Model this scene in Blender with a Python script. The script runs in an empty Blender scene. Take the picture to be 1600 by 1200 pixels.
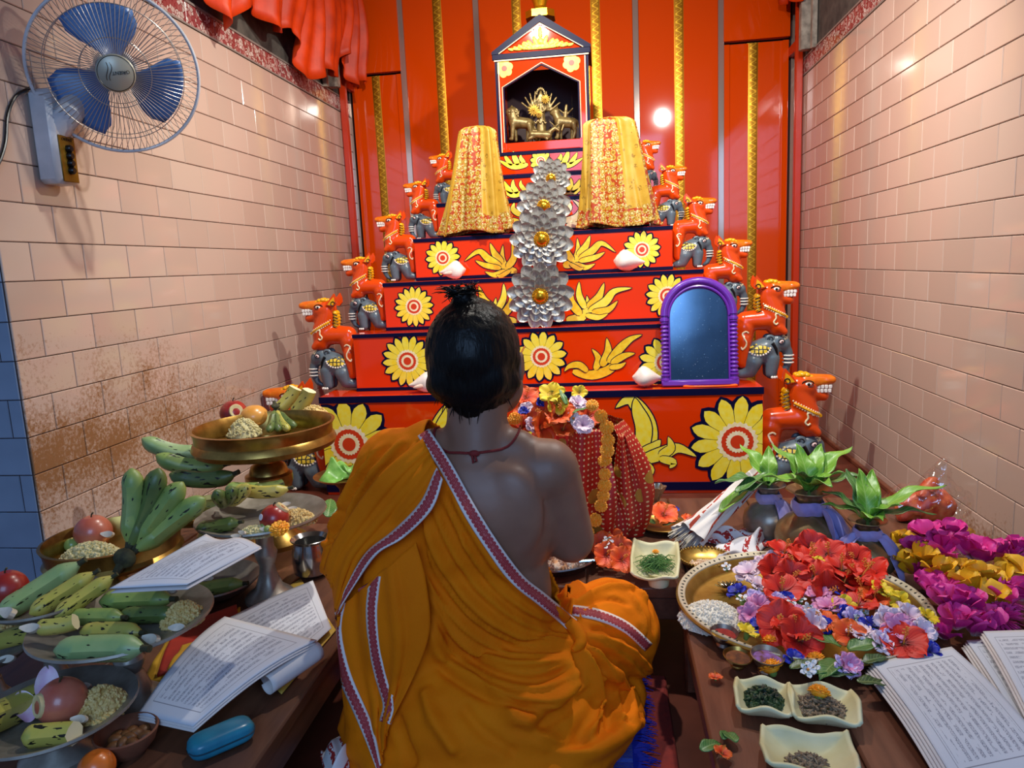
import bpy, bmesh, math, random
import numpy as np
from mathutils import Vector, Matrix, Euler, noise
from mathutils.bvhtree import BVHTree
PI = math.pi
rnd = random.Random(7)
SC = bpy.context.scene
COL = SC.collection

# ------------------------------------------------------------------ camera
CAM_H = 0.92
FPX = 1134.9
YAW, PITCH, ROLL = -0.1333, 0.1612, -0.0466
def _rot():
    cy, sy, cp, sp, cr, sr = math.cos(YAW), math.sin(YAW), math.cos(PITCH), math.sin(PITCH), math.cos(ROLL), math.sin(ROLL)
    fwd = Vector((sy*cp, cy*cp, -sp)); right = Vector((cy, -sy, 0)); up = right.cross(fwd)
    return cr*right+sr*up, -sr*right+cr*up, fwd
CR, CU, CF = _rot()
cam = bpy.data.cameras.new('camera'); cam_o = bpy.data.objects.new('camera', cam); COL.objects.link(cam_o)
cam.sensor_fit = 'HORIZONTAL'; cam.sensor_width = 36.0; cam.lens = FPX/1600*36; cam.clip_start = .02
mw = Matrix.Identity(4)
for i in range(3):
    mw[i][0] = CR[i]; mw[i][1] = CU[i]; mw[i][2] = -CF[i]
mw[2][3] = CAM_H
cam_o.matrix_world = mw
SC.camera = cam_o
CAMP = Vector((0, 0, CAM_H))
def ray(x, y): return CR*((x-800)/FPX) - CU*((y-600)/FPX) + CF
def atY(x, y, Y): d = ray(x, y); return CAMP + d*(Y/d.y)
def atX(x, y, X): d = ray(x, y); return CAMP + d*(X/d.x)
def atZ(x, y, Z): d = ray(x, y); return CAMP + d*((Z-CAM_H)/d.z)
# metres covered by one photo pixel at distance Y
def mpp(Y): return Y/FPX/1.0

# ------------------------------------------------------------------ world, lamps, exposure
SC.view_settings.view_transform = 'Standard'; SC.view_settings.look = 'None'
SC.view_settings.exposure = 0.26; SC.view_settings.gamma = 1.0
SC.view_settings.use_curve_mapping = False
wd = bpy.data.worlds.new('world'); SC.world = wd; wd.use_nodes = True
bg = wd.node_tree.nodes['Background']; bg.inputs[0].default_value = (.30, .45, .80, 1); bg.inputs[1].default_value = .34
def lamp(name, kind, loc, target, power, color, **kw):
    l = bpy.data.lights.new(name, kind); l.energy = power; l.color = color
    for k, v in kw.items(): setattr(l, k, v)
    o = bpy.data.objects.new(name, l); COL.objects.link(o); o.location = loc
    o.rotation_euler = (Vector(target)-Vector(loc)).to_track_quat('-Z', 'Y').to_euler()
    return o
lamp('spot_lamp_shrine', 'SPOT', (-.38, 2.15, 2.38), (-.25, 3.2, .75), 112, (1, .94, .84), spot_size=2.8, spot_blend=.8, shadow_soft_size=.028)
lamp('spot_lamp_panel', 'SPOT', (.52, 2.1, 2.12), (-.15, 3.2, .5), 84, (1, .97, .91), spot_size=2.8, spot_blend=.8, shadow_soft_size=.028)
lamp('door_daylight', 'AREA', (.1, -1.6, 1.9), (-.05, 1.6, .2), 34, (.34, .58, 1.0), shape='RECTANGLE', size=1.4, size_y=1.4)

# ------------------------------------------------------------------ materials
def lin(c):
    if isinstance(c, str):
        c = c.lstrip('#'); c = [int(c[i:i+2], 16)/255 for i in (0, 2, 4)]
        return tuple(((v/12.92) if v <= .04045 else ((v+.055)/1.055)**2.4) for v in c)
    return tuple(c)
MATS = {}
class N:
    def __init__(s, name):
        s.m = bpy.data.materials.new(name); s.m.use_nodes = True; s.t = s.m.node_tree
        s.b = s.t.nodes['Principled BSDF']; MATS[name] = s.m
    def n(s, typ, ins=None, **kw):
        nd = s.t.nodes.new(typ)
        for k, v in kw.items(): setattr(nd, k, v)
        for k, v in (ins or {}).items(): s.set(nd, k, v)
        return nd
    def set(s, nd, k, v):
        sock = nd.inputs[k]
        if isinstance(v, bpy.types.NodeSocket): s.t.links.new(v, sock)
        elif isinstance(v, bpy.types.Node): s.t.links.new(v.outputs[0], sock)
        else: sock.default_value = v
    def p(s, **kw):
        for k, v in kw.items():
            k = k.replace('_', ' ')
            s.set(s.b, k, v)
    def math(s, op, a, b=0.0, c=None):
        nd = s.n('ShaderNodeMath', operation=op); s.set(nd, 0, a); s.set(nd, 1, b)
        if c is not None: s.set(nd, 2, c)
        return nd.outputs[0]
    def mix(s, f, a, b):
        nd = s.n('ShaderNodeMix', data_type='RGBA'); s.set(nd, 0, f)
        for i, v in ((6, a), (7, b)):
            if isinstance(v, (str, tuple, list)): v = lin(v)+(1,) if isinstance(v, str) else tuple(v)[:3]+(1,)
            s.set(nd, i, v)
        return nd.outputs[2]
    def ramp(s, f, stops, interp='LINEAR'):
        nd = s.n('ShaderNodeValToRGB'); cr = nd.color_ramp; cr.interpolation = interp
        while len(cr.elements) < len(stops): cr.elements.new(.5)
        for e, (p, c) in zip(cr.elements, stops):
            e.position = p; e.color = lin(c)+(1,) if isinstance(c, str) else (c, c, c, 1) if isinstance(c, (int, float)) else tuple(c)+(1,)
        s.set(nd, 0, f); return nd.outputs[0]
    def coord(s, which='Object'): return s.n('ShaderNodeTexCoord').outputs[which]
    def noise(s, scale=5, detail=3, vec=None, rough=.5, w=None):
        nd = s.n('ShaderNodeTexNoise'); s.set(nd, 'Scale', scale); s.set(nd, 'Detail', detail); s.set(nd, 'Roughness', rough)
        s.set(nd, 'Vector', vec if vec is not None else s.coord()); return nd.outputs[0]
    def vor(s, scale=5, vec=None, feature='F1', out=0, rnd_=1.0):
        nd = s.n('ShaderNodeTexVoronoi', feature=feature); s.set(nd, 'Scale', scale); s.set(nd, 'Randomness', rnd_)
        s.set(nd, 'Vector', vec if vec is not None else s.coord()); return nd.outputs[out]
    def bump(s, h, strength=.3, dist=.002):
        nd = s.n('ShaderNodeBump'); s.set(nd, 'Height', h); s.set(nd, 'Strength', strength); s.set(nd, 'Distance', dist)
        s.set(s.b, 'Normal', nd.outputs[0])
    def sep(s, vec):
        nd = s.n('ShaderNodeSeparateXYZ'); s.set(nd, 0, vec); return nd.outputs
def M(name, c1, c2=None, rough=.5, metal=0., scale=30, bump=0., bscale=None, coat=0., sss=0., sheen=0., trans=0., alpha=1., detail=3, lo=.35, hi=.65, spec=.5, bdist=.002):
    if name in MATS: return MATS[name]
    n = N(name)
    if c2 is None: n.p(Base_Color=lin(c1)+(1,))
    else: n.p(Base_Color=n.ramp(n.noise(scale, detail), [(lo, c1), (hi, c2)]))
    n.p(Roughness=rough, Metallic=metal); n.set(n.b, 'Specular IOR Level', spec)
    if coat: n.p(Coat_Weight=coat, Coat_Roughness=.06)
    if sheen: n.p(Sheen_Weight=sheen)
    if trans: n.p(Transmission_Weight=trans)
    if sss: n.p(Subsurface_Weight=sss, Subsurface_Radius=(.01, .004, .002))
    if alpha < 1: n.p(Alpha=alpha)
    if bump: n.bump(n.noise(bscale or scale*2, 4), bump, bdist)
    return n.m

# ------------------------------------------------------------------ mesh building
class MB:
    def __init__(s): s.v = []; s.f = []; s.mi = []; s.uv = {}; s.flat = set()
    def add(s, vs, fs, mi=0, uv=None, flat=False):
        o = len(s.v); s.v.extend([tuple(p) for p in vs])
        for k, f in enumerate(fs):
            if flat: s.flat.add(len(s.f))
            if uv is not None: s.uv[len(s.f)] = [uv[i] for i in f]
            s.f.append(tuple(i+o for i in f)); s.mi.append(mi)
        return s
    def box(s, c, d, mi=0, rot=None, bev=0):
        c = Vector(c); x, y, z = d[0]/2, d[1]/2, d[2]/2
        if bev:
            b = min(bev, x*.9, y*.9, z*.9); vs = []; idx = {}
            for sx in (-1, 1):
                for sy in (-1, 1):
                    for sz in (-1, 1):
                        for ax in range(3):
                            p = [sx*(x-b), sy*(y-b), sz*(z-b)]; p[ax] = (sx*x, sy*y, sz*z)[ax]
                            idx[(sx, sy, sz, ax)] = len(vs); vs.append(Vector(p))
            fs = []
            for ax in range(3):
                o1, o2 = [a for a in range(3) if a != ax]
                for sg in (-1, 1):
                    q = []
                    for a, b_ in ((-1, -1), (1, -1), (1, 1), (-1, 1)):
                        k = [0, 0, 0]; k[ax] = sg; k[o1] = a; k[o2] = b_; q.append(idx[(*k, ax)])
                    fs.append(q if (sg > 0) == (ax != 1) else q[::-1])
            for ax in range(3):           # edges along ax
                o1, o2 = [a for a in range(3) if a != ax]
                for a in (-1, 1):
                    for b_ in (-1, 1):
                        k0 = [0, 0, 0]; k0[o1] = a; k0[o2] = b_; k1 = list(k0); k0[ax] = -1; k1[ax] = 1
                        q = [idx[(*k0, o1)], idx[(*k1, o1)], idx[(*k1, o2)], idx[(*k0, o2)]]
                        fs.append(q if (a*b_ > 0) != (ax != 1) else q[::-1])
            for sx in (-1, 1):
                for sy in (-1, 1):
                    for sz in (-1, 1):
                        q = [idx[(sx, sy, sz, a)] for a in range(3)]
                        fs.append(q if sx*sy*sz > 0 else q[::-1])
        else:
            vs = [Vector((sx*x, sy*y, sz*z)) for sx in (-1, 1) for sy in (-1, 1) for sz in (-1, 1)]
            fs = [(0, 1, 3, 2), (4, 6, 7, 5), (0, 4, 5, 1), (2, 3, 7, 6), (0, 2, 6, 4), (1, 5, 7, 3)]
        if rot is not None: vs = [rot @ v for v in vs]
        return s.add([v+c for v in vs], fs, mi, flat=True)
    def lathe(s, prof, n=32, c=(0, 0, 0), mi=0, rot=None, wob=None, cap=True):
        c = Vector(c); vs = []; fs = []
        for j, (r, z) in enumerate(prof):
            for i in range(n):
                a = 2*PI*i/n; rr = r*(wob(a, j) if wob else 1)
                p = Vector((rr*math.cos(a), rr*math.sin(a), z)); vs.append((rot @ p if rot is not None else p)+c)
        for j in range(len(prof)-1):
            for i in range(n):
                k = (i+1) % n; fs.append((j*n+i, j*n+k, (j+1)*n+k, (j+1)*n+i))
        if cap:
            if prof[0][0] > 1e-6: fs.append(tuple(range(n))[::-1])
            if prof[-1][0] > 1e-6: fs.append(tuple((len(prof)-1)*n+i for i in range(n)))
        return s.add(vs, fs, mi)
    def tube(s, pts, rad, n=8, mi=0, cap=True, flatten=None, up=None):
        pts = [Vector(p) for p in pts]; m = len(pts)
        if not hasattr(rad, '__len__'): rad = [rad]*m
        vs = []; fs = []; prev = None
        for j in range(m):
            t = (pts[min(j+1, m-1)]-pts[max(j-1, 0)]).normalized()
            if prev is None:
                a = Vector(up) if up else (Vector((0, 0, 1)) if abs(t.z) < .9 else Vector((1, 0, 0)))
            else: a = prev
            u = (a-t*a.dot(t)).normalized(); w = t.cross(u); prev = u
            for i in range(n):
                an = 2*PI*i/n
                vs.append(pts[j]+u*(rad[j]*math.cos(an)*(flatten or 1))+w*(rad[j]*math.sin(an)))
        for j in range(m-1):
            for i in range(n):
                k = (i+1) % n; fs.append((j*n+i, j*n+k, (j+1)*n+k, (j+1)*n+i))
        if cap: fs.append(tuple(range(n))[::-1]); fs.append(tuple((m-1)*n+i for i in range(n)))
        return s.add(vs, fs, mi)
    def ell(s, c, r, nu=16, nv=10, mi=0, rot=None):
        if not hasattr(r, '__len__'): r = (r, r, r)
        c = Vector(c); vs = []; fs = []
        for j in range(1, nv):
            ph = PI*j/nv
            for i in range(nu):
                a = 2*PI*i/nu
                vs.append(Vector((r[0]*math.sin(ph)*math.cos(a), r[1]*math.sin(ph)*math.sin(a), r[2]*math.cos(ph))))
        vs += [Vector((0, 0, r[2])), Vector((0, 0, -r[2]))]; T, B = len(vs)-2, len(vs)-1
        for j in range(nv-2):
            for i in range(nu):
                k = (i+1) % nu; fs.append((j*nu+i, (j+1)*nu+i, (j+1)*nu+k, j*nu+k))
        for i in range(nu):
            k = (i+1) % nu; fs.append((T, i, k)); fs.append((B, (nv-2)*nu+k, (nv-2)*nu+i))
        if rot is not None: vs = [rot @ v for v in vs]
        return s.add([v+c for v in vs], fs, mi)
    def cone(s, a, b, ra, rb, n=8, mi=0): return s.tube([a, b], [ra, rb], n, mi)
    def grid(s, fn, nu, nv, mi=0, uvs=True):
        vs = []; uv = []; fs = []
        for j in range(nv+1):
            for i in range(nu+1):
                u, v = i/nu, j/nv; vs.append(fn(u, v)); uv.append((u, v))
        for j in range(nv):
            for i in range(nu):
                a = j*(nu+1)+i; fs.append((a, a+1, a+nu+2, a+nu+1))
        return s.add(vs, fs, mi, uv if uvs else None)
    def poly(s, pts, mi=0): return s.add(pts, [tuple(range(len(pts)))], mi, flat=True)
    def prism(s, pts, vec, mi=0, mside=None):
        vec = Vector(vec); n = len(pts); a = [Vector(p) for p in pts]; b = [p+vec for p in a]
        s.add(a+b, [tuple(range(n))[::-1], tuple(range(n, 2*n))], mi, flat=True)
        s.add(a+b, [(i, (i+1) % n, n+(i+1) % n, n+i) for i in range(n)], mi if mside is None else mside, flat=True); return s
    def xf(s, m):
        s.v = [tuple(m @ Vector(p)) for p in s.v]; return s
    def mesh(s, name, mats, angle=40, smooth=True):
        me = bpy.data.meshes.new(name); me.from_pydata(s.v, [], s.f)
        if not isinstance(mats, (list, tuple)): mats = [mats]
        for m in mats: me.materials.append(m)
        me.polygons.foreach_set('material_index', s.mi)
        if s.uv:
            uvl = me.uv_layers.new(name='UVMap'); k = 0; arr = np.zeros(len(me.loops)*2)
            for p in range(len(s.f)):
                for q in range(len(s.f[p])):
                    if p in s.uv: arr[2*k:2*k+2] = s.uv[p][q]
                    k += 1
            uvl.data.foreach_set('uv', arr)
        me.validate(); me.update()
        if smooth:
            me.shade_smooth(); me.set_sharp_from_angle(angle=math.radians(angle))
        return me
    def build(s, name, mats, parent=None, loc=None, angle=40, **kw):
        return obj(name, s.mesh(name, mats, angle), parent, loc, **kw)
def obj(name, me, parent=None, loc=None, rot=None, scale=None, **kw):
    o = bpy.data.objects.new(name, me); COL.objects.link(o)
    if parent is not None: o.parent = parent
    if loc is not None: o.location = loc
    if rot is not None: o.rotation_euler = rot
    if scale is not None: o.scale = scale if hasattr(scale, '__len__') else (scale,)*3
    tag(o, **kw); return o
def tag(o, label=None, cat=None, group=None, kind=None):
    if label: o['label'] = label
    if cat: o['category'] = cat
    if group: o['group'] = group
    if kind: o['kind'] = kind
    return o
def thing(name, loc, label, cat, rot=None, scale=None, group=None):
    return obj(name, None, None, loc, rot, scale, label=label, cat=cat, group=group)
def copy_tree(o, parent=None):
    c = o.copy(); COL.objects.link(c); c.parent = parent
    for ch in list(o.children): copy_tree(ch, c)
    return c
def place(root, loc, rot=None, scale=None, label=None, group=None):
    c = copy_tree(root); c.location = loc
    if rot is not None: c.rotation_euler = rot
    if scale is not None: c.scale = scale if hasattr(scale, '__len__') else (scale,)*3
    if label: c['label'] = label
    if group: c['group'] = group
    return c
class First:
    """hands out the prototype itself first, then copies of it"""
    def __init__(s, root): s.root = root; s.used = False
    def __call__(s, loc, rot=None, scale=None, label=None, group=None):
        if s.used: return place(s.root, loc, rot, scale, label, group)
        s.used = True; c = s.root; c.location = loc
        if rot is not None: c.rotation_euler = rot
        if scale is not None: c.scale = scale if hasattr(scale, '__len__') else (scale,)*3
        if label: c['label'] = label
        if group: c['group'] = group
        return c
def struct(o): o['kind'] = 'structure'; return o

def blob_mesh(caps, voxel, smooth=4, ells=()):
    """union of tapered capsules [(a, b, ra, rb)] and ellipsoids [(c, r, rot)] fused into one skin"""
    mb = MB()
    for a, b, ra, rb in caps:
        a, b = Vector(a), Vector(b); L = (b-a).length; k = max(2, int(L/(min(ra, rb)*.35))+1); k = min(k, 14)
        for i in range(k+1):
            t = i/k; mb.ell(a.lerp(b, t), ra+(rb-ra)*t, 14, 9)
    for e in ells: mb.ell(e[0], e[1], 20, 12, rot=e[2] if len(e) > 2 else None)
    me = mb.mesh('blob_tmp', [], smooth=False)
    o = bpy.data.objects.new('blob_tmp', me); COL.objects.link(o)
    r = o.modifiers.new('r', 'REMESH'); r.mode = 'VOXEL'; r.voxel_size = voxel
    if smooth:
        sm = o.modifiers.new('s', 'SMOOTH'); sm.iterations = smooth; sm.factor = .5
    dg = bpy.context.evaluated_depsgraph_get()
    out = bpy.data.meshes.new_from_object(o.evaluated_get(dg))
    bpy.data.objects.remove(o); bpy.data.meshes.remove(me)
    out.shade_smooth(); return out
def bvh_of(me):
    n = len(me.vertices); co = np.empty(n*3); me.vertices.foreach_get('co', co); co = co.reshape(-1, 3)
    return BVHTree.FromPolygons([tuple(p) for p in co], [tuple(p.vertices) for p in me.polygons])
def mats_on(me, mats):
    me.materials.clear()
    for m in (mats if isinstance(mats, (list, tuple)) else [mats]): me.materials.append(m)
    return me
def smoothstep(a, b, x):
    t = max(0, min(1, (x-a)/(b-a))); return t*t*(3-2*t)
def catmull(pts, k=6):
    P = [Vector(p) for p in pts]; out = []
    for i in range(len(P)-1):
        p0, p1, p2, p3 = P[max(i-1, 0)], P[i], P[i+1], P[min(i+2, len(P)-1)]
        for j in range(k):
            t = j/k; out.append(.5*((2*p1)+(p2-p0)*t+(2*p0-5*p1+4*p2-p3)*t*t+(3*p1-p0-3*p2+p3)*t**3))
    out.append(P[-1]); return out
# ------------------------------------------------------------------ the room
XL, XR, YB, YE, ZC = -1.49, 1.068, 4.40, 1.658, 2.75
TW, TH, GAP = .1966, .1, .0022
def tile_material():
    n = N('tile_glazed_pink')
    oi = n.n('ShaderNodeObjectInfo'); pos = n.n('ShaderNodeNewGeometry').outputs[0]
    base = n.ramp(oi.outputs['Random'], [(0, '#bca393'), (.5, '#c2a999'), (1, '#c8b0a0')])
    # brown splash stains low on the left wall near the offerings, and along the right skirting
    s = n.sep(pos)
    fine = n.noise(95, 5, pos, .75); big = n.noise(5, 2, pos)
    nearl = n.math('MULTIPLY', n.math('SUBTRACT', 1.0, n.math('DIVIDE', n.math('ABSOLUTE', n.math('SUBTRACT', s[2], .45)), .36)), n.math('LESS_THAN', s[0], -1.2))
    nearl = n.math('SUBTRACT', nearl, n.math('MAXIMUM', 0.0, n.math('SUBTRACT', s[1], 2.2)))
    lowr = n.math('MULTIPLY', n.math('SUBTRACT', 1.0, n.math('DIVIDE', s[2], .2)), n.math('LESS_THAN', s[1], 2.6))
    wet = n.math('MAXIMUM', nearl, n.math('MAXIMUM', lowr, 0.0))
    amt = n.math('ADD', n.math('MULTIPLY', fine, .9), n.math('MULTIPLY', big, .45))
    msk = n.ramp(n.math('ADD', amt, n.math('MULTIPLY', wet, .36)), [(.80, 0.0), (1.0, 1.0)])
    msk = n.math('MULTIPLY', msk, n.math('GREATER_THAN', wet, .01))
    n.p(Base_Color=n.mix(msk, base, '#8d6340'), Roughness=n.math('ADD', .10, n.math('MULTIPLY', msk, .35)))
    n.bump(n.noise(9, 2, pos), .06, .004)
    return n.m
MT_TILE = tile_material()
MT_TILEB = M('tile_daylight_tint', '#8090a4', '#8b9bb0', rough=.15, scale=6)  # return wall tiles: blue cast of the daylight mixed into their base colour
MT_GROUT = M('dark_joint', '#3a2a24', rough=.9)
def band_material():
    n = N('border_tile_floral'); pos = n.n('ShaderNodeNewGeometry').outputs[0]
    c = n.vor(58, pos, out=1); e = n.vor(58, pos, 'DISTANCE_TO_EDGE')
    cs = n.sep(c)
    col = n.ramp(cs[0], [(0, '#c9b8ae'), (.4, '#b8a298'), (.55, '#8f4444'), (.75, '#9c5c58'), (.85, '#b98a84')], 'CONSTANT')
    col = n.mix(n.math('LESS_THAN', e, .06), col, '#7a2226')
    n.p(Base_Color=col, Roughness=.2); return n.m
MT_BAND = band_material()
MT_CONC = M('raw_cement', '#5c564e', '#3f3a35', rough=.9, scale=14, bump=.5, bscale=40)
MT_FLOOR = M('floor_brown_stone', '#6a3526', '#56291d', rough=.35, scale=9, bump=.1)
_tiles = {}
def tile_mesh(w, h, mat=None, name='tile'):
    k = (round(w, 3), round(h, 3), name)
    if k in _tiles: return _tiles[k]
    d, b = .006, .0018; x, y = w/2, h/2
    vs = [(-x, -y, 0), (x, -y, 0), (x, y, 0), (-x, y, 0), (-x, -y, d-b), (x, -y, d-b), (x, y, d-b), (-x, y, d-b), (-x+b, -y+b, d), (x-b, -y+b, d), (x-b, y-b, d), (-x+b, y-b, d)]
    fs = [(8, 9, 10, 11)]+[(i, (i+1) % 4, 4+(i+1) % 4, 4+i) for i in range(4)]+[(4+i, 4+(i+1) % 4, 8+(i+1) % 4, 8+i) for i in range(4)]
    me = MB().add(vs, fs, flat=True).mesh(name, mat or MT_TILE, angle=20); _tiles[k] = me; return me
def tile_wall(parent, org, du, nrm, u0, u1, joints, rows, mat=None, nm='tile', zmin=0.0):
    """rows: list of (z0, z1, offset of first joint)"""
    up = Vector((0, 0, 1)); du = Vector(du); nrm = Vector(nrm)
    R = Matrix((du, up, nrm)).transposed().to_4x4()
    for z0, z1, off in rows:
        k = math.floor((u0-off)/joints); a = off+k*joints
        while a < u1-1e-4:
            s, e = max(a, u0), min(a+joints, u1)
            if e-s > .006:
                za = max(z0, zmin)
                me = tile_mesh(e-s-GAP, z1-za-GAP, mat, nm)
                o = obj(nm, me, parent)
                j = R.copy(); p = Vector(org)+du*((s+e)/2)+up*((za+z1)/2)
                tilt = Matrix.Rotation(rnd.gauss(0, .0016), 4, 'X') @ Matrix.Rotation(rnd.gauss(0, .0016), 4, 'Y')
                o.matrix_local = Matrix.Translation(p) @ R @ tilt
            a += joints
# left wall (plane at XL) with its outside corner at YE
w = MB()
w.box((XL-.05, (YE+YB)/2, 1.92/2), (.1-.006, YB-YE, 1.92))
w.box((XL-.05, (YE+YB)/2, (1.92+ZC)/2), (.1-.012, YB-YE, ZC-1.92), 1)
wall_left = struct(w.build('wall_left', [MT_GROUT, MT_CONC]))
rowsL = [(1.138-.1*(i+1), 1.138-.1*i, 1.757+(.0983 if i % 2 == 0 else 0)) for i in range(-7, 12)]
tile_wall(wall_left, (XL-.004, 0, 0), (0, 1, 0), (1, 0, 0), YE, YB, TW, rowsL)
# right wall
w = MB()
w.box((XR+.05, (1.1+YB)/2, 1.92/2), (.1-.006, YB-1.1, 1.92))
w.box((XR+.05, (1.1+YB)/2, (1.92+ZC)/2), (.1-.012, YB-1.1, ZC-1.92), 1)
wall_right = struct(w.build('wall_right', [MT_GROUT, MT_CONC]))
rowsR = [(.938-.1*(i+1), .938-.1*i, 2.107+(.0983 if i % 2 else 0)) for i in range(-9, 10)]
tile_wall(wall_right, (XR+.004, 0, 0), (0, -1, 0), (-1, 0, 0), -YB, -1.1, TW, [(a, b, -c) for a, b, c in rowsR])
# return wall at the left, facing the doorway
w = MB(); w.box((-2.05, YE+.05, ZC/2), (1.12, .088, ZC))
wall_front = struct(w.build('wall_front', MT_GROUT))
tile_wall(wall_front, (0, YE+.004, 0), (1, 0, 0), (0, -1, 0), -2.3, XL-.004, TW, [(a, b, -1.532-(.0983 if k % 2 else 0)) for k, (a, b, c) in enumerate(rowsL)], MT_TILEB, 'daylight_tinted_tile')
# floral border tiles at the top
for par, X, nx in ((wall_left, XL, 1), (wall_right, XR, -1)):
    y = YE if nx > 0 else 1.1
    R = Matrix(((0, nx, 0), (0, 0, 1), (nx, 0, 0))).transposed().to_4x4()
    while y < YB-.01:
        e = min(y+.2, YB)
        o = obj('border_tile', tile_mesh(e-y-.002, .078, MT_BAND, 'border_tile'), par)
        o.matrix_local = Matrix.Translation((X-nx*.004, (y+e)/2, 1.838+.045)) @ R
        y += .2
    m = MB(); m.box((X+nx*.002, ((YE if nx > 0 else 1.1)+YB)/2, 1.843), (.006, YB-(YE if nx > 0 else 1.1), .007)); m.box((X+nx*.002, ((YE if nx > 0 else 1.1)+YB)/2, 1.925), (.008, YB-(YE if nx > 0 else 1.1), .008))
    m.build('border_strip', M('grey_stone_strip', '#8b8078', rough=.4), par)
# floor and ceiling
m = MB(); m.box((-.35, 1.3, -.05), (4.0, 6.4, .1)); struct(m.build('floor', MT_FLOOR))
m = MB(); m.box((-.35, 2.0, ZC+.05), (4.0, 5.0, .1)); struct(m.build('ceiling', M('pale_plaster', '#a89c90', rough=.9)))
# skirting slab at the foot of the right wall
m = MB(); m.box((XR-.012, 2.75, .009), (.02, 3.3, .018), bev=.003); struct(m.build('baseboard_right', M('stone_skirting', '#7a4a34', '#6a3c2a', rough=.3, scale=12)))

# ------------------------------------------------------------------ red back wall
def lam(name, c):
    n = N(name); n.p(Base_Color=lin(c)+(1,), Roughness=.06); n.set(n.b, 'Specular IOR Level', .5)
    n.bump(n.noise(7, 2), .03, .004); return n.m
MT_RED = lam('red_laminate', '#cf4204')
MT_STEEL = M('mirror_steel', '#bda79a', rough=.12, metal=.65)
def gold_strip_material():
    n = N('embossed_gold_strip'); uv = n.coord('UV'); s = n.sep(uv)
    # scrolling vine in the middle, beaded edges; u across, v in metres along
    ph = n.math('MULTIPLY', s[1], 150.0)
    wave = n.math('ADD', .5, n.math('MULTIPLY', n.math('SINE', ph), .14))
    d = n.math('ABSOLUTE', n.math('SUBTRACT', s[0], wave))
    vine = n.math('LESS_THAN', d, .05)
    wave2 = n.math('SUBTRACT', .5, n.math('MULTIPLY', n.math('SINE', n.math('MULTIPLY', s[1], 300.0)), .16))
    vine2 = n.math('LESS_THAN', n.math('ABSOLUTE', n.math('SUBTRACT', s[0], wave2)), .03)
    bead = n.math('MULTIPLY', n.math('GREATER_THAN', n.math('ABSOLUTE', n.math('SUBTRACT', s[0], .5)), .40), n.math('GREATER_THAN', n.math('SINE', n.math('MULTIPLY', s[1], 700.0)), -.2))
    edge = n.math('LESS_THAN', n.math('ABSOLUTE', n.math('SUBTRACT', n.math('ABSOLUTE', n.math('SUBTRACT', s[0], .5)), .30)), .045)
    h = n.math('MAXIMUM', n.math('MAXIMUM', vine, vine2), n.math('MAXIMUM', bead, edge))
    n.p(Base_Color=n.mix(h, '#a06a10', '#dca62a'), Metallic=.75, Roughness=.34); n.bump(h, .6, .004)
    return n.m
MT_GOLDS = gold_strip_material()
bk = MB(); bk.box((-.21, YB+.06, ZC/2), (2.56+.2, .08, ZC))
wall_back = struct(bk.build('wall_back', M('dark_board', '#3a120a', rough=.8)))
def xw(px, py=150): return atY(px, py, YB-.01).x
def vstrip(x0, x1, z0, z1, y, d, mat, name):
    m = MB(); m.box(((x0+x1)/2, y+d/2, (z0+z1)/2), (x1-x0, d, z1-z0), bev=.0015); return m.build(name, mat, wall_back)
def goldstrip(px, py, z0, z1, wpx=24, y=YB-.014):
    c = xw(px, py); wd_ = wpx*YB/FPX
    m = MB(); N_ = 8
    def fn(u, v):
        b = .006*math.sin(PI*u)
        return (c+(u-.5)*wd_, y-b, z0+(z1-z0)*v)
    m.grid(fn, N_, 1)
    for f in m.uv: m.uv[f] = [(a, b*(z1-z0)) for a, b in m.uv[f]]
    m.box((c, y+.004, (z0+z1)/2), (wd_, .008, z1-z0))
    return m.build('gold_strip', MT_GOLDS, wall_back)
seams = [xw(552, 200), xw(628, 60), xw(746, 60), xw(993, 60), xw(1126, 60), xw(1236, 60)]
ztopL = atY(585, 117, YB).z; ztopR = atY(1186, 64, YB).z
# main panels
tops = [(seams[0], seams[1]), (seams[1], seams[2]), (seams[2], seams[3]), (seams[3], seams[4]), (seams[4], seams[5])]
for k, (a, b) in enumerate(tops):
    if k in (0, 4):
        zt = ztopL if k == 0 else ztopR
        vstrip(a+.012, b-.012, zt, ZC, YB-.045, .045, MT_RED, 'upper_panel')
        vstrip(a+.012, b-.012, 0, zt-.012, YB-.018, .018, MT_RED, 'door_panel')
        for q in (a+.03, b-.03): vstrip(q-.016, q+.016, 0, zt-.012, YB-.026, .02, MT_RED, 'door_stile')
    else:
        vstrip(a+.016, b-.016, 0, ZC, YB-.018, .018, MT_RED, 'panel')
for sx in seams[1:5]: vstrip(sx-.016, sx+.016, 0, ZC, YB-.030, .03, MT_STEEL, 'steel_strip')
for sx, sg in ((seams[0], -1), (seams[5], 1)):
    e = XL if sg < 0 else XR
    vstrip(min(sx, e)+.002, max(sx, e)-.002, 0, ZC, YB-.012, .012, MT_STEEL, 'steel_strip')
for px, py in ((689, 120), (806, 5), (931, 60), (1061, 120)): goldstrip(px, py, 0, ZC, 25)
goldstrip(593, 200, 0, ztopL-.012, 23); goldstrip(1176, 150, 0, ztopR-.012, 25)
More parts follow.
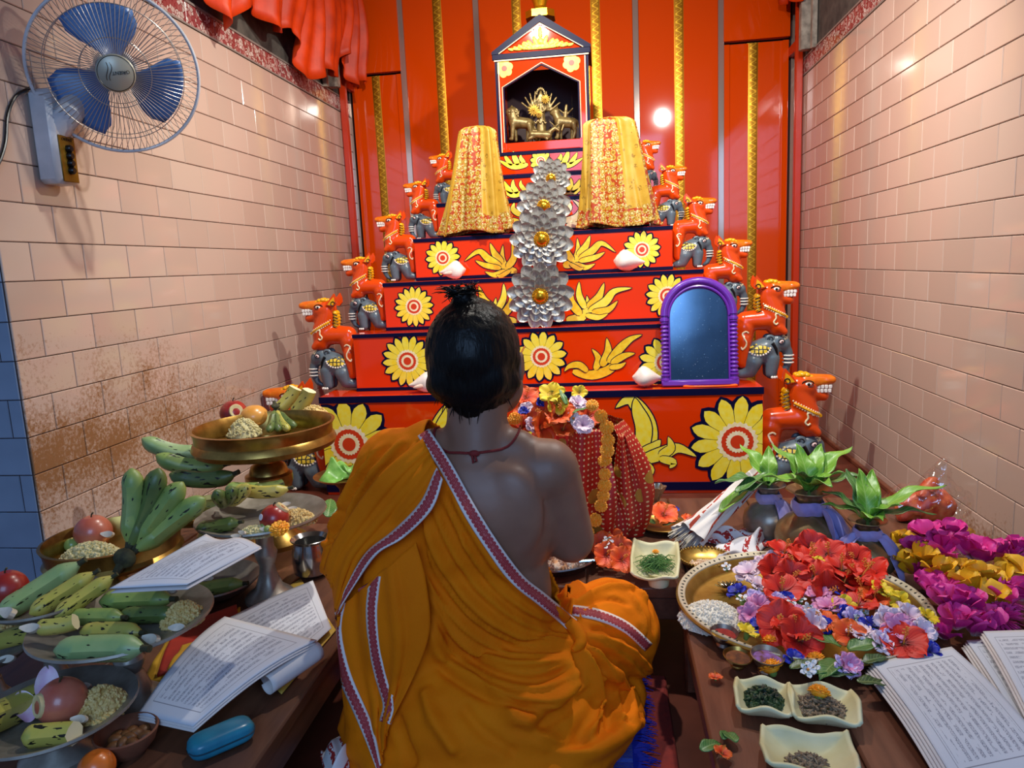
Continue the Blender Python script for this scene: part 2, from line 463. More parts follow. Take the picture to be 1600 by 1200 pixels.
# red square posts in front of the corners, with a short head rail
MT_POST = M('red_post_paint', '#b8300c', rough=.25)
for k, (px, py, X) in enumerate(((536, 260, XL+.03), (1253, 300, XR-.03))):
    m = MB(); m.box((0, 0, ZC/2), (.036, .036, ZC), bev=.004)
    m.box((0, .09, 2.0), (.03, .17, .05), bev=.003)
    m.build('corner_post', MT_POST, loc=(X, 4.215, 0), label=('slim red painted post standing before the left tiled wall corner', 'slim red painted post standing before the right tiled wall corner')[k], cat='post', group='red corner posts')
# weathered timber uprights above the border tiles
for k, (X, Y) in enumerate(((XL+.035, 4.06), (XR-.03, 4.08))):
    m = MB(); m.box((0, 0, 0), (.06, .05, .62), bev=.004); m.box((-.02 if k == 0 else .02, -.07, -.02), (.025, .035, .6), bev=.003)
    m.build('timber_upright', M('weathered_timber', '#a79a8a', '#6f6459', rough=.85, scale=22, bump=.4), loc=(X, Y, 1.932+.31), label=('pale weathered timber upright above the left border tiles', 'pale weathered timber upright above the right border tiles')[k], cat='timber post')
# orange cloth valances under the ceiling
MT_VAL = M('orange_satin', '#d43c04', '#b83004', rough=.5, scale=12, spec=.3)
def valance(name, pts, label, amp=.034, folds=13, drop=.5, seed=1):
    r = random.Random(seed); path = catmull([Vector(p) for p in pts], 10); m = MB(); nv = 14
    ph = [r.uniform(0, 6.28) for _ in range(4)]
    def fn(u, v):
        t = u*(len(path)-1); i = min(int(t), len(path)-2); p = path[i].lerp(path[i+1], t-i)
        tg = (path[i+1]-path[i]).normalized(); nn = Vector((0, 0, 1)).cross(tg).normalized()
        w = math.sin(u*folds*6.28+ph[0]+.7*math.sin(u*9+ph[1])+v*.8)+.45*math.sin(u*folds*14.3+ph[2]+v*2)+.3*math.sin(u*31+ph[3]-v*3)
        d = drop*(1+.10*math.sin(u*17+ph[1])+.08*math.sin(u*41+ph[2]))
        bulge = .045*math.sin(PI*min(1, v*1.1))
        return p-nn*(w*amp*(.25+.75*v)+bulge)*1.0 - Vector((0, 0, d*v)) + tg*(.02*math.sin(u*23+v*4))
    m.grid(fn, 220, nv); me = m.mesh(name, MT_VAL, angle=80)
    o = obj(name, me, label=label, cat='curtain')
    sd = o.modifiers.new('thickness', 'SOLIDIFY'); sd.thickness = .003
    return o
valance('cloth_valance', [(-1.42, 1.9, 2.57), (-1.42, 2.6, 2.565), (-1.41, 3.1, 2.56), (-1.40, 3.6, 2.56), (-1.39, 4.0, 2.58), (-1.38, 4.28, 2.62)], 'gathered orange satin valance hanging above the left tiled wall', drop=.60, folds=11, seed=3)
valance('cloth_valance', [(.98, 4.28, 2.60), (.96, 3.9, 2.60), (.97, 3.4, 2.62), (.97, 2.7, 2.64)], 'orange satin valance above the right tiled wall, only its hem showing', drop=.38, folds=9, seed=5)
# ------------------------------------------------------------------ the stepped altar
MT_ARED = lam('altar_red_paint', '#da3604')
MT_NAVY = M('navy_paint', '#0a0a30', rough=.4, spec=.12)
MT_YEL = M('painted_yellow', '#f4d612', '#f0e45c', rough=.35, scale=45, lo=.3, hi=.75)
MT_YELD = M('painted_ochre', '#e8b80c', '#f2d330', rough=.35, scale=60)
MT_CREAM = M('painted_cream', '#f6ecc8', '#efdca0', rough=.4, scale=60)
MT_ORED = M('painted_orange_red', '#d23a10', rough=.35)
ALT_Y = [2.83, 2.945, 3.06, 3.175, 3.29, 3.40, 3.50]
def face_pt(px, py, Y): p = atY(px, py, Y); return (p.x, p.z)
# px: (left edge, right edge, top y at left, at right)
S = []
xL = [-1.186, face_pt(554, 565, ALT_Y[1])[0], face_pt(601, 480, ALT_Y[2])[0], face_pt(648, 404, ALT_Y[3])[0]]
xR = [.587, face_pt(1151, 560, ALT_Y[1])[0], face_pt(1099, 460, ALT_Y[2])[0], face_pt(1051, 385, ALT_Y[3])[0]]
zT = [.421, (face_pt(560, 522, ALT_Y[1])[1]+face_pt(1000, 507, ALT_Y[1])[1])/2, (face_pt(610, 441, ALT_Y[2])[1]+face_pt(1090, 421, ALT_Y[2])[1])/2, (face_pt(655, 372, ALT_Y[3])[1]+face_pt(1045, 353, ALT_Y[3])[1])/2]
d = (xR[3]-xL[3]-(xR[0]-xL[0]))/2/3
for k in range(3):
    xL.append(xL[3]-d*(k+1)*.8); xR.append(xR[3]+d*(k+1)*.8)
zT += [face_pt(850, 308, ALT_Y[4])[1], face_pt(850, 270, ALT_Y[5])[1], face_pt(850, 234, ALT_Y[6])[1]]
altar = thing('stepped_altar', (-.3, 2.83, 0), 'tall red stepped altar painted with yellow sunflowers and scrolls', 'altar')
AO = Vector((-.3, 2.83, 0))
def flower2d(m, c, R, npet, Y, rot=0., wpet=1.0, clip=None):
    """painted flower lying on the face at depth Y; slots: 0 outline 1 yellow 2 cream 3 red"""
    cx, cz = c
    def cl(p):
        if clip: p = (min(max(p[0], clip[0]), clip[1]), min(max(p[1], clip[2]), clip[3]))
        return p
    def petal(a, r0, r1, w, y, mi, bx=0.):
        pr = [(0, .0), (.02, .42), (.3, .74), (.55, 1.0), (.75, .95), (.9, .55), (1.0, 0)]
        pts = []
        for t, ww in pr: pts.append((r0+(r1-r0)*t, ww*w))
        pl = [(x, q) for x, q in pts]+[(x, -q) for x, q in pts[::-1][1:-1]]
        m.poly([(*(lambda q: (q[0], y, q[1]))(cl((cx+x*math.cos(a)-q*math.sin(a), cz+x*math.sin(a)+q*math.cos(a)))),) for x, q in pl][::-1], mi)
    w = R*math.sin(PI/npet)*.66*wpet
    for k in range(npet):
        a = rot+2*PI*k/npet; petal(a, R*.28, R*1.07, w*1.5, Y-.0008-.00003*k, 0)
    for k in range(npet):
        a = rot+2*PI*k/npet; petal(a, R*.28, R*(1+.02*math.sin(k*2.3)), w, Y-.0016-.00003*k, 1)
    def disc(r, y, mi, jag=0., n=44):
        m.poly([(*(lambda q: (q[0], y, q[1]))(cl((cx+r*(1+jag*(-1)**i)*math.cos(2*PI*i/n), cz+r*(1+jag*(-1)**i)*math.sin(2*PI*i/n)))),) for i in range(n)], mi)
    disc(R*.43, Y-.0024, 2, .05); disc(R*.34, Y-.0030, 3, .02); disc(R*.24, Y-.0036, 2, .06); disc(R*.15, Y-.0042, 3)
PAINT = [MT_NAVY, MT_YEL, MT_CREAM, MT_ORED, MT_YELD]
def leaf2d(m, pts, w, Y, k=0, base=.35, mi=1):
    """painted curved leaf along a traced centre line (x, z)"""
    P = catmull([(x, 0, z) for x, z in pts], 5); n = len(P)
    def side(ex, y, mat_):
        a, b = [], []
        for i, p in enumerate(P):
            t = i/(n-1); tg = (P[min(i+1, n-1)]-P[max(i-1, 0)]).normalized(); nn = Vector((-tg.z, 0, tg.x))
            ww = (w*(base*(1-t)**2+math.sin(PI*min(1, t**.8))**.8*(1-.25*t))+ex*(1 if i < n-1 else .2))
            q = p+tg*(ex if i == n-1 else 0)
            a.append(q+nn*ww); b.append(q-nn*ww)
        vs = [(v.x, y, v.z) for v in a]+[(v.x, y, v.z) for v in b]
        m.add(vs, [(i, i+1, n+i+1, n+i) for i in range(n-1)], mat_, flat=True)
    side(.004*(w/.02)**.5, Y-.0008-.0004*k, 0); side(0, Y-.0010-.0004*k, mi)
for k in range(7):
    Y = ALT_Y[k]; zb = 0 if k == 0 else zT[k-1]
    yb = 3.95
    m = MB(); m.box(((xL[k]+xR[k])/2, (Y+yb)/2, (zb+zT[k])/2), (xR[k]-xL[k], yb-Y, zT[k]-zb), bev=.003)
    m.xf(Matrix.Translation(-AO)); st = m.build('step', MT_ARED, altar)
    bt = .027 if k == 0 else .016
    m = MB(); m.box(((xL[k]+xR[k])/2, Y-.0005, zT[k]-bt/2-.001), (xR[k]-xL[k]+.004, .007, bt), bev=.001)
    m.xf(Matrix.Translation(-AO)); m.build('edge_band', MT_NAVY, st)
    bb = .034 if k == 0 else .014
    m = MB(); m.box(((xL[k]+xR[k])/2, Y-.0003, zb+bb/2+.0005+(.012 if k == 0 else 0)), (xR[k]-xL[k]+.002, .005, bb), bev=.001)
    m.xf(Matrix.Translation(-AO)); m.build('base_band', MT_NAVY, st)
    def paint_flower(px, py, Rpx, npet, rot=.1, wp=1.0, clip=None):
        m = MB(); flower2d(m, face_pt(px, py, Y), Rpx*Y/FPX*1.02, npet, Y-.0008, rot, wp, clip)
        m.xf(Matrix.Translation(-AO)); m.build('painted_flower', PAINT, st)
    def paint_leaf(pl, wpx, mi=1, j=0):
        m = MB(); leaf2d(m, [face_pt(a, b, Y) for a, b in pl], wpx*Y/FPX, Y-.0008, j, mi=mi)
        m.xf(Matrix.Translation(-AO)); m.build('painted_leaf', PAINT, st)
    def mirror(pl, cx=850): return [(2*cx-a, b+(a-cx)*.05) for a, b in pl]
    if k == 0:
        cl = (xL[0]+.002, xR[0]-.002, .03, zT[0]-.03)
        paint_flower(1152, 690, 70, 14, .12, clip=cl); paint_flower(546, 694, 74, 13, .2, clip=cl); paint_flower(850, 700, 66, 14, .1)
        scr = [([(1000, 725), (1012, 690), (1008, 655), (985, 625), (962, 637)], 14), ([(1001, 712), (1006, 670), (996, 640), (992, 622)], 12), ([(998, 712), (1020, 700), (1032, 687)], 9), ([(1000, 720), (1035, 708), (1060, 700), (1088, 713)], 10), ([(1030, 712), (1048, 700), (1044, 682)], 7), ([(1030, 716), (1052, 722), (1046, 731)], 6), ([(1003, 722), (1016, 735), (1008, 744)], 7), ([(1000, 718), (985, 700), (975, 688)], 7), ([(998, 722), (978, 722), (962, 714)], 7)]
        for j, (p, w_) in enumerate(scr): paint_leaf(p, w_, j=j)
        for j, (p, w_) in enumerate(scr): paint_leaf(mirror(p, 848), w_, j=j)
    if k == 1:
        paint_flower(637, 564, 41, 16, .05); paint_flower(846, 557, 39, 14, .1); paint_flower(1040, 566, 39, 14, .2)
        scr = [([(895, 580), (925, 586), (955, 575), (966, 553), (945, 548)], 7), ([(930, 578), (935, 560), (925, 545)], 5), ([(940, 572), (950, 550), (948, 528)], 6), ([(950, 566), (968, 545), (985, 530), (1003, 523)], 6), ([(955, 568), (975, 556), (992, 552)], 5), ([(952, 574), (968, 572), (978, 566)], 4), ([(918, 580), (905, 570), (890, 572), (882, 580)], 5)]
        for j, (p, w_) in enumerate(scr): paint_leaf(p, w_, j=j, mi=4)
        for j, (p, w_) in enumerate(scr): paint_leaf(mirror(p, 843), w_, j=j, mi=4)
    if k == 2:
        paint_flower(647, 479, 31, 16, .05); paint_flower(1043, 462, 32, 15, .1)
        scr = [([(885, 500), (905, 497), (918, 482), (917, 462)], 7), ([(908, 492), (893, 472), (894, 452)], 6), ([(915, 482), (905, 462), (905, 440)], 5), ([(918, 480), (935, 465), (944, 442)], 6), ([(920, 486), (945, 472), (960, 455), (987, 450)], 6), ([(925, 488), (950, 484), (965, 470)], 5), ([(915, 492), (935, 496), (950, 490)], 4)]
        for j, (p, w_) in enumerate(scr): paint_leaf(p, w_, j=j, mi=4 if j % 2 else 1)
        for j, (p, w_) in enumerate(scr): paint_leaf(mirror(p, 846), w_, j=j, mi=4 if j % 2 else 1)
    if k == 3:
        paint_flower(692, 403, 27, 14, .05); paint_flower(1003, 390, 27, 14, .1)
        scr = [([(880, 415), (895, 410), (903, 395), (902, 372)], 6), ([(896, 408), (885, 392), (888, 370)], 5), ([(902, 400), (915, 385), (922, 368)], 5), ([(905, 404), (925, 392), (940, 380), (962, 394)], 5), ([(905, 408), (930, 402), (945, 394)], 4), ([(898, 412), (915, 418), (930, 412)], 4), ([(890, 412), (905, 420), (912, 418)], 3)]
        for j, (p, w_) in enumerate(scr): paint_leaf(p, w_, j=j, mi=4)
        for j, (p, w_) in enumerate(scr): paint_leaf([(a, b+8) for a, b in mirror(p, 844)], w_, j=j, mi=4)
    if k == 4:
        scr = [([(880, 345), (900, 340), (908, 325), (895, 312)], 5), ([(885, 352), (905, 350), (915, 340)], 4), ([(878, 335), (890, 325), (888, 314)], 4)]
        for p, w_ in scr: paint_leaf(p, w_, mi=2); paint_leaf(mirror(p, 846), w_, mi=1)
    if k == 5:
        for p, w_ in [([(878, 300), (895, 302), (912, 290)], 4), ([(885, 300), (892, 290), (892, 278)], 4), ([(893, 300), (902, 290), (906, 280)], 4), ([(872, 298), (880, 288), (880, 280)], 3)]:
            paint_leaf(p, w_, mi=1); paint_leaf(mirror(p, 847), w_, mi=1)
    if k == 6:
        paint_flower(845, 252, 16, 11, .1)
        for p, w_ in [([(865, 256), (890, 258), (912, 246)], 4), ([(880, 256), (886, 244), (888, 234)], 4), ([(890, 256), (898, 246), (902, 238)], 3), ([(870, 254), (876, 246), (876, 240)], 3)]:
            paint_leaf(p, w_, mi=1); paint_leaf(mirror(p, 845), w_, mi=1)
# plinth lip that shows under the lowest step
# ------------------------------------------------------------------ shrine cabinet on top
SY = 3.52
sl, sr = atY(776, 160, SY).x, atY(921, 150, SY).x; scx = (sl+sr)/2; sw = sr-sl
zb = zT[6]+.0015; zeave = (atY(762, 90, SY).z+atY(922, 72, SY).z)/2; zap = atY(846, 28, SY).z
nl, nr = atY(789, 180, SY).x, atY(905, 172, SY).x; nz0 = zb+.045; nzs = (atY(785, 137, SY).z+atY(903, 129, SY).z)/2; nza = atY(843, 101, SY).z
sh = thing('shrine_cabinet', (scx, SY, zb), 'small red gabled shrine cabinet with navy edging atop the altar', 'shrine')
SO = Matrix.Translation((-scx, -SY, -zb))
dp = .32
def spart(m, name, mat, par=None): m.xf(SO); return m.build(name, mat, par or sh)
m = MB()   # front panel around the pointed opening
for a in (((sl, zb), (nl, zb), (nl, nzs), (sl, zeave)), ((nr, zb), (sr, zb), (sr, zeave), (nr, nzs)), ((sl, zeave), (nl, nzs), (scx, nza), (scx, zeave)), ((scx, zeave), (scx, nza), (nr, nzs), (sr, zeave))):
    m.prism([(x, SY, z) for x, z in a], (0, .014, 0))
fp = spart(m, 'front_panel', MT_ARED)
for x in (sl+.006, sr-.006):
    m = MB(); m.box((x, SY+dp/2+.007, (zb+zeave)/2), (.012, dp-.016, zeave-zb)); spart(m, 'side_panel', MT_ARED)
m = MB(); m.box((scx, SY+dp, (zb+zeave)/2), (sw, .012, zeave-zb)); spart(m, 'back_panel', M('niche_dark', '#2c0c0c', rough=.6))
m = MB(); m.box((scx, SY+dp/2-.005, zb+.0225), (sw-.026, dp-.02, .04), bev=.002); fl = spart(m, 'floor_board', MT_ARED)
m = MB()   # gable front and the two roof slopes
m.prism([(sl-.008, SY-.004, zeave), (sr+.008, SY-.004, zeave), (scx, SY-.004, zap)], (0, .014, 0)); gb = spart(m, 'gable', MT_ARED)
for sg in (-1, 1):
    e = Vector((scx+sg*(sw/2+.012), SY-.012, zeave)); t = Vector((scx, SY-.012, zap+.004)); up_ = Vector((0, 0, .012))
    m = MB(); m.prism([e, t, t+up_, e+up_], (0, dp+.03, 0)); spart(m, 'roof_slope', MT_NAVY)
    m = MB(); ins = Vector((0, 0, -.024)); m.prism([e+Vector((0, -.002, 0)), t+Vector((0, -.002, 0)), t+ins+Vector((0, -.002, 0)), e+Vector((-sg*.03, -.002, 0))], (0, -.003, 0)); spart(m, 'navy_edging', MT_NAVY, gb)
    m = MB(); m.tube([e+Vector((-sg*.034, -.004, .002)), t+Vector((-sg*.0, -.004, -.03))], .0022, 6); spart(m, 'white_line', MT_CREAM, gb)
m = MB(); m.box((scx, SY-.008, zeave-.011), (sw+.02, .012, .026), bev=.002); spart(m, 'navy_edging', MT_NAVY, gb)
m = MB(); m.box((scx, SY-.007, zeave-.027), (sw+.004, .008, .005)); spart(m, 'white_line', MT_CREAM, gb)
for sg, xe, xn in ((-1, sl, nl), (1, sr, nr)):
    m = MB(); m.box((xe-sg*.006, SY-.0015, (zb+zeave-.03)/2), (.012, .005, zeave-.03-zb)); spart(m, 'navy_edging', MT_NAVY, fp)
    m = MB(); m.box((xe-sg*.016, SY-.0015, (zb+zeave-.03)/2), (.004, .004, zeave-.03-zb)); spart(m, 'white_line', MT_CREAM, fp)
    m = MB(); m.tube([(xn, SY-.002, nz0), (xn, SY-.002, nzs), (scx, SY-.002, nza)], .004, 6); spart(m, 'navy_edging', MT_NAVY, fp)
    m = MB(); m.tube([(xn+sg*.007, SY-.001, nz0), (xn+sg*.007, SY-.001, nzs+.003), (scx, SY-.001, nza+.009)], .002, 6); spart(m, 'white_line', MT_CREAM, fp)
for px, py in ((788, 107), (893, 98)):
    m = MB(); c = face_pt(px, py, SY-.003); R = 14*SY/FPX
    for kk in range(6):
        a = kk*PI/3+.3
        m.poly([(c[0]+R*.55*math.cos(a)+R*.40*math.cos(b), SY-.003-.0001*kk, c[1]+R*.55*math.sin(a)+R*.40*math.sin(b)) for b in [2*PI*q/14 for q in range(14)]], 1)
    m.poly([(c[0]+R*.30*math.cos(b), SY-.0045, c[1]+R*.30*math.sin(b)) for b in [2*PI*q/14 for q in range(14)]], 3)
    spart(m, 'painted_flower', PAINT, fp)
# carved cream crest on the gable
m = MB(); MT_CREST = M('carved_yellow_crest', '#f3e07a', '#e8c52e', rough=.4, scale=90, bump=.5)
cz = zeave+.012
def crest_leaf(x, z, a, L, w_):
    m.ell((x+math.cos(a)*L/2, SY-.010, z+math.sin(a)*L/2), (L/2, .006, w_/2), 10, 6, rot=Matrix.Rotation(-a, 3, 'Y'))
for sg in (-1, 1):
    for x0, a, L, w_ in ((.01, 1.2, .06, .022), (.03, .9, .05, .02), (.05, .7, .045, .018), (.07, .6, .04, .016), (.095, .5, .034, .014), (.02, .5, .07, .018), (.05, .25, .06, .014), (.09, .2, .05, .012), (.125, .35, .028, .012)):
        crest_leaf(scx+sg*x0, cz, a if sg > 0 else PI-a, L, w_)
crest_leaf(scx, cz+.04, PI/2, .055, .022); m.ell((scx, SY-.012, cz+.03), (.016, .007, .016), 10, 6); m.ell((scx, SY-.010, cz+.01), (.12, .005, .014), 16, 6)
spart(m, 'crest', MT_CREST, gb)
# gilded finial
MT_GILT = M('gilt_paint', '#e0a21a', '#c98a10', rough=.25, metal=.85, scale=30)
fz = atY(845, 30, SY+.05).z
m = MB()
sq = [(.062, .062), (.062, .03), (.05, .03), (.05, -.03), (.062, -.03), (.062, -.062)]
pl = []
for q in range(4):
    a = q*PI/2
    for x, y in ((.066, -.035), (.066, .035), (.05, .05)): pl.append((scx+x*math.cos(a)-y*math.sin(a), SY+.06+x*math.sin(a)+y*math.cos(a), fz))
m.prism(pl, (0, 0, .03)); spart(m, 'finial_base', MT_GILT)
m = MB(); m.lathe([(.022, .03), (.034, .036), (.036, .044), (.028, .055), (.034, .075), (.044, .10), (.04, .125), (.026, .14), (.022, .15), (.03, .16), (.03, .17), (.014, .185), (.010, .21), (.002, .24)], 24, (scx, SY+.06, fz)); spart(m, 'finial', MT_GILT)
# ------------------------------------------------------------------ lion-on-elephant figures
MT_LION = lam('lion_red_lacquer', '#d8460a'); MT_LION.node_tree.nodes['Principled BSDF'].inputs['Roughness'].default_value = .2
MT_MANE = M('lion_yellow', '#f0b416', '#e29a08', rough=.25, scale=40)
MT_MUZ = M('lion_orange_snout', '#e2760c', '#d85c0a', rough=.25, scale=20)
MT_BLACK = M('black_paint', '#0c0a0a', rough=.3)
MT_WHITE = M('white_paint', '#f4efe2', rough=.3)
MT_TOOTH = M('tooth_white', '#e9e2da', rough=.3)
MT_MOUTH = M('mouth_red', '#7a1010', rough=.3)
MT_GREY = M('elephant_grey', '#5d6b74', '#54626b', rough=.3, scale=10)
MT_PINK = M('eye_pink', '#e7c3bb', rough=.3)
lion_me = blob_mesh([((-.09, 0, .50), (-.08, 0, .34), .105, .085), ((-.08, -.055, .38), (-.06, -.06, .17), .072, .05), ((-.08, .055, .38), (-.06, .06, .17), .072, .05),
    ((-.10, 0, .565), (-.37, 0, .575), .092, .112), ((-.37, 0, .56), (-.39, 0, .49), .11, .09), ((-.365, 0, .62), (-.30, 0, .79), .115, .10),
    ((-.40, -.06, .50), (-.45, -.065, .455), .048, .036), ((-.40, .06, .50), (-.45, .065, .455), .048, .036),
    ((-.30, 0, .835), (-.375, 0, .83), .10, .09), ((-.37, 0, .79), (-.51, 0, .752), .065, .046), ((-.06, -.06, .15), (-.085, -.065, .14), .042, .034), ((-.06, .06, .15), (-.085, .065, .14), .042, .034)], .013, 5)
muz_me = blob_mesh([((-.36, 0, .865), (-.55, 0, .885), .078, .044), ((-.53, -.024, .882), (-.57, -.024, .886), .036, .032), ((-.53, .024, .882), (-.57, .024, .886), .036, .032)], .010, 3)
ele_me = blob_mesh([((-.30, 0, .28), (-.18, 0, .235), .125, .12), ((-.345, -.05, .20), (-.335, -.055, .055), .075, .058), ((-.345, .05, .20), (-.335, .055, .055), .075, .058),
    ((-.17, -.06, .17), (-.14, -.065, .085), .085, .065), ((-.14, -.065, .075), (-.045, -.065, .055), .06, .045), ((-.17, .06, .17), (-.14, .065, .085), .085, .065), ((-.14, .065, .075), (-.045, .065, .055), .06, .045),
    ((-.40, 0, .355), (-.455, 0, .33), .085, .075), ((-.455, 0, .335), (-.505, 0, .24), .06, .048), ((-.505, 0, .24), (-.505, 0, .14), .048, .038), ((-.505, 0, .14), (-.475, 0, .07), .038, .03), ((-.475, 0, .07), (-.425, 0, .04), .03, .024)], .013, 5)
lb, eb_, mb_ = bvh_of(lion_me), bvh_of(ele_me), bvh_of(muz_me)
mats_on(lion_me, MT_LION); mats_on(muz_me, MT_MUZ); mats_on(ele_me, MT_GREY)
fig = thing('lion_elephant_figure', (0, 0, 0), 'x', 'figurine')
lion = obj('lion', lion_me, fig); eleph = obj('elephant', ele_me, fig)
obj('snout', muz_me, lion)
def surf(b, x, z, sg=-1, off=0.):
    h = b.ray_cast(Vector((x, sg*1.0, z)), Vector((0, -sg, 0)))
    if h[0] is None:
        h = b.find_nearest(Vector((x, sg*.06, z)))
    return h[0]+Vector((0, sg*off, 0))
def mark(b, pts, r, off=.0, sg=-1, k=4): return [surf(b, p.x, p.z, sg, off) for p in catmull([(x, 0, z) for x, z in pts], k)]
both = (-1, 1)
for sg in both:   # curled markings on shoulder and haunch
    m = MB(); m.tube(mark(lb, [(-.405, .61), (-.385, .635), (-.36, .625), (-.365, .59), (-.345, .555), (-.365, .53), (-.385, .545)], .01, sg=sg), .0085, 6); m.build('curl_marking', MT_CREAM, lion)
    m = MB(); m.tube(mark(lb, [(-.115, .455), (-.09, .47), (-.06, .45), (-.07, .41), (-.09, .37), (-.085, .33), (-.055, .30), (-.045, .325)], .01, sg=sg), .0085, 6); m.build('curl_marking', MT_CREAM, lion)
m = MB()
for sg in both:
    m.tube([surf(lb, -.47+.21*t, .60+.11*t, sg, .002) for t in [i/10 for i in range(11)]], .014, 6, flatten=.8)
m.tube([(-.475, y/100, .60-.0001*y*y) for y in range(-6, 7, 2)], .014, 6)
m.build('collar', MT_MANE, lion)
m = MB()
for sg in both:
    for i in range(12):
        t = i/11; m.ell(surf(lb, -.475+.21*t, .582+.11*t, sg, .0), .0085, 6, 4)
        m.ell(surf(lb, -.465+.21*t, .618+.11*t, sg, .0), .0075, 6, 4)
m.build('collar_beads', MT_CREAM, lion)
m = MB()   # mane: crest on the head and braid down the neck
for i, (x, z, r) in enumerate(((-.40, .915, .024), (-.37, .93, .03), (-.335, .935, .032), (-.30, .93, .028))):
    for y in (-.028, .028): m.ell((x, y, z), (r, r*.95, r*.75), 10, 6)
m.build('mane_crest', MT_MANE, lion); m = MB()
for i in range(7):
    t = i/6; x = -.215+.02*math.sin(t*3)-.03*t; z = .80-.20*t
    for y in (-.03, 0, .03): m.ell((x, y, z), (.036-.012*t, .034-.01*t, .026), 10, 6, rot=Matrix.Rotation(.5, 3, 'Y'))
m.build('mane_braid', MT_MANE, lion)
for sg in both:
    m = MB()
    for i in range(6):
        t = i/6; x = -.20+.02*math.sin(t*3)-.03*t; z = .785-.20*t
        m.tube([(x-.05, sg*.052, z+.015), (x-.01, sg*.066, z), (x+.02, sg*.052, z-.012)], .004, 5)
    m.build('mane_lines', MT_BLACK, lion)
for sg in both:   # ears
    m = MB(); y = sg*.075
    m.prism([(-.28, y, .885), (-.20, y, .865), (-.165, y, .90), (-.165, y, .95), (-.185, y, 1.0), (-.225, y, .955)], (0, sg*.022, 0), 0)
    m.prism([(-.26, y+sg*.0225, .888), (-.205, y+sg*.0225, .88), (-.18, y+sg*.0225, .91), (-.187, y+sg*.0225, .965), (-.222, y+sg*.0225, .935)], (0, sg*.003, 0), 1)
    m.tube([(-.20+.022*math.cos(a), y+sg*.026, .895+.022*math.sin(a)) for a in [q*.6 for q in range(10)]], .005, 5, 2)
    m.build('ear', [MT_LION, MT_MANE, MT_BLACK], lion)
    m = MB(); c = surf(lb, -.365, .862, sg, .0)     # eye
    m.ell(c+Vector((0, -sg*.004, 0)), (.036, .009, .018), 12, 8, 0, rot=Matrix.Rotation(.25, 3, 'Y')); m.ell(c+Vector((-.006, sg*.003, 0)), (.013, .006, .013), 8, 6, 1)
    m.tube([c+Vector((.045*math.cos(a), sg*.002, .026*math.sin(a)+.004)) for a in [PI*q/8 for q in range(9)]], .0055, 5, 1)
    m.tube([c+Vector((.042*math.cos(a), sg*.002, -.022*math.sin(a))) for a in [PI*q/8 for q in range(9)]], .004, 5, 1)
    m.build('eye', [MT_WHITE, MT_BLACK], lion)
m = MB(); m.ell((-.585, 0, .888), (.018, .034, .026), 10, 7); m.build('nose', MT_BLACK, lion)
m = MB(); m.box((-.46, 0, .816), (.19, .084, .06)); m.build('mouth', MT_MOUTH, lion)
m = MB()
for sg in both:
    for i in range(6):
        x = -.55+.03*i; m.box((x, sg*.044, .834), (.025, .012, .03), bev=.003); m.box((x+.004, sg*.044, .800), (.025, .012, .03), bev=.003)
for y in (-.02, .0, .02): m.box((-.567, y, .834), (.012, .018, .026), bev=.003); m.box((-.555, y, .803), (.012, .018, .026), bev=.003)
m.build('teeth', MT_TOOTH, lion)
# elephant details
for sg in both:
    m = MB(); c = surf(eb_, -.325, .385, sg, .0)
    m.ell(c, (.05, .014, .045), 14, 8, 0, rot=Matrix.Rotation(-.3, 3, 'Y'))
    m.tube([c+Vector((.03*math.cos(a)*(1-a/12), sg*.013, .026*math.sin(a)*(1-a/12))) for a in [q*.5 for q in range(16)]], .004, 5, 1)
    m.tube([surf(eb_, -.335, .35, sg, .004), surf(eb_, -.37, .29, sg, .004), surf(eb_, -.385, .235, sg, .004)], [.02, .016, .005], 6, 1)
    m.build('ear', [MT_GREY, MT_BLACK], eleph)
for sg in both:
    m = MB(); c = surf(eb_, -.425, .36, sg, .0); m.ell(c, (.024, .010, .016), 10, 6, 0, rot=Matrix.Rotation(.6, 3, 'Y')); m.ell(c+Vector((-.003, sg*.006, 0)), .009, 8, 6, 1)
    m.tube([c+Vector((.03*math.cos(a), sg*.001, .024*math.sin(a))) for a in [2*PI*q/10 for q in range(11)]], .0035, 5, 1)
    m.build('eye', [MT_PINK, MT_BLACK], eleph)
def saddle_mat():
    n = N('saddle_net'); e = n.vor(26, n.coord(), 'DISTANCE_TO_EDGE', rnd_=.25)
    n.p(Base_Color=n.mix(n.math('LESS_THAN', e, .13), '#e6c63a', '#12100c'), Roughness=.35); return n.m
MT_SADDLE = saddle_mat()
for sg in both:
    m = MB(); pts = []
    def sf(u, v):
        a = PI*(.05+.9*u); r = v
        return surf(eb_, -.21+.10*r*math.cos(a), .30+(.02 if r else 0)-.075*r*math.sin(a)+.035*(1-r), sg, .004+.004*(1-v))
    m.grid(sf, 14, 6); m.build('saddle_cloth', MT_SADDLE, eleph)
    m = MB()
    for i in range(12): m.ell(sf(i/11, 1.06), .010, 6, 4)
    m.build('saddle_beads', MT_WHITE, eleph)
m = MB()
for z in (.22, .185, .15): m.tube([(-.505+.05*math.cos(a), .05*math.sin(a), z) for a in [PI*.15+PI*1.7*q/14 for q in range(15)]], .007, 5)
m.build('trunk_stripes', MT_WHITE, eleph)
for sg in both:
    m = MB()
    for i in range(3): m.ell((-.385+.024*i, sg*(.106 if i else .095), .02), (.014, .009, .014), 6, 5)
    m.build('toenails', MT_WHITE, eleph); m = MB()
    for z in (.038, .056): m.ell((-.001, sg*.07, z), (.008, .011, .011), 6, 5)
    m.build('toenails', MT_WHITE, eleph)
m = MB()
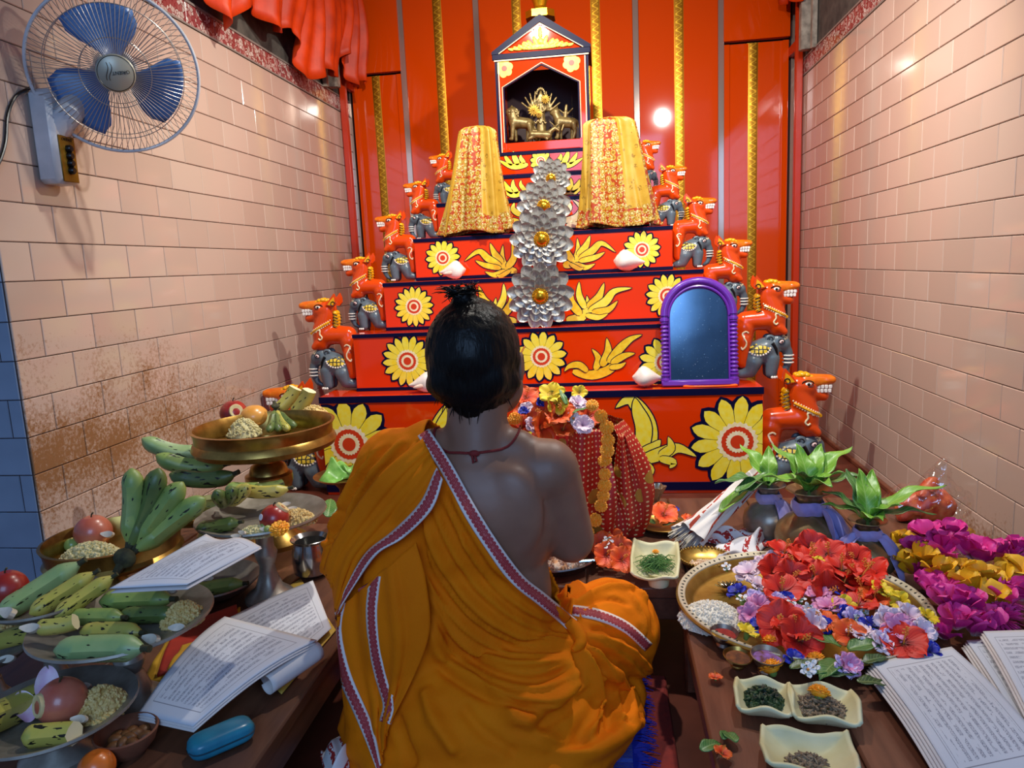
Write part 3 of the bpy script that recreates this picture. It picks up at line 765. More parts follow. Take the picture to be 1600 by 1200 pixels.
for i in range(26):
    a, b = rnd.uniform(-1.2, 1.2), rnd.uniform(.2, 1.3); p = Vector((-.44-.075*math.sin(b)*math.cos(a)*.9, .07*math.sin(a), .365+.065*math.cos(b)))
    m.ell(eb_.find_nearest(p)[0], .007, 5, 4)
m.build('brow_beads', MT_CREAM, eleph)
F_LION = First(fig)
lion_h = [.478, .415, .337, .313, .276, .25]
seat = ['on the floor beside the lowest step', 'on the ledge beside the second step', 'on the ledge beside the third step', 'on the ledge beside the fourth step', 'on the ledge half behind the brocade', 'peeking out near the shrine']
for k in range(6):
    h = lion_h[k]; z = (0 if k == 0 else zT[k-1])+.004*h+.001; y = ALT_Y[k]+.075 if k else 2.93
    for sg in (-1, 1):
        x = (xL[k] if sg < 0 else xR[k])+sg*.004
        F_LION((x, y, z), (0, 0, 0), (h if sg < 0 else -h, h, h), 'red lion standing over a grey elephant, left side, %s' % seat[k] if sg < 0 else 'red lion standing over a grey elephant, right side, %s' % seat[k], 'painted lion and elephant guardians')

# ------------------------------------------------------------------ silver lotus ornaments
MT_SILVER = M('hammered_silver', '#c2bfb6', '#a5a298', rough=.33, metal=.4, scale=30, bump=.25)
MT_BRASSD = M('brass_dome', '#d9a428', rough=.25, metal=.9)
def petal_mesh(L, w, cup, name, mat, lift=.0, pointy=.0, nu=6, nv=10, curl=0.):
    m = MB()
    def fn(u, v):
        v = math.sin(v*PI/2)
        ww = w*(.40+.60*min(1, v/.5))*(1 if v < .55 else math.sqrt(max(.004, 1-((v-.55)/.452)**2)))*(1-pointy*v*v)
        x = (u-.5)*ww; y = L*v
        return (x, y, cup*((2*(u-.5))**2)*w*(.4+.6*v)+lift*v*v*L+curl*L*max(0, v-.6)**2)
    m.grid(fn, nu, nv); me = m.mesh(name, mat, 60); return me
pm = [petal_mesh(1.0, .50, .13, 'petal', MT_SILVER, .02), petal_mesh(.78, .42, .16, 'petal', MT_SILVER, .05), petal_mesh(.56, .32, .18, 'petal', MT_SILVER, .10), petal_mesh(.38, .17, .16, 'petal', MT_SILVER, .2)]
lot = thing('silver_lotus_ornament', (0, 0, 0), 'x', 'ornament')
for layer, (cnt, me) in enumerate(zip((13, 12, 11, 12), pm)):
    for i in range(cnt):
        a = 2*PI*(i+.5*(layer % 2))/cnt+.05*rnd.uniform(-1, 1)
        o = obj('petal', me, lot); o.location = (0, 0, .05*layer+.004*(i % 2)); o.rotation_euler = (rnd.uniform(.02, .12), 0, a)
m = MB(); m.lathe([(.235, .19), (.24, .215), (.20, .235), (.19, .26), (.15, .31), (.08, .345), (.03, .355), (.03, .37), (.0001, .375)], 28)
for i in range(22): m.ell((.225*math.cos(2*PI*i/22), .225*math.sin(2*PI*i/22), .22), .024, 6, 5)
m.build('centre_dome', MT_BRASSD, lot)
m = MB(); m.lathe([(.0001, -.05), (.2, -.04), (.22, .0), (.2, .19)], 20, cap=False); m.build('back_plate', MT_SILVER, lot)
F_LOT = First(lot)
for (px, py, R, Y, lab) in ((845, 461, 53, 2.985, 'largest silver lotus ornament with a brass dome, lowest on the altar'), (847, 373, 50, 3.09, 'silver lotus ornament second from the bottom, in front of the fourth step'), (850, 322, 42, 3.205, 'silver lotus ornament half hidden behind the lotus below it'), (861, 279, 31, 3.30, 'smallest whitish silver lotus ornament, highest below the shrine')):
    p = atY(px, py, Y); F_LOT(p, (PI/2+.12, rnd.uniform(-.2, .2), 0), R*Y/FPX, lab, 'silver lotus ornaments')

# ------------------------------------------------------------------ conch shells
MT_CONCH = M('conch_white', '#f2e6dc', '#e8d3c6', rough=.35, scale=30, bump=.2, sss=.05)
m = MB()
prof = [(-1.0, .0), (-.96, .06), (-.72, .16), (-.45, .34), (-.15, .51), (.08, .59), (.30, .58), (.47, .49), (.56, .37), (.62, .33), (.70, .22), (.74, .17), (.82, .07), (.85, .0)]
vs = []; n = 24
def cw(a, j): return 1+.10*math.sin(3*a+j*.7)+.14*max(0, math.cos(a-2.2))*(1 if j < 7 else .3)
m.lathe([(max(r, .001), x) for x, r in prof], n, rot=Matrix.Rotation(PI/2, 3, 'Y'), wob=cw)
conch = thing('conch_shell', (0, 0, 0), 'x', 'conch shell')
m.build('shell', MT_CONCH, conch)
m = MB(); m.ell((-.3, -.38, -.1), (.5, .10, .14), 14, 8, rot=Matrix.Rotation(.2, 3, 'Z')); m.build('opening', M('conch_pink', '#e0b8a6', rough=.3), conch)
F_CON = First(conch)
for px, py, L, Y, zz, rz, lab in ((709, 424, 40, 3.11, zT[2], .3, 'white conch shell on the third ledge, under the left brocade'), (981, 408, 46, 3.11, zT[2], PI-.2, 'white conch shell on the third ledge, under the right brocade'), (1010, 588, 46, 2.875, zT[0], PI+.15, 'white conch shell lying beside the purple mirror'), (664, 601, 46, 2.88, zT[0], .35, 'white conch shell on the lowest ledge, partly behind the priest’s head')):
    p = atY(px, py, Y); s_ = L*Y/FPX/1.75
    F_CON((p.x, Y, zz+.60*s_), (0, -.08, rz), s_, lab.replace('’', "'"), 'conch shells')

# ------------------------------------------------------------------ purple framed mirror
MT_PUR = M('purple_plastic', '#6a2aa8', '#5f2499', rough=.3, scale=8, coat=.3)
def mirror_glass():
    n = N('dusty_mirror'); sp = n.noise(230, 2, None, .6); d = n.math('GREATER_THAN', sp, .72)
    n.p(Base_Color=n.mix(d, '#5b7184', '#c8d4d8'), Metallic=n.math('SUBTRACT', 1.0, d), Roughness=n.math('ADD', .06, n.math('MULTIPLY', n.noise(8, 3), .16))); return n.m
mY = 2.875
p0 = atY(1036, 598, mY); p1 = atY(1152, 592, mY); mw_ = (p1.x-p0.x); mcx = (p0.x+p1.x)/2; mh = atY(1093, 443, mY).z-zT[0]
mir = thing('arched_mirror', (mcx, mY, zT[0]+.002), 'arched mirror in a purple plastic frame leaning on the altar', 'mirror', rot=(-.12, 0, 0))
hw = mw_/2
def arch(w_, zs, n=20): return [(w_*math.cos(PI*i/n), 0, zs+w_*1.0*math.sin(PI*i/n)) for i in range(n+1)]
zs = mh-hw
m = MB(); ar = arch(hw-.012, zs); m.prism([(-hw+.012, .006, .015)]+[(x, .006, z) for x, y, z in ar[::-1]]+[(hw-.012, .006, .015)], (0, .01, 0)); m.build('backing', MT_PUR, mir)
m = MB(); m.poly([(-hw+.02, .004, .018)]+[(x, .004, z) for x, y, z in arch(hw-.022, zs)[::-1]]+[(hw-.02, .004, .018)]); gl = m.build('glass', mirror_glass(), mir)
m = MB(); m.tube([(x, 0, z) for x, y, z in arch(hw-.010, zs+.02)], .0155, 10); m.tube([(x, -.003, z) for x, y, z in arch(hw-.026, zs+.015)], .006, 8); m.build('arch_frame', MT_PUR, mir)
for sg in (-1, 1):
    x = sg*(hw-.010); m = MB(); zz = []; rr = []
    N_ = 96
    for i in range(N_+1):
        z = .02+(zs+.0)*i/N_; rib = .0145+(.0028*math.sin(i*1.05) if 10 < i < 86 else (.004 if i % 8 < 4 else 0)); zz.append((x, 0, z)); rr.append(rib)
    m.tube(zz, rr, 12); m.tube([(x-sg*.017, 0, .02), (x-sg*.017, 0, zs+.02)], .005, 8); m.build('ribbed_column', MT_PUR, mir)
m = MB(); m.box((0, 0, .012), (mw_+.012, .034, .024), bev=.005); m.build('bottom_rail', MT_PUR, mir)
m = MB(); m.tube([(.10*math.cos(a), .018*math.sin(a), 0) for a in [2*PI*i/28 for i in range(29)]], .004, 8)
m.build('bangle', M('orange_plastic', '#e8640c', rough=.3), loc=(atY(1110, 605, 2.85).x, 2.852, zT[0]+.005), label='flat orange ring lying on the ledge before the mirror', cat='ring')

# ------------------------------------------------------------------ brocade cloths
def brocade_mat():
    n = N('yellow_brocade'); uv = n.coord('UV'); s = n.sep(uv); obc = n.coord()
    f = n.math('FRACT', n.math('MULTIPLY', s[0], 3.0))
    band = n.math('LESS_THAN', n.math('ABSOLUTE', n.math('SUBTRACT', f, .5)), .20)
    hem = n.math('LESS_THAN', s[1], .16)
    inb = n.math('MAXIMUM', band, hem)
    v = n.vor(40, obc, rnd_=.35); v2 = n.vor(190, obc, out=1)
    fl = n.ramp(v, [(0, '#d4c078'), (.20, '#d4c078'), (.24, '#9a6c14'), (.38, '#bc9a34'), (.50, '#b06418'), (.58, '#a83a0a')], 'CONSTANT')
    sparkle = n.math('GREATER_THAN', n.sep(v2)[0], .82)
    fl = n.mix(sparkle, fl, '#cdbb7c')
    motif = n.math('MULTIPLY', n.math('LESS_THAN', n.vor(26, obc), .28), n.math('GREATER_THAN', n.sep(v2)[1], .45))
    plain = n.mix(motif, n.ramp(n.noise(25, 3), [(.3, '#b88c24'), (.7, '#c8a038')]), '#96701a')
    n.p(Base_Color=n.mix(inb, plain, fl), Roughness=.42)
    n.bump(n.math('ADD', n.math('MULTIPLY', n.sep(v2)[0], inb), n.math('MULTIPLY', n.noise(300, 2), .4)), .5, .003)
    return n.m
MT_BROC = brocade_mat()
def brocade(top, bl, br, Y, label, seed, topw):
    r = random.Random(seed); zb_ = zT[3]+.006
    t = atY(top[0], top[1], Y); l = atY(bl[0], bl[1], Y); rr_ = atY(br[0], br[1], Y)
    cx0, cx1 = t.x, (l.x+rr_.x)/2; w0 = topw*Y/FPX/2; w1 = (rr_.x-l.x)/2; H_ = t.z-zb_
    root = thing('brocade_cloth', (cx1, Y, zb_), label, 'cloth', group='yellow brocade drapes')
    ph = [r.uniform(0, 6.28) for _ in range(5)]
    def fn(u, v):
        a = 2*PI*u+PI*.25; vv = min(v/.93, 1)
        ex = 1.0 if v <= .93 else math.sqrt(max(0, 1-((v-.93)/.07)**2))
        cx = (cx1+(cx0-cx1)*vv)-cx1; w = (w1+(w0-w1)*vv**.8)*max(ex, .02); dpt = (.048-.012*vv)*max(ex, .02)
        pl = 1+(.26*math.sin(5*a+ph[0]+v*1.5)+.2*math.sin(9*a+ph[1]-v*2)+.12*math.sin(17*a+ph[2]+v))*(1-.45*v)*1.3
        dz = .012*math.sin(4*a+ph[3])*(1-v)+(0.008)
        c, s_ = math.cos(a), math.sin(a)
        return (cx+w*math.copysign(abs(c)**.75, c)*(1+.3*(pl-1)), -dpt*math.copysign(abs(s_)**.75, s_)*pl*1.0, max(.0, H_*v+dz*(1 if v < .9 else 0)))
    m = MB(); m.grid(fn, 120, 50); m.build('drape', MT_BROC, root, angle=80)
    m = MB()
    for i in range(64):
        p = Vector(fn(i/64*.999, .012)); m.ell((p.x*1.01, p.y*1.02-.001, max(.006, p.z-.002)), .0058, 6, 4)
    m.build('bead_trim', M('brown_gold_beads', '#b98a3a', rough=.35, metal=.4), root)
    m = MB()
    for i in range(70):
        v = i/70*.95
        p = Vector(fn(.255, v)); m.ell((p.x+.0, p.y-.002, p.z), (.006, .005, .006), 5, 4)
    m.build('sequin_edge', M('gold_sequins', '#e8c04a', rough=.25, metal=.7), root)
    return root
brocade((745, 196), (688, 366), (798, 356), 3.205, 'yellow gold brocade cloth draped left of the shrine', 4, 56)
brocade((953, 182), (910, 356), (1028, 346), 3.205, 'yellow gold brocade cloth draped right of the shrine', 9, 76)

# ------------------------------------------------------------------ bronze idol group in the niche
MT_BRZ = M('aged_bronze', '#9a8250', '#6e5a30', rough=.38, metal=.45, scale=40, bump=.3)
iy = SY+.11; iz = zb+.043; k_ = 1.0
def IP(px, py): p = atY(px, py, iy); return Vector((p.x, 0, p.z-iz))
ic = IP(848, 215).x
idol = thing('bronze_idol_group', (ic, iy, iz), 'small aged bronze ten armed goddess idol with animals in the shrine niche', 'idol')
def at_(px, py, dy=0): v = IP(px, py); return (v.x-ic, dy, max(v.z, .004))
caps = []
def C(a, b, ra, rb=None): caps.append((at_(*a), at_(*b), ra*SY/FPX, (rb or ra)*SY/FPX))
# central figure
C((846, 205), (846, 190), 8, 7); C((846, 190), (845, 175), 6.5, 6); C((845, 175), (845, 163), 6, 4); C((845, 160), (845, 152), 4.5, 4); C((845, 150), (845, 142), 4, 1.5)
C((846, 205), (838, 215), 6, 5); C((846, 205), (858, 216), 6, 5)
for sg in (-1, 1):
    for i in range(5):
        a = .15+.32*i; r1 = 15; r2 = 31-i*1.2
        e = (845+sg*r1*math.cos(a-.25), 172-r1*math.sin(a-.25)); h = (845+sg*r2*math.cos(a+.15), 170-r2*math.sin(a+.15))
        caps.append((at_(845+sg*4, 171), at_(e[0], e[1], -.012), .0072, .0056)); caps.append((at_(e[0], e[1], -.012), at_(h[0], h[1], -.004), .0056, .0048))
bme = blob_mesh(caps, .0035, 2); mats_on(bme, MT_BRZ); obj('goddess', bme, idol)
def beast(px, pyb, s_, sg, name, mane):
    caps.clear()
    q = lambda x, z, y=0: at_(px+sg*x*s_, pyb-z*s_, y)
    r = lambda v: v*s_*SY/FPX
    caps.extend([(q(-14, 26), q(8, 28), r(8), r(9)), (q(8, 28), q(14, 40), r(8), r(6.5)), (q(14, 44), q(20, 43), r(6.5), r(4.5)), (q(14, 48), q(12, 54), r(3), r(1.2)),
        (q(-15, 24, -.014), q(-18, 12, -.014), r(5), r(3)), (q(-18, 12, -.014), q(-15, 1, -.014), r(3), r(2.6)), (q(-14, 24, .016), q(-12, 1, .016), r(5), r(2.6)),
        (q(10, 24, -.014), q(11, 1, -.014), r(4.5), r(2.6)), (q(9, 24, .016), q(6, 1, .016), r(4.5), r(2.6)), (q(-21, 28), q(-25, 14), r(2), r(1.6)), (q(11, 1, -.014), q(14, 1, -.014), r(2.6), r(2.2))])
    if mane: caps.append((q(10, 34), q(11, 44), r(9), r(8)))
    me = blob_mesh(caps, .0035, 2); mats_on(me, MT_BRZ); obj(name, me, idol)
beast(812, 219, 1.0, -1, 'lion', True); beast(882, 217, .95, -1, 'bull', False); beast(835, 221, .55, -1, 'lion', True)
ri = random.Random(12)
m = MB()      # lion's mane, tufted in rings
for i in range(46):
    a = ri.uniform(0, 6.28); q_ = ri.uniform(3, 9.5); m.ell(at_(803+q_*math.cos(a)*.9, 182-q_*math.sin(a)-2, ri.uniform(-.024, .0)), (.0045, .0045, .0075), 6, 5, rot=Matrix.Rotation(a, 3, 'Y'))
m.build('lion_mane', MT_BRZ, idol, kind='stuff')
m = MB()      # crown and necklaces of the goddess
for i in range(9): a = PI*i/8; m.ell(at_(845+6*math.cos(a), 147-8*math.sin(a), -.008), (.004, .004, .008), 6, 5)
for i in range(14): a = PI*i/13; m.ell(at_(845+8*math.cos(a), 170+6*math.sin(a), -.022), .0035, 6, 4)
for i in range(16): m.ell(at_(836+1.2*i, 192+2*math.sin(i), -.026), .004, 6, 4)
m.build('jewellery', MT_BRZ, idol, kind='stuff')
caps.clear(); caps.extend([(at_(832, 212, -.035), at_(858, 213, -.035), .016, .018), (at_(858, 210, -.035), at_(868, 202, -.035), .013, .010), (at_(868, 202, -.035), at_(874, 206, -.04), .009, .006), (at_(866, 198, -.035), at_(858, 190, -.035), .004, .002), (at_(870, 198, -.035), at_(880, 192, -.035), .004, .002), (at_(836, 216, -.04), at_(828, 219, -.045), .009, .006), (at_(852, 216, -.04), at_(856, 220, -.045), .008, .006)])
bm2 = blob_mesh(caps, .0035, 2); mats_on(bm2, MT_BRZ); obj('buffalo', bm2, idol)
caps.clear(); caps.extend([(at_(882, 192), at_(884, 175), .012, .010), (at_(884, 172), at_(885, 165), .008, .007), (at_(884, 180), at_(874, 172, -.012), .005, .004), (at_(885, 180), at_(895, 170, -.008), .005, .004), (at_(882, 192, -.014), at_(878, 205, -.02), .007, .005), (at_(895, 190), at_(893, 145), .0028, .0022)])
bm3 = blob_mesh(caps, .003, 2); mats_on(bm3, MT_BRZ); obj('rider', bm3, idol)
m = MB(); m.box((0, 0, .0035), (.30, .10, .007), bev=.002); m.build('plinth', MT_BRZ, idol)
MT_GFL = M('gold_foil_flower', '#e8c65a', '#d9a83a', rough=.4, metal=.5, scale=60)
for px, py, R in ((853, 157, 7), (835, 174, 9), (843, 180, 6)):
    m = MB(); c = Vector(at_(px, py, -.03)); R_ = R*SY/FPX
    for ly in range(3):
        for i in range(12):
            a = 2*PI*(i+.5*ly)/12; rr = R_*(1-.25*ly)
            m.ell(c+Vector((.55*rr*math.cos(a), -.004*ly, .55*rr*math.sin(a))), (rr*.5, .0025, rr*.14), 8, 5, rot=Matrix.Rotation(-a, 3, 'Y'))
    m.ell(c+Vector((0, -.012, 0)), (R_*.22, .006, R_*.22), 10, 6); m.build('foil_flower', MT_GFL, idol)
# ------------------------------------------------------------------ the seated person
PB = Vector((-.25, 1.25, 0.02))
person = thing('person', PB, 'person seated cross-legged seen from behind, saffron shawl over left shoulder, right back bare', 'person')
TOB = Matrix.Translation(-PB)
def skin_mat():
    n = N('brown_skin'); n.p(Base_Color=n.ramp(n.noise(14, 4), [(.3, '#825a46'), (.7, '#926852')]), Roughness=.48, Subsurface_Weight=.06, Subsurface_Radius=(.012, .005, .003))
    n.bump(n.noise(160, 3), .10, .001); return n.m
MT_SKIN = skin_mat()
def torso(e, arms=True):
    el = [((-.245, 1.245, .475), (.150+e, .098+e, .15+e)), ((-.25, 1.25, .33), (.140+e, .098+e, .17+e)), ((-.255, 1.235, .14), (.165+e, .135+e, .12+e))]
    cp = [((-.385, 1.245, .562), (-.112, 1.25, .556), .060+e, .060+e), ((-.32, 1.25, .595), (-.165, 1.25, .592), .043+e, .043+e), ((-.236, 1.245, .60), (-.233, 1.262, .69), .058+e*.3, .055+e*.3)]
    return cp, el
cp, el = torso(0)
# shoulder blades, arms, hands, head, legs: one continuous body
el += [((-.172, 1.186, .50), (.06, .026, .085)), ((-.236, 1.268, .770), (.072, .090, .088)), ((-.222, 1.31, .735), (.058, .07, .075))]
cp += [((-.112, 1.255, .552), (-.076, 1.285, .415), .060, .045), ((-.076, 1.29, .412), (-.085, 1.34, .40), .044, .043), ((-.085, 1.34, .40), (-.135, 1.53, .395), .043, .028),
       ((-.385, 1.255, .552), (-.44, 1.285, .41), .060, .045), ((-.44, 1.29, .41), (-.36, 1.53, .395), .044, .028),
       ((-.185, 1.285, .705), (-.20, 1.35, .675), .036, .034), ((-.265, 1.29, .70), (-.235, 1.35, .675), .036, .034), ((-.205, 1.375, .735), (-.20, 1.392, .722), .014, .015),
       ((-.28, 1.30, .15), (-.02, 1.43, .13), .10, .07), ((-.02, 1.43, .11), (-.25, 1.47, .08), .065, .045), ((-.22, 1.30, .15), (-.43, 1.40, .13), .10, .07), ((-.43, 1.40, .11), (-.25, 1.45, .08), .065, .045)]
for sx, wr in ((-1, Vector((-.135, 1.53, .395))), (1, Vector((-.36, 1.53, .395)))):
    d = Vector((sx*.35, .9, -.12)).normalized(); sd = Vector((.9*1, -sx*.35, 0)).normalized()
    pc = wr+d*.05; cp.append((wr, pc+d*.03, .026, .030))
    for q in (-.024, -.008, .008, .024):
        L = .075-.5*abs(q-.004); b = wr+d*.085+sd*q; k1 = b+d*L*.5+Vector((0, 0, -.012)); k2 = k1+d*L*.35+Vector((0, 0, -.03)); cp += [(b-d*.02, b, .011, .010), (b, k1, .010, .009), (k1, k2, .009, .0075)]
    tb = wr+d*.03-sd*sx*.025; cp += [(tb, tb-sd*sx*.025+d*.03, .012, .010), (tb-sd*sx*.025+d*.03, tb-sd*sx*.02+d*.06, .010, .008)]
body = blob_mesh(cp, .0065, 14, el)
body.transform(TOB); mats_on(body, MT_SKIN); body_o = obj('body', body, person)
# ears, glasses
for sx in (1, -1):
    m = MB(); c = Vector((-.236+sx*.076, 1.283, .735)); m.ell(c, (.008, .020, .031), 12, 8, rot=Matrix.Rotation(.15, 3, 'X') @ Matrix.Rotation(-sx*.35, 3, 'Z')); m.tube([c+Vector((sx*.006, .017*math.cos(a)-.002, .028*math.sin(a))) for a in [PI*q/10-.4 for q in range(14)]], .0045, 6)
    m.ell(c+Vector((0, .006, -.026)), (.007, .010, .010), 8, 6); m.xf(TOB).build('ear', MT_SKIN, person)
m = MB()
for sx in (1, -1):
    m.tube([(-.236+sx*.079, 1.27, .755), (-.236+sx*.080, 1.30, .762), (-.232+sx*.074, 1.385, .765)], .0017, 6)
    m.tube([(-.228+sx*.034+.026*math.cos(a), 1.394-.012*abs(math.cos(a)), .752+.02*math.sin(a)) for a in [2*PI*q/16 for q in range(17)]], .0016, 6)
m.xf(TOB).build('spectacles', M('gold_wire', '#c99a4a', rough=.25, metal=.9), person)
# hair cap, nape and topknot
def hair_mat():
    n = N('black_hair'); t = n.n('ShaderNodeMapping'); n.set(t, 'Vector', n.coord()); t.inputs['Scale'].default_value = (260, 260, 22)
    nz = n.noise(1.0, 3, t.outputs[0]); n.p(Base_Color=n.ramp(nz, [(.3, '#050505'), (.8, '#14110f')]), Roughness=.4); n.set(n.b, 'Specular IOR Level', .22); n.bump(nz, .6, .002); return n.m
MT_HAIR = hair_mat()
hc = []
for i in range(11):
    t = (i-5)/5; hc.append(((-.236+t*.062, 1.195+.05*t*t, .72), (-.236+t*.046, 1.205+.045*t*t, .684-.010*(1-abs(t))+(.012 if i in (2, 7) else 0)), .024, .011))
for sx in (1, -1): hc += [((-.236+sx*.068, 1.25, .76), (-.236+sx*.069, 1.258, .718), .018, .010)]
hair = blob_mesh(hc, .006, 4, [((-.236, 1.259, .774), (.084, .104, .095)), ((-.236, 1.20, .735), (.070, .035, .05)), ((-.244, 1.245, .868), (.022, .022, .022))])
co = np.empty(len(hair.vertices)*3); hair.vertices.foreach_get('co', co); co = co.reshape(-1, 3)
for i, p in enumerate(co):
    v = Vector(p); a = math.atan2(v.x+.236, -(v.y-1.25)); co[i] += np.array((v-Vector((-.236, 1.258, .776))).normalized())*(.0010*math.sin(a*60+3*noise.noise(v*40))+.0012*noise.noise(v*60))
hair.vertices.foreach_set('co', co.ravel()); hair.update(); hair.transform(TOB); mats_on(hair, MT_HAIR); obj('hair', hair, person)
m = MB(); hb = bvh_of(hair)
r_ = random.Random(5)
for i in range(130):      # loose curls of the topknot
    a = r_.uniform(0, 6.28); c = Vector((-.246, 1.245, .872)); L = r_.uniform(.02, .05); p = [c+Vector((.012*math.cos(a), .012*math.sin(a), .0))]
    d = Vector((math.cos(a)*r_.uniform(.1, .7)-.15, math.sin(a)*.5, r_.uniform(.3, 1.2))).normalized(); s_ = Vector((-math.sin(a), math.cos(a), 0)); ph = r_.uniform(0, 6)
    for k in range(1, 7): p.append(c+Vector((.012*math.cos(a), .012*math.sin(a), .0))+d*L*k/6+s_*.008*math.sin(k*1.2+ph)+Vector((0, 0, -.02*(k/6)**2)))
    m.tube(p, [.0013, .0013, .0012, .0011, .001, .0008, .0004], 4)
for i in range(70):      # stray ends around the hairline
    t = r_.uniform(-1, 1); b = Vector((-.236+t*.068, 1.20+.06*t*t-.01, .705+r_.uniform(-.03, .03)+.02*t*t)); e = b+Vector((r_.uniform(-.008, .008)+t*.004, .004, -r_.uniform(.012, .026)))
    m.tube([b, b.lerp(e, .5)+Vector((0, -.003, 0)), e], [.0012, .0009, .0003], 4)
m.xf(TOB).build('topknot_strands', MT_HAIR, person, kind='stuff')
# ------------------------------------------------------------------ saffron cloth
e = .018
cp, el = torso(e)
cp = [c for c in cp[:2]]
cp += [((-.385, 1.25, .56), (-.462, 1.255, .41), .080, .076), ((-.464, 1.255, .39), (-.40, 1.45, .385), .080, .065), ((-.458, 1.24, .385), (-.445, 1.19, .22), .066, .055), ((-.445, 1.19, .22), (-.43, 1.15, .05), .055, .06),
       ((-.18, 1.215, .15), (-.008, 1.42, .165), .138, .104), ((-.005, 1.43, .12), (-.25, 1.46, .09), .088, .075), ((-.33, 1.22, .15), (-.435, 1.40, .145), .138, .09), ((-.435, 1.41, .12), (-.25, 1.46, .09), .08, .075)]
el += [((-.245, 1.25, .085), (.285, .24, .09)), ((-.245, 1.20, .12), (.215, .165, .13)), ((-.245, 1.20, .05), (.25, .2, .075)), ((-.06, 1.34, .07), (.12, .12, .075)), ((-.36, 1.20, .30), (.10, .09, .20))]
cloth = blob_mesh(cp, .005, 8, el)
cb = bvh_of(cloth)
def hit(px, py, b=None, Yg=1.17):
    h = (b or cb).ray_cast(CAMP, ray(px, py).normalized())
    if h[0] is not None and h[0].y < 2: return h[0]
    p = atY(px, py, Yg); return (b or cb).find_nearest(p)[0]
def cc(u, v): return (480+u*.45837, 650+v*.45833)       # pixels of the enlarged photograph detail
def line(pts, k=5, b=None): return [hit(p.x, p.y, b) for p in catmull([(*cc(u, v), 0) for u, v in pts], k)]
FOLDS = [  # (+ridge / -valley mm, width mm, traced line)
 (7, 11, [(490, 250), (560, 385), (640, 505), (740, 600), (880, 700)]), (-7, 9, [(450, 300), (520, 450), (620, 580), (760, 690), (905, 735)]),
 (8, 12, [(395, 330), (450, 480), (560, 640), (720, 745), (900, 770)]), (-7, 9, [(375, 400), (420, 540), (540, 695), (700, 790), (895, 795)]),
 (8, 12, [(368, 470), (420, 630), (530, 770), (690, 845), (890, 830)]), (-7, 9, [(390, 590), (480, 755), (620, 865), (780, 900), (915, 850)]),
 (10, 14, [(410, 690), (470, 825), (620, 925), (800, 965), (930, 900)]), (-7, 10, [(440, 850), (560, 930), (700, 990), (860, 1010), (965, 930)]),
 (5, 7, [(520, 420), (600, 545), (700, 640), (840, 715)]), (-4, 6, [(560, 470), (650, 580), (760, 660), (880, 720)]),
 (10, 12, [(928, 780), (975, 880), (985, 1000), (950, 1110)]), (-8, 9, [(940, 780), (1005, 880), (1030, 1000), (1025, 1090)]),
 (10, 12, [(945, 775), (1045, 880), (1095, 980), (1085, 1070)]), (-8, 10, [(950, 770), (1085, 865), (1145, 960), (1140, 1020)]),
 (8, 11, [(955, 745), (1080, 790), (1160, 860), (1175, 920)]), (-6, 8, [(960, 720), (1080, 750), (1170, 810)]),
 (-8, 10, [(915, 800), (930, 900), (880, 1000), (760, 1080)]), (8, 12, [(900, 830), (890, 930), (800, 1010), (680, 1030)]), (12, 15, [(640, 950), (760, 1075), (930, 1150), (1060, 1090), (1165, 990)]), (-8, 10, [(700, 1050), (860, 1130), (960, 1120)]),
 (8, 11, [(880, 610), (990, 548), (1100, 530), (1170, 570)]), (-6, 8, [(890, 630), (1000, 572), (1090, 560)]), (6, 8, [(900, 650), (1010, 592), (1110, 590), (1160, 640)]), (-5, 7, [(905, 660), (1020, 620), (1100, 640)]), (-5, 7, [(1135, 585), (1172, 660), (1185, 745)]), (5, 7, [(1100, 600), (1140, 680), (1150, 750)]),
 (9, 11, [(400, 75), (330, 130), (250, 205), (180, 330), (120, 480)]), (-8, 9, [(365, 85), (300, 150), (215, 240), (145, 400), (90, 540)]), (8, 10, [(330, 80), (255, 150), (175, 260), (100, 420), (50, 560)]), (-7, 9, [(290, 90), (215, 170), (140, 300), (70, 450)]), (7, 10, [(250, 100), (180, 190), (110, 320), (50, 470)]), (-6, 8, [(215, 120), (150, 220), (85, 360), (40, 500)]),
 (-9, 9, [(385, 80), (378, 140), (372, 220)]), (7, 8, [(400, 90), (410, 170), (440, 240)]),
 (-8, 10, [(380, 360), (390, 480), (400, 600), (410, 720)]), (8, 10, [(300, 520), (310, 660), (330, 800)]), (-8, 9, [(340, 480), (350, 620), (380, 760)]), (-8, 12, [(300, 1020), (330, 1110), (360, 1200)]), (9, 14, [(400, 920), (440, 1040), (520, 1150)]), (-6, 12, [(520, 980), (600, 1080), (720, 1160)]),
 (-5, 7, [(860, 600), (880, 650), (910, 690)]), (6, 8, [(880, 590), (905, 650), (925, 700)]),
]
def _mid(a, b, t):
    n = min(len(a), len(b)); return [(a[i][0]*(1-t)+b[i][0]*t, a[i][1]*(1-t)+b[i][1]*t) for i in range(n)]
for i in range(7):          # finer pleats between the main swags
    a, b = FOLDS[i][2], FOLDS[i+1][2]
    FOLDS += [((3.5 if i % 2 else -3.5), 6, _mid(a, b, .36)), ((-3 if i % 2 else 3), 6, _mid(a, b, .68))]
for i in range(10, 15):
    a, b = FOLDS[i][2], FOLDS[i+1][2]
    FOLDS += [((4 if i % 2 else -4), 6, _mid(a, b, .5))]
for i in range(26, 31):
    a, b = FOLDS[i][2], FOLDS[i+1][2]; FOLDS += [((3 if i % 2 else -3), 6, _mid(a, b, .5))]
nv = len(cloth.vertices); co = np.empty(nv*3); cloth.vertices.foreach_get('co', co); co = co.reshape(-1, 3)
no = np.empty(nv*3); cloth.vertices.foreach_get('normal', no); no = no.reshape(-1, 3)
disp = np.zeros(nv)
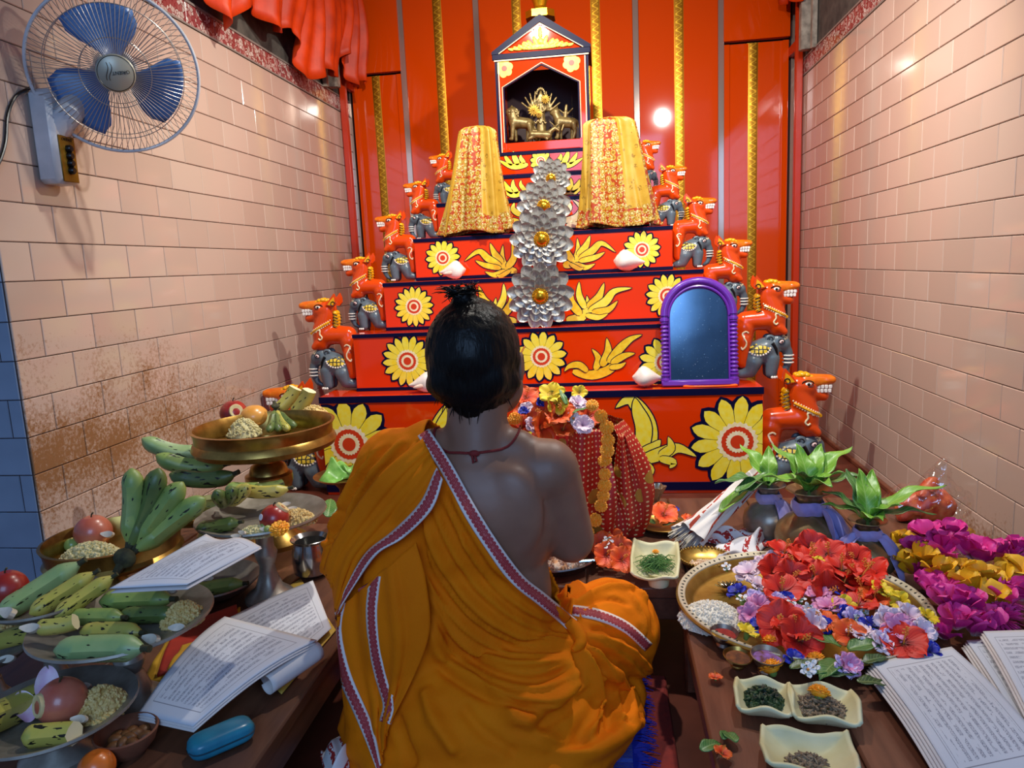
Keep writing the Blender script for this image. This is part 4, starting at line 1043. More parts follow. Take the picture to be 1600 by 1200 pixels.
for amp, wd_, pts in FOLDS:
    L = np.array([tuple(p) for p in line(pts, 6)]); best = np.full(nv, 9.); tt = np.zeros(nv)
    for i in range(len(L)-1):
        a, b = L[i], L[i+1]; ab = b-a; l2 = ab@ab+1e-12; t = np.clip(((co-a)@ab)/l2, 0, 1); dd = np.linalg.norm(co-(a+t[:, None]*ab), axis=1)
        u = dd < best; best[u] = dd[u]; tt[u] = (i+t[u])/(len(L)-1)
    disp += amp*1e-3*1.9*np.exp(-(best/(wd_*.85e-3))**2)*np.clip(np.minimum(tt, 1-tt)*6+.25, 0, 1)
for i in range(nv):
    v = Vector(co[i]); disp[i] += .003*noise.noise(v*14)+.0016*noise.noise(v*38)
cb0 = bvh_of(cloth); disp = np.clip(disp, -.009, .022)
co += no*disp[:, None]; co[:, 2] = np.maximum(co[:, 2], .022)
cloth.vertices.foreach_set('co', co.ravel()); cloth.update()
cb = bvh_of(cloth)
# open the cloth along the diagonal hem so the right back and arm stay bare
HEM = [(395, 55), (470, 170), (560, 330), (640, 455), (720, 560), (800, 625), (905, 712), (945, 735)]
hem3 = line(HEM, 6)
hz = np.array([p.z for p in hem3]); hx = np.array([p.x for p in hem3]); o_ = np.argsort(hz)
hz, hx = hz[o_], hx[o_]
bm = bmesh.new(); bm.from_mesh(cloth)
kill = [f for f in bm.faces if (lambda c: c.z > max(hz[0], .27) and (c.z > .36 or c.x < -.085) and c.y < 1.37 and c.x > np.interp(c.z, hz, hx))(f.calc_center_median())]
bmesh.ops.delete(bm, geom=kill, context='FACES'); bm.to_mesh(cloth); bm.free()
def cloth_mat():
    n = N('saffron_cotton'); n.p(Base_Color=n.ramp(n.noise(9, 4), [(.3, '#de6e02'), (.7, '#ea7c04')]), Roughness=.8)
    n.set(n.b, 'Specular IOR Level', .12); n.p(Subsurface_Weight=.05, Subsurface_Radius=(.01, .005, .001))
    w1 = n.noise(60, 4, None, .6); w2 = n.noise(700, 2); n.bump(n.math('ADD', w1, n.math('MULTIPLY', w2, .35)), .35, .003); return n.m
MT_SAF = cloth_mat()
cloth.transform(TOB); mats_on(cloth, MT_SAF); cloth.shade_smooth()
wrap = obj('saffron_wrap', cloth, person); sd = wrap.modifiers.new('thickness', 'SOLIDIFY'); sd.thickness = .004; sd.offset = -1
def border_mat():
    n = N('woven_red_border'); uv = n.coord('UV'); s = n.sep(uv)
    edge = n.math('GREATER_THAN', n.math('ABSOLUTE', n.math('SUBTRACT', s[0], .5)), .36)
    zz = n.math('ABSOLUTE', n.math('SUBTRACT', n.math('FRACT', n.math('MULTIPLY', s[1], 120.0)), .5))
    tri = n.math('GREATER_THAN', n.math('ADD', n.math('MULTIPLY', n.math('ABSOLUTE', n.math('SUBTRACT', s[0], .5)), 3.0), zz), 1.22)
    stripe = n.math('LESS_THAN', n.math('ABSOLUTE', n.math('SUBTRACT', n.math('FRACT', n.math('MULTIPLY', s[0], 9.0)), .5)), .12)
    knot = n.math('MULTIPLY', n.math('LESS_THAN', n.math('ABSOLUTE', n.math('SUBTRACT', s[0], .5)), .14), n.math('GREATER_THAN', n.noise(420), .55))
    c = n.mix(n.math('MULTIPLY', n.math('MAXIMUM', stripe, knot), .55), '#a3222a', '#cf7a78')
    c = n.mix(tri, c, '#d9b9b0'); c = n.mix(edge, c, '#e6dcd6')
    n.p(Base_Color=c, Roughness=.7); n.bump(n.noise(600, 2), .3, .002); return n.m
MT_BORD = border_mat()
def ribbon(pts, wpx, name='woven_border', off=.006, b=None, k=6, lift=None):
    P = catmull([(*cc(u, v), 0) for u, v in pts], k); n = len(P); rows = []; L = 0.; prev = None
    for i, p in enumerate(P):
        t = (P[min(i+1, n-1)]-P[max(i-1, 0)]).normalized(); nn = Vector((-t.y, t.x, 0)); row = []
        for j in range(5):
            q = p+nn*wpx*(j/4-.5); h = hit(q.x, q.y, b); d = (CAMP-h).normalized(); row.append(h+d*(off+.0015*math.sin(PI*j/4)))
        c = row[2]
        if prev is not None: L += (c-prev).length
        prev = c; rows.append((row, L))
    m = MB(); vs = []; uv = []
    for row, l in rows:
        for j, p in enumerate(row): vs.append(p); uv.append((j/4, l))
    fs = [(i*5+j, i*5+j+1, i*5+j+6, i*5+j+5) for i in range(n-1) for j in range(4)]
    m.add(vs, fs, 0, uv); m.xf(TOB); o = m.build(name, MT_BORD, wrap, angle=80)
    sd = o.modifiers.new('thickness', 'SOLIDIFY'); sd.thickness = .004; sd.offset = -1; return o
ribbon(HEM[:-1], 21)
ribbon([(905, 662), (990, 676), (1085, 718), (1165, 790)], 17, off=.004)
def patch(c1, c2, off0, off1, name, nu=36, nw=40, fold=(), bot=0., edge=None, wpx=19):
    """loose layer of the shawl lying between two traced curves"""
    A = catmull([(*cc(u, v), 0) for u, v in c1], 8); B = catmull([(*cc(u, v), 0) for u, v in c2], 8)
    def pick(P, t): x = t*(len(P)-1); i = min(int(x), len(P)-2); return P[i].lerp(P[i+1], x-i)
    m = MB()
    def fn(u, v):
        q = pick(A, v).lerp(pick(B, v), u); h = hit(q.x, q.y, cb0); d = (CAMP-h).normalized(); d.z *= .4
        f = 0.
        for am, fr, ph in fold: f += am*math.sin(6.283*fr*u+ph+1.2*v)*math.sin(PI*min(1, u*1.0+.05))
        return h+d*(off0+(off1-off0)*u+max(-.004, f)+bot*v)
    m.grid(fn, nu, nw); me = m.mesh(name, MT_SAF, 80); me.transform(TOB)
    if edge is not None:          # woven border along one long edge of the layer
        m = MB(); vs = []; uv = []; Lc = 0.; pv = None; K = 60
        for i in range(K+1):
            v = i/K; wu = wpx/max(1., (pick(A, v)-pick(B, v)).length)
            row = []
            for j in range(5):
                u = (1-wu*(1-j/4)) if edge else wu*j/4; u = max(0., min(1., u)); p = Vector(fn(u, v)); row.append(p+(CAMP-p).normalized()*.0035)
            Lc += (row[2]-pv).length if pv is not None else 0; pv = row[2]
            for j, p in enumerate(row): vs.append(p); uv.append((j/4, Lc))
        m.add(vs, [(i*5+j, i*5+j+1, i*5+j+6, i*5+j+5) for i in range(K) for j in range(4)], 0, uv); m.xf(TOB)
        bo = m.build('woven_border', MT_BORD, wrap, angle=80); sb = bo.modifiers.new('thickness', 'SOLIDIFY'); sb.thickness = .003; sb.offset = -1
    o = obj(name, me, wrap); sd = o.modifiers.new('thickness', 'SOLIDIFY'); sd.thickness = .003; sd.offset = -1; return o, bvh_of_w(me)
def bvh_of_w(me):
    n = len(me.vertices); c = np.empty(n*3); me.vertices.foreach_get('co', c); c = c.reshape(-1, 3)+np.array(PB)
    return BVHTree.FromPolygons([tuple(p) for p in c], [tuple(p.vertices) for p in me.polygons])
p2, b2 = patch([(100, 655), (82, 745), (110, 880), (165, 1010), (205, 1110), (245, 1215)], [(372, 420), (405, 560), (415, 720), (360, 880), (295, 1010), (268, 1070)], .016, .026, 'shawl_fold', fold=((.006, 3.2, .4), (.004, 6.1, 1.2)), edge=0)
p1, b1 = patch([(395, 75), (260, 185), (150, 330), (70, 480), (55, 620), (82, 742)], [(462, 205), (425, 305), (330, 400), (240, 455), (170, 550), (100, 660)], .018, .036, 'shawl_end', fold=((.006, 2.2, .2), (.004, 4.6, 1.0)), edge=1)
ribbon([(232, 545), (218, 660), (228, 790), (252, 900), (276, 985), (262, 1045)], 17, b=b2, off=.006)
kn = [hit(p.x, p.y) for p in catmull([(*cc(u, v), 0) for u, v in ((850, 655), (888, 700), (922, 738), (930, 775), (905, 800))], 5)]
m = MB(); m.tube([p+(CAMP-p).normalized()*.006 for p in kn], [.004+.010*math.sin(PI*i/(len(kn)-1)) for i in range(len(kn))], 10); m.xf(TOB).build('waist_roll', MT_SAF, wrap)
# red thread round the neck
m = MB(); ring = []; bb = bvh_of_w(body)
for i in range(41):
    a = 2*PI*i/40; p = Vector((-.235+.075*math.cos(a), 1.25+.075*math.sin(a), .622+.012*math.sin(a))); h = bb.find_nearest(p); ring.append(h[0]+h[1]*.002)
m.tube(ring, .0024, 6); k0 = ring[30]
m.ell(k0+Vector((.006, -.004, 0)), (.010, .005, .006), 8, 6); m.tube([k0+Vector((.006, -.004, 0)), k0+Vector((.010, -.008, -.012)), k0+Vector((.004, -.006, -.016)), k0+Vector((.002, -.006, .004))], .0022, 6)
m.xf(TOB).build('neck_thread', M('dark_red_thread', '#7a1a18', rough=.8, bump=.5, bscale=400), person)
# ------------------------------------------------------------------ low tables and mats
ZT = .20
def wood_mat(name, a, b, rough=.4):
    n = N(name); t = n.n('ShaderNodeMapping'); n.set(t, 'Vector', n.coord()); t.inputs['Scale'].default_value = (14, 1.6, 14)
    nz = n.noise(3, 5, t.outputs[0], .6); n.p(Base_Color=n.ramp(nz, [(.3, a), (.7, b)]), Roughness=rough); n.bump(nz, .15, .003); return n.m
MT_WOOD = wood_mat('dark_table_wood', '#4a2c1e', '#6b4430', .38); MT_WOODR = wood_mat('red_brown_table_wood', '#5a3222', '#7d4c36', .3)
def table(name, x0, x1, y0, y1, zt, label, mat):
    cx, cy = (x0+x1)/2, (y0+y1)/2; t = thing(name, (cx, cy, 0), label, 'table'); w_, d_ = x1-x0, y1-y0
    k = max(1, round(w_/.22)); 
    for i in range(k):
        m = MB(); m.box((-w_/2+w_*(i+.5)/k, 0, zt-.014), (w_/k-.002, d_, .028), bev=.004); m.build('plank', mat, t)
    for sy in (-1, 1):
        m = MB(); m.box((0, sy*(d_/2-.02), zt-.055), (w_-.02, .022, .054), bev=.003); m.build('apron', mat, t)
    for sx in (-1, 1):
        m = MB(); m.box((sx*(w_/2-.02), 0, zt-.055), (.022, d_-.06, .054), bev=.003); m.build('apron', mat, t)
        for sy in (-1, 1):
            m = MB(); m.box((sx*(w_/2-.035), sy*(d_/2-.035), (zt-.028)/2), (.05, .05, zt-.028), bev=.005); m.build('leg', mat, t)
    return t
table('low_table', -1.40, -.538, .55, 1.95, ZT, 'low dark wooden table holding the fruit offerings', MT_WOOD)
table('low_table', .138, .98, .50, 1.515, ZT, 'low red-brown wooden table holding the flower tray', MT_WOODR)
table('low_table', -.52, .86, 1.545, 2.17, ZT, 'low dark wooden table between the seated person and the altar', MT_WOOD)
def rug_mat():
    n = N('blue_rug'); s = n.sep(n.coord())
    st = n.math('SINE', n.math('MULTIPLY', s[1], 70.0)); st2 = n.math('GREATER_THAN', st, .92)
    mot = n.math('MULTIPLY', n.math('LESS_THAN', n.math('ABSOLUTE', n.math('SUBTRACT', n.math('ABSOLUTE', n.math('SINE', n.math('MULTIPLY', s[0], 40.0))), n.math('ABSOLUTE', n.math('SINE', n.math('MULTIPLY', s[1], 40.0))))), .12), n.math('LESS_THAN', s[1], -.02))
    c = n.mix(st2, n.ramp(n.noise(60, 3), [(.3, '#0a1a8a'), (.7, '#1230b4')]), '#2a55d8'); c = n.mix(mot, c, '#c06a2a')
    n.p(Base_Color=c, Roughness=.95, Sheen_Weight=.3); n.bump(n.noise(220, 3), .8, .004); return n.m
m = MB(); m.box((-.2, 1.08, .005), (.62, .86, .01), bev=.003); m.build('floor_cloth', M('maroon_cloth', '#8a2418', '#6c1a14', rough=.9, scale=30, bump=.4, bscale=200), loc=(0, 0, .0005), label='maroon cloth spread on the floor beneath the blue rug', cat='rug')
rug = thing('blue_rug', (-.22, 1.10, .011), 'blue woven rug with fringed edge under the seated person', 'rug')
m = MB(); m.box((0, 0, .004), (.50, .82, .008), bev=.003); m.build('weave', rug_mat(), rug)
m = MB(); r_ = random.Random(11)
for sx in (-1, 1):
    for i in range(420):
        y = -.41+.82*i/419; x = sx*.245; L = r_.uniform(.03, .055); a = r_.uniform(-.5, .5)
        m.tube([(x, y, .006), (x+sx*L*.5, y+a*.01, .008), (x+sx*L, y+a*.03, .002)], [.0016, .0014, .0006], 4)
m.build('fringe', M('blue_fringe', '#0c1c8c', rough=.95), rug, kind='stuff')
# checked towel tucked at the lower left
def towel_mat(name, stripe):
    n = N(name); uv = n.coord('UV'); s = n.sep(uv); f = n.math('FRACT', n.math('MULTIPLY', s[0], 5.0)); b = n.math('LESS_THAN', f, stripe)
    p = n.math('GREATER_THAN', n.noise(150, 3), .45)
    n.p(Base_Color=n.mix(n.math('MULTIPLY', b, p), '#e9e4e2', '#a82420'), Roughness=.85); n.bump(n.noise(500), .2, .002); return n.m
MT_TOWEL = towel_mat('white_towel_red_border', .35)
def crumple(name, c, sx, sy, h, rz, mat, label, cat, seed, parent=None):
    r = random.Random(seed); ph = [r.uniform(0, 6.28) for _ in range(6)]; m = MB()
    def fn(u, v):
        x, y = (u-.5)*sx, (v-.5)*sy; e = math.sin(PI*u)**.6*math.sin(PI*v)**.6
        z = h*e*(.55+.25*math.sin(9*u+ph[0]+4*v)+.2*math.sin(13*v+ph[1]-5*u)+.12*math.sin(23*u+ph[2]))
        return (x+.02*math.sin(7*v+ph[3]), y+.02*math.sin(8*u+ph[4]), max(.002, z))
    m.grid(fn, 50, 50); o = m.build(name, mat, parent, c, angle=80, label=label, cat=cat); o.rotation_euler.z = rz
    sd = o.modifiers.new('thickness', 'SOLIDIFY'); sd.thickness = .002; return o
crumple('folded_towel', (-.495, 1.08, .022), .07, .28, .07, .1, MT_TOWEL, 'white towel with red woven border tucked beside the saffron cloth hem', 'towel', 3)

# ------------------------------------------------------------------ fruit and offerings kit
def ban_mat(name, a, b, spot):
    n = N(name); nz = n.noise(16, 3); c = n.ramp(nz, [(.3, a), (.7, b)])
    t = n.n('ShaderNodeMapping'); n.set(t, 'Vector', n.coord()); t.inputs['Scale'].default_value = (40, 130, 130)
    sp = n.noise(1, 2, t.outputs[0], .5); m1 = n.math('GREATER_THAN', sp, spot)
    bl = n.math('GREATER_THAN', n.noise(13, 3, None, .65), .66); c = n.mix(n.math('MAXIMUM', m1, bl), c, '#1c1a0e')
    n.p(Base_Color=c, Roughness=.42); n.bump(nz, .1, .002); return n.m
BAN = [ban_mat('banana_green', '#74904a', '#a0ac58', .66), ban_mat('banana_dark_green', '#4a6030', '#6e7c3a', .64), ban_mat('banana_yellow_green', '#a8a648', '#c8b458', .62), ban_mat('banana_pale', '#7c9c62', '#a2b47a', .67)]
MT_STEM = M('banana_stem', '#4c4a28', '#2a2614', rough=.8, scale=60)
def banana_mesh(L, r, bend, name='banana', mi=0, cut=False):
    m = MB(); n = 9; N_ = 16; vs = []; fs = []
    for j in range(N_+1):
        t = j/N_; a = (t-.5)*bend; R = L/bend
        c = Vector((R*math.sin(a), 0, R*(1-math.cos(a)))); tg = Vector((math.cos(a), 0, math.sin(a))); nn = Vector((-math.sin(a), 0, math.cos(a)))
        rr = r*(min(1, (t/.16)**.55 if t > 0 else 0)*.86+.14 if t < .16 else 1 if t < .8 or cut else 1-.72*((t-.8)/.2)**1.4)
        for i in range(n):
            q = 2*PI*i/n; k = 1+.07*math.cos(5*q); vs.append(c+nn*(rr*k*math.cos(q))+Vector((0, rr*k*math.sin(q), 0)))
    for j in range(N_):
        for i in range(n): k = (i+1) % n; fs.append((j*n+i, j*n+k, (j+1)*n+k, (j+1)*n+i))
    fs += [tuple(range(n))[::-1]]; m.add(vs, fs, 0); m.add([vs[N_*n+i] for i in range(n)], [tuple(range(n))], 1 if not cut else 2)
    if not cut:
        a = .5*bend; R = L/bend; c = Vector((R*math.sin(a), 0, R*(1-math.cos(a)))); tg = Vector((math.cos(a), 0, math.sin(a))); m.tube([c-tg*.004, c+tg*.008, c+tg*.014], [r*.30, r*.26, r*.30], 7, 1)
    return m.mesh(name, [BAN[mi], MT_STEM, M('banana_flesh', '#e8dcb0', rough=.6)], 60)
BM = [[banana_mesh(.15, .020, .95, mi=k), banana_mesh(.135, .0195, .6, mi=k), banana_mesh(.12, .0195, 1.2, mi=k)] for k in range(4)]
BCUT = [banana_mesh(.075, .0165, .5, mi=k, cut=True) for k in range(4)]
def bunch(loc, rz, n, label, mi=0, spread=.5, tilt=0., sc=1., roll=0., fan=.26, group='banana bunches'):
    """hand of bananas joined at one dark crown"""
    t = thing('banana_bunch', loc, label, 'bananas', rot=(roll, tilt, rz), scale=sc, group=group)
    for i in range(n):
        me = BM[(mi+(1 if i % 3 == 2 else 0)) % 4][i % 2]; o = obj('banana', me, t); a = (i-(n-1)/2)*fan
        o.location = (-.085*math.cos(a), -.085*math.sin(a)*1.0, .004*(i % 2)); o.rotation_euler = (.35*(i-(n-1)/2)/max(1, n/2), 0, a)
    m = MB(); m.ell((.008, 0, .030), (.018, .008+.003*n, .011), 12, 8); m.tube([(.015, 0, .030), (.036, 0, .036)], [.009, .007], 7); m.build('crown', MT_STEM, t); return t
def orient(x, z):
    x = Vector(x).normalized(); z = Vector(z); z = (z-x*z.dot(x)).normalized(); return Matrix((x, z.cross(x), z)).transposed().to_euler()
def single_banana(loc, rot, label, mi=0, k=1, sc=1., cut=False, group='loose bananas'):
    return obj('banana', BCUT[mi] if cut else BM[mi][k], None, loc, rot, sc, label=label, cat='banana', group=group)
def apple_mat(name, a, b):
    n = N(name); s = n.sep(n.coord()); n.p(Base_Color=n.ramp(n.noise(18, 4), [(.3, a), (.7, b)]), Roughness=.3, Coat_Weight=.2); return n.m
MT_AP = apple_mat('apple_red', '#8a1c1c', '#a8342a'); MT_AP2 = apple_mat('apple_rosy', '#b0503e', '#c87a5e'); MT_MANGO = apple_mat('mango_orange', '#d08a34', '#e0a552'); MT_ORA = apple_mat('orange_fruit_skin', '#d8621a', '#e07a2c')
MT_FLESH = M('cut_flesh', '#e0cf9a', '#cbb27a', rough=.6, scale=40)
def apple(loc, r, mat, label, cut=None, rot=None, cat='apple', squash=.92):
    t = thing('apple' if cat == 'apple' else cat.replace(' ', '_'), loc, label, cat, rot=rot)
    pr = []
    for i in range(15):
        a = PI*i/14; rr = r*math.sin(a)*(1+.06*math.cos(a)); z = r*squash*(1-math.cos(a))
        if i == 14: z -= r*.12
        if i == 13: z -= r*.02
        if i == 0: z += r*.08
        pr.append((max(rr, .0008), z))
    m = MB(); m.lathe(pr, 26); m.build('fruit', mat, t)
    if cat == 'apple':
        m = MB(); m.tube([(0, 0, r*1.7), (.002, 0, r*1.9), (.006, 0, r*2.02)], [.0015, .0015, .002], 6); m.build('stem', MT_STEM, t)
    if cut:
        d = Vector(cut).normalized(); q = d.to_track_quat('Z', 'Y').to_matrix()
        m = MB(); c = Vector((0, 0, r*squash))+d*(r*.88); m.lathe([(r*.50, -.006), (r*.50, .0), (r*.46, .003), (r*.20, .002), (r*.14, -.004), (.0005, -.006)], 20, c, rot=q); m.build('cut_face', MT_FLESH, t)
    return t
MT_SPR = M('sprouted_grain', '#b8aa6a', '#ddd2a0', rough=.6, scale=120, lo=.3, hi=.7); MT_CHK = M('soaked_gram', '#c8a458', '#e0c684', rough=.6, scale=120)
def pile(loc, rx, ry, h, n, gs, mat, label, seed, cat='grain'):
    r = random.Random(seed); m = MB(); 
    m.lathe([(1, 0), (.8, .45), (.5, .8), (.2, .97), (.001, 1.0)], 16); m.v = [(x*rx, y*ry, z*h) for x, y, z in m.v]
    for _ in range(n):
        a = r.uniform(0, 6.283); q = math.sqrt(r.random()); x, y = q*math.cos(a), q*math.sin(a); z = h*(1-q*q)**.9
        R = Euler((r.uniform(0, 6), r.uniform(0, 6), r.uniform(0, 6))).to_matrix(); g = gs*r.uniform(.75, 1.2)
        m.ell((x*rx*1.03, y*ry*1.03, z+g*.35), (g, g*.62, g*.55), 6, 4, rot=R)
    return m.build('grain_heap', mat, None, loc, label=label, cat=cat, kind='stuff')
MT_COCO = M('coconut_white', '#d6ccba', '#bcae98', rough=.5, scale=40); MT_HUSK = M('coconut_husk', '#3a2418', '#5a3a26', rough=.8, scale=60)
def coco(loc, rz, label, s=1., tilt=.4, group='coconut pieces'):
    m = MB(); s = s*.46
    def fn(u, v):
        a = (u-.5)*1.2; R = .045*s
        return (R*math.sin(a), (v-.5)*.022*s, R*(1-math.cos(a)))
    N_ = 8
    top = [(.045*s*math.sin((i/N_-.5)*1.3), .045*s*(1-math.cos((i/N_-.5)*1.3))) for i in range(N_+1)]
    w_ = .011*s
    vs = []
    for k_i, (x, z) in enumerate(top):
        wk = w_*(.3+.9*math.sin(PI*k_i/N_))
        for y in (-wk, wk):
            for o in (0, .014*s): vs.append((x, y, z+o))
    fs = []
    for i in range(N_):
        a = i*4; b = a+4; fs += [(a, b, b+2, a+2), (a+1, a+3, b+3, b+1), (a, a+1, b+1, b), (a+2, b+2, b+3, a+3)]
    fs += [(0, 2, 3, 1), (N_*4, N_*4+1, N_*4+3, N_*4+2)]
    m.add(vs, fs, 0); 
    for k in range(len(m.f)):
        if k < 4*N_ and k % 4 == 0: m.mi[k] = 1
    o = m.build('coconut_piece', [MT_COCO, MT_HUSK], None, loc, label=label, cat='coconut', group=group); o.rotation_euler = (min(tilt, .95), 0, ((rz+.6) % 1.2)-.6); return o
# brass and steel serving ware
def brass_mat(name, a, b, rough=.28, metal=.95):
    n = N(name); nz = n.noise(22, 5, None, .6); n.p(Base_Color=n.ramp(nz, [(.3, a), (.7, b)]), Roughness=n.math('ADD', rough-.06, n.math('MULTIPLY', nz, .2)), Metallic=metal); n.bump(n.noise(45, 3), .08, .002); return n.m
MT_BRASS = brass_mat('worn_brass', '#8a6a34', '#b8924c'); MT_DKB = brass_mat('dark_bronze', '#857d70', '#aca498', .34, .6); MT_STL = brass_mat('bright_steel', '#9a9a98', '#bcbcba', .14); MT_BRASS2 = brass_mat('pale_brass', '#b08a3c', '#d0ac5c', .3)
def stand(loc, r, zr, label, mat, deep=.0, stem=True, base=ZT, lip=.012, cat='offering stand', foot=None):
    """dish with its rim at height zr, on a turned pedestal standing at z = base"""
    H_ = zr-base; t = thing('offering_stand', (loc[0], loc[1], base), label, cat, group='offering stands')
    dd = deep or (.022 if stem else zr-base-.001); m = MB()
    if deep: pr = [(.001, H_-dd), (r*.86, H_-dd), (r*.95, H_-dd+.006), (r*.985, H_-dd*.75), (r*.94, H_-dd*.6), (r*.955, H_-.012), (r*1.0, H_), (r*.955, H_+.001), (r*.91, H_-.014), (r*.88, H_-dd+.012), (.001, H_-dd+.007)]
    else: pr = [(.001, H_-dd), (r*.45, H_-dd), (r*.75, H_-dd*.72), (r*.96, H_-.004), (r, H_), (r*.99, H_+.004), (r*.94, H_+.0015), (r*.74, H_-dd*.5), (r*.45, H_-dd+.005), (.001, H_-dd+.005)]
    m.lathe(pr, 56); m.build('dish', mat, t)
    if stem:
        f = foot or min(.055, r*.5); Hs = H_-dd+.002; m = MB()
        m.lathe([(f, 0), (f, .008), (f*.9, .014), (f*.55, .03), (f*.36, .06), (f*.30, Hs*.45), (f*.42, Hs*.55), (f*.46, Hs*.62), (f*.36, Hs*.68), (f*.34, Hs*.8), (f*.5, Hs*.93), (f*.62, Hs)], 32); m.build('pedestal', mat, t)
    return t
def T(px, py, z): return atZ(px, py, z)
def rpx(w_, p): return w_*((p-CAMP).dot(CF))/FPX
Z1 = .40; Z6 = .36
# tall pedestal tray
p = atY(412, 662, 1.80); r1 = rpx(109, p); tz = p.z
tt = thing('offering_stand', (p.x, 1.80, ZT), 'tall brass pedestal tray with a deep rim, highest of the fruit stands', 'offering stand', group='offering stands')
H_ = tz-ZT; m = MB(); m.lathe([(.001, H_-.068), (r1*.88, H_-.068), (r1*.97, H_-.062), (r1*1.0, H_-.05), (r1*.975, H_-.038), (r1*.95, H_-.032), (r1*.955, H_-.012), (r1*.995, H_), (r1*.95, H_+.001), (r1*.91, H_-.014), (r1*.89, H_-.05), (.001, H_-.056)], 64); m.build('dish', MT_BRASS, tt)
m = MB(); m.lathe([(.085, 0), (.085, .012), (.06, .03), (.04, .06), (.032, .10), (.04, .13), (.055, .15), (.062, .175), (.062, .195), (.052, .20), (.045, .22), (.03, .23), (.032, .255), (.056, .262), (.056, .285), (.046, .292), (.04, H_-.068)], 40); m.build('pedestal', MT_BRASS, tt)
def on_tall(px, py): v = atZ(px, py, tz-.045); return v
TF = tz-.054
def tp(px, py, dz=0.): v = atZ(px, py, tz-.02); return Vector((v.x, v.y, TF+dz))
apple(tp(366, 652, .012), .040, MT_AP, 'dark red apple with a cut end on the tall brass tray', cut=(.6, -.7, .25))
apple(tp(398, 655, .012), .040, MT_MANGO, 'round orange-yellow fruit beside the apple on the tall brass tray', cat='fruit', squash=.8)
pile(tp(381, 664, .004), .048, .04, .045, 260, .0048, MT_SPR, 'small heap of sprouts on the tall brass tray', 31)
pile(tp(490, 646, .01), .05, .05, .045, 260, .0048, MT_CHK, 'heap of soaked gram at the right rim of the tall brass tray', 32)
bunch(tp(432, 655, .055), 2.2, 4, 'short green banana bunch on the tall brass tray', 1, tilt=-.5, sc=.62)
single_banana(tp(450, 640, .062), (.3, -.8, .5), 'upright cut green banana with black spots, left one on the tall tray', 2, cut=True, sc=1.25); single_banana(tp(474, 643, .058), (.3, -.9, .2), 'upright cut green banana with black spots, right one on the tall tray', 2, cut=True, sc=1.25)
apple(tp(447, 656), .017, apple_mat('guava_green', '#7f9a4a', '#9ab462'), 'small green fruit below the bananas on the tall tray', cat='fruit')
for i, (a, b) in enumerate(((330, 655), (342, 660), (352, 662))): coco(tp(a, b, .012), .5*i, ('dark-skinned coconut piece at the left rim of the tall tray', 'white coconut piece second from the left rim of the tall tray', 'white coconut piece touching the sprouts on the tall tray')[i], .9, 1.1)
# dark pedestal dish in front of it
p = T(409, 803, Z1+.0); stand(p, rpx(99, p), Z1, 'dark bronze pedestal dish with apple, gram and marigold', MT_DKB)
def q4(px, py, dz=0.): v = atZ(px, py, Z1+.01); return Vector((v.x, v.y, Z1-.014+dz))
apple(q4(429, 812), .031, MT_AP, 'dark red apple with a white sticker on the dark bronze dish', cut=(.6, .3, .7))
m = MB(); m.lathe([(.007, 0), (.0068, .0006), (.0002, .0008)], 14); ap = q4(429, 812); d_ = (Vector((-.55, -.75, .3))).normalized()
stk = m.build('fruit_sticker', M('white_sticker', '#ece6e6', rough=.4), None, ap+Vector((0, 0, .0285))+d_*.0312, label='oval white sticker on the dark red apple', cat='sticker'); stk.rotation_euler = d_.to_track_quat('Z', 'Y').to_euler()
pile(q4(462, 800), .045, .032, .026, 320, .0050, MT_CHK, 'heap of soaked gram right of the marigold on the dark dish', 33); pile(q4(398, 820), .034, .020, .018, 220, .0046, MT_SPR, 'heap of sprouts at the front rim of the dark dish', 34)
bunch(q4(352, 795, .03), 2.3, 3, 'dark green banana bunch with upright crown on the dark dish', 1, tilt=.5, sc=.75)
single_banana(q4(340, 815, .014), (1.2, 0, .5), 'dark green banana at the left rim of the dark dish', 1, 2, .75); single_banana(q4(410, 786, .05), (.6, .2, .6), 'yellow-green banana lying behind the apple on the dark dish', 2, 0, .8); single_banana(q4(380, 782, .05), (.9, .1, .2), 'spotted green banana piece behind the dark dish fruit', 0, cut=True); single_banana(q4(420, 780, .048), (.9, .1, .9), 'dark spotted banana piece resting beside the yellow-green banana', 1, cut=True)
for i, (a, b) in enumerate(((370, 833), (381, 828), (458, 790), (466, 797), (447, 783), (415, 822))): coco(q4(a, b, .016), .7*i, ('cube of coconut at the left front of the dark dish', 'coconut cube next to the sprouts on the dark dish', 'upright white coconut slice on the dark dish', 'flat white coconut slice on the dark dish', 'brown-skinned coconut piece at the back of the dark dish', 'round coconut slice beside the marigold on the dark dish')[i], .8, .9 if i < 4 else 1.2)
for i, (a, b) in enumerate(((442, 808), (418, 822), (412, 818))): apple(q4(a, b, .01), .0085, apple_mat('grape_green%d' % i, '#8a9a4a', '#a8b468') if i == 0 else MATS['grape_green0'], ('green grape right of the dark red apple', 'green grape at the front rim of the dark dish', 'green grape left of the marigold')[i], cat='grape')
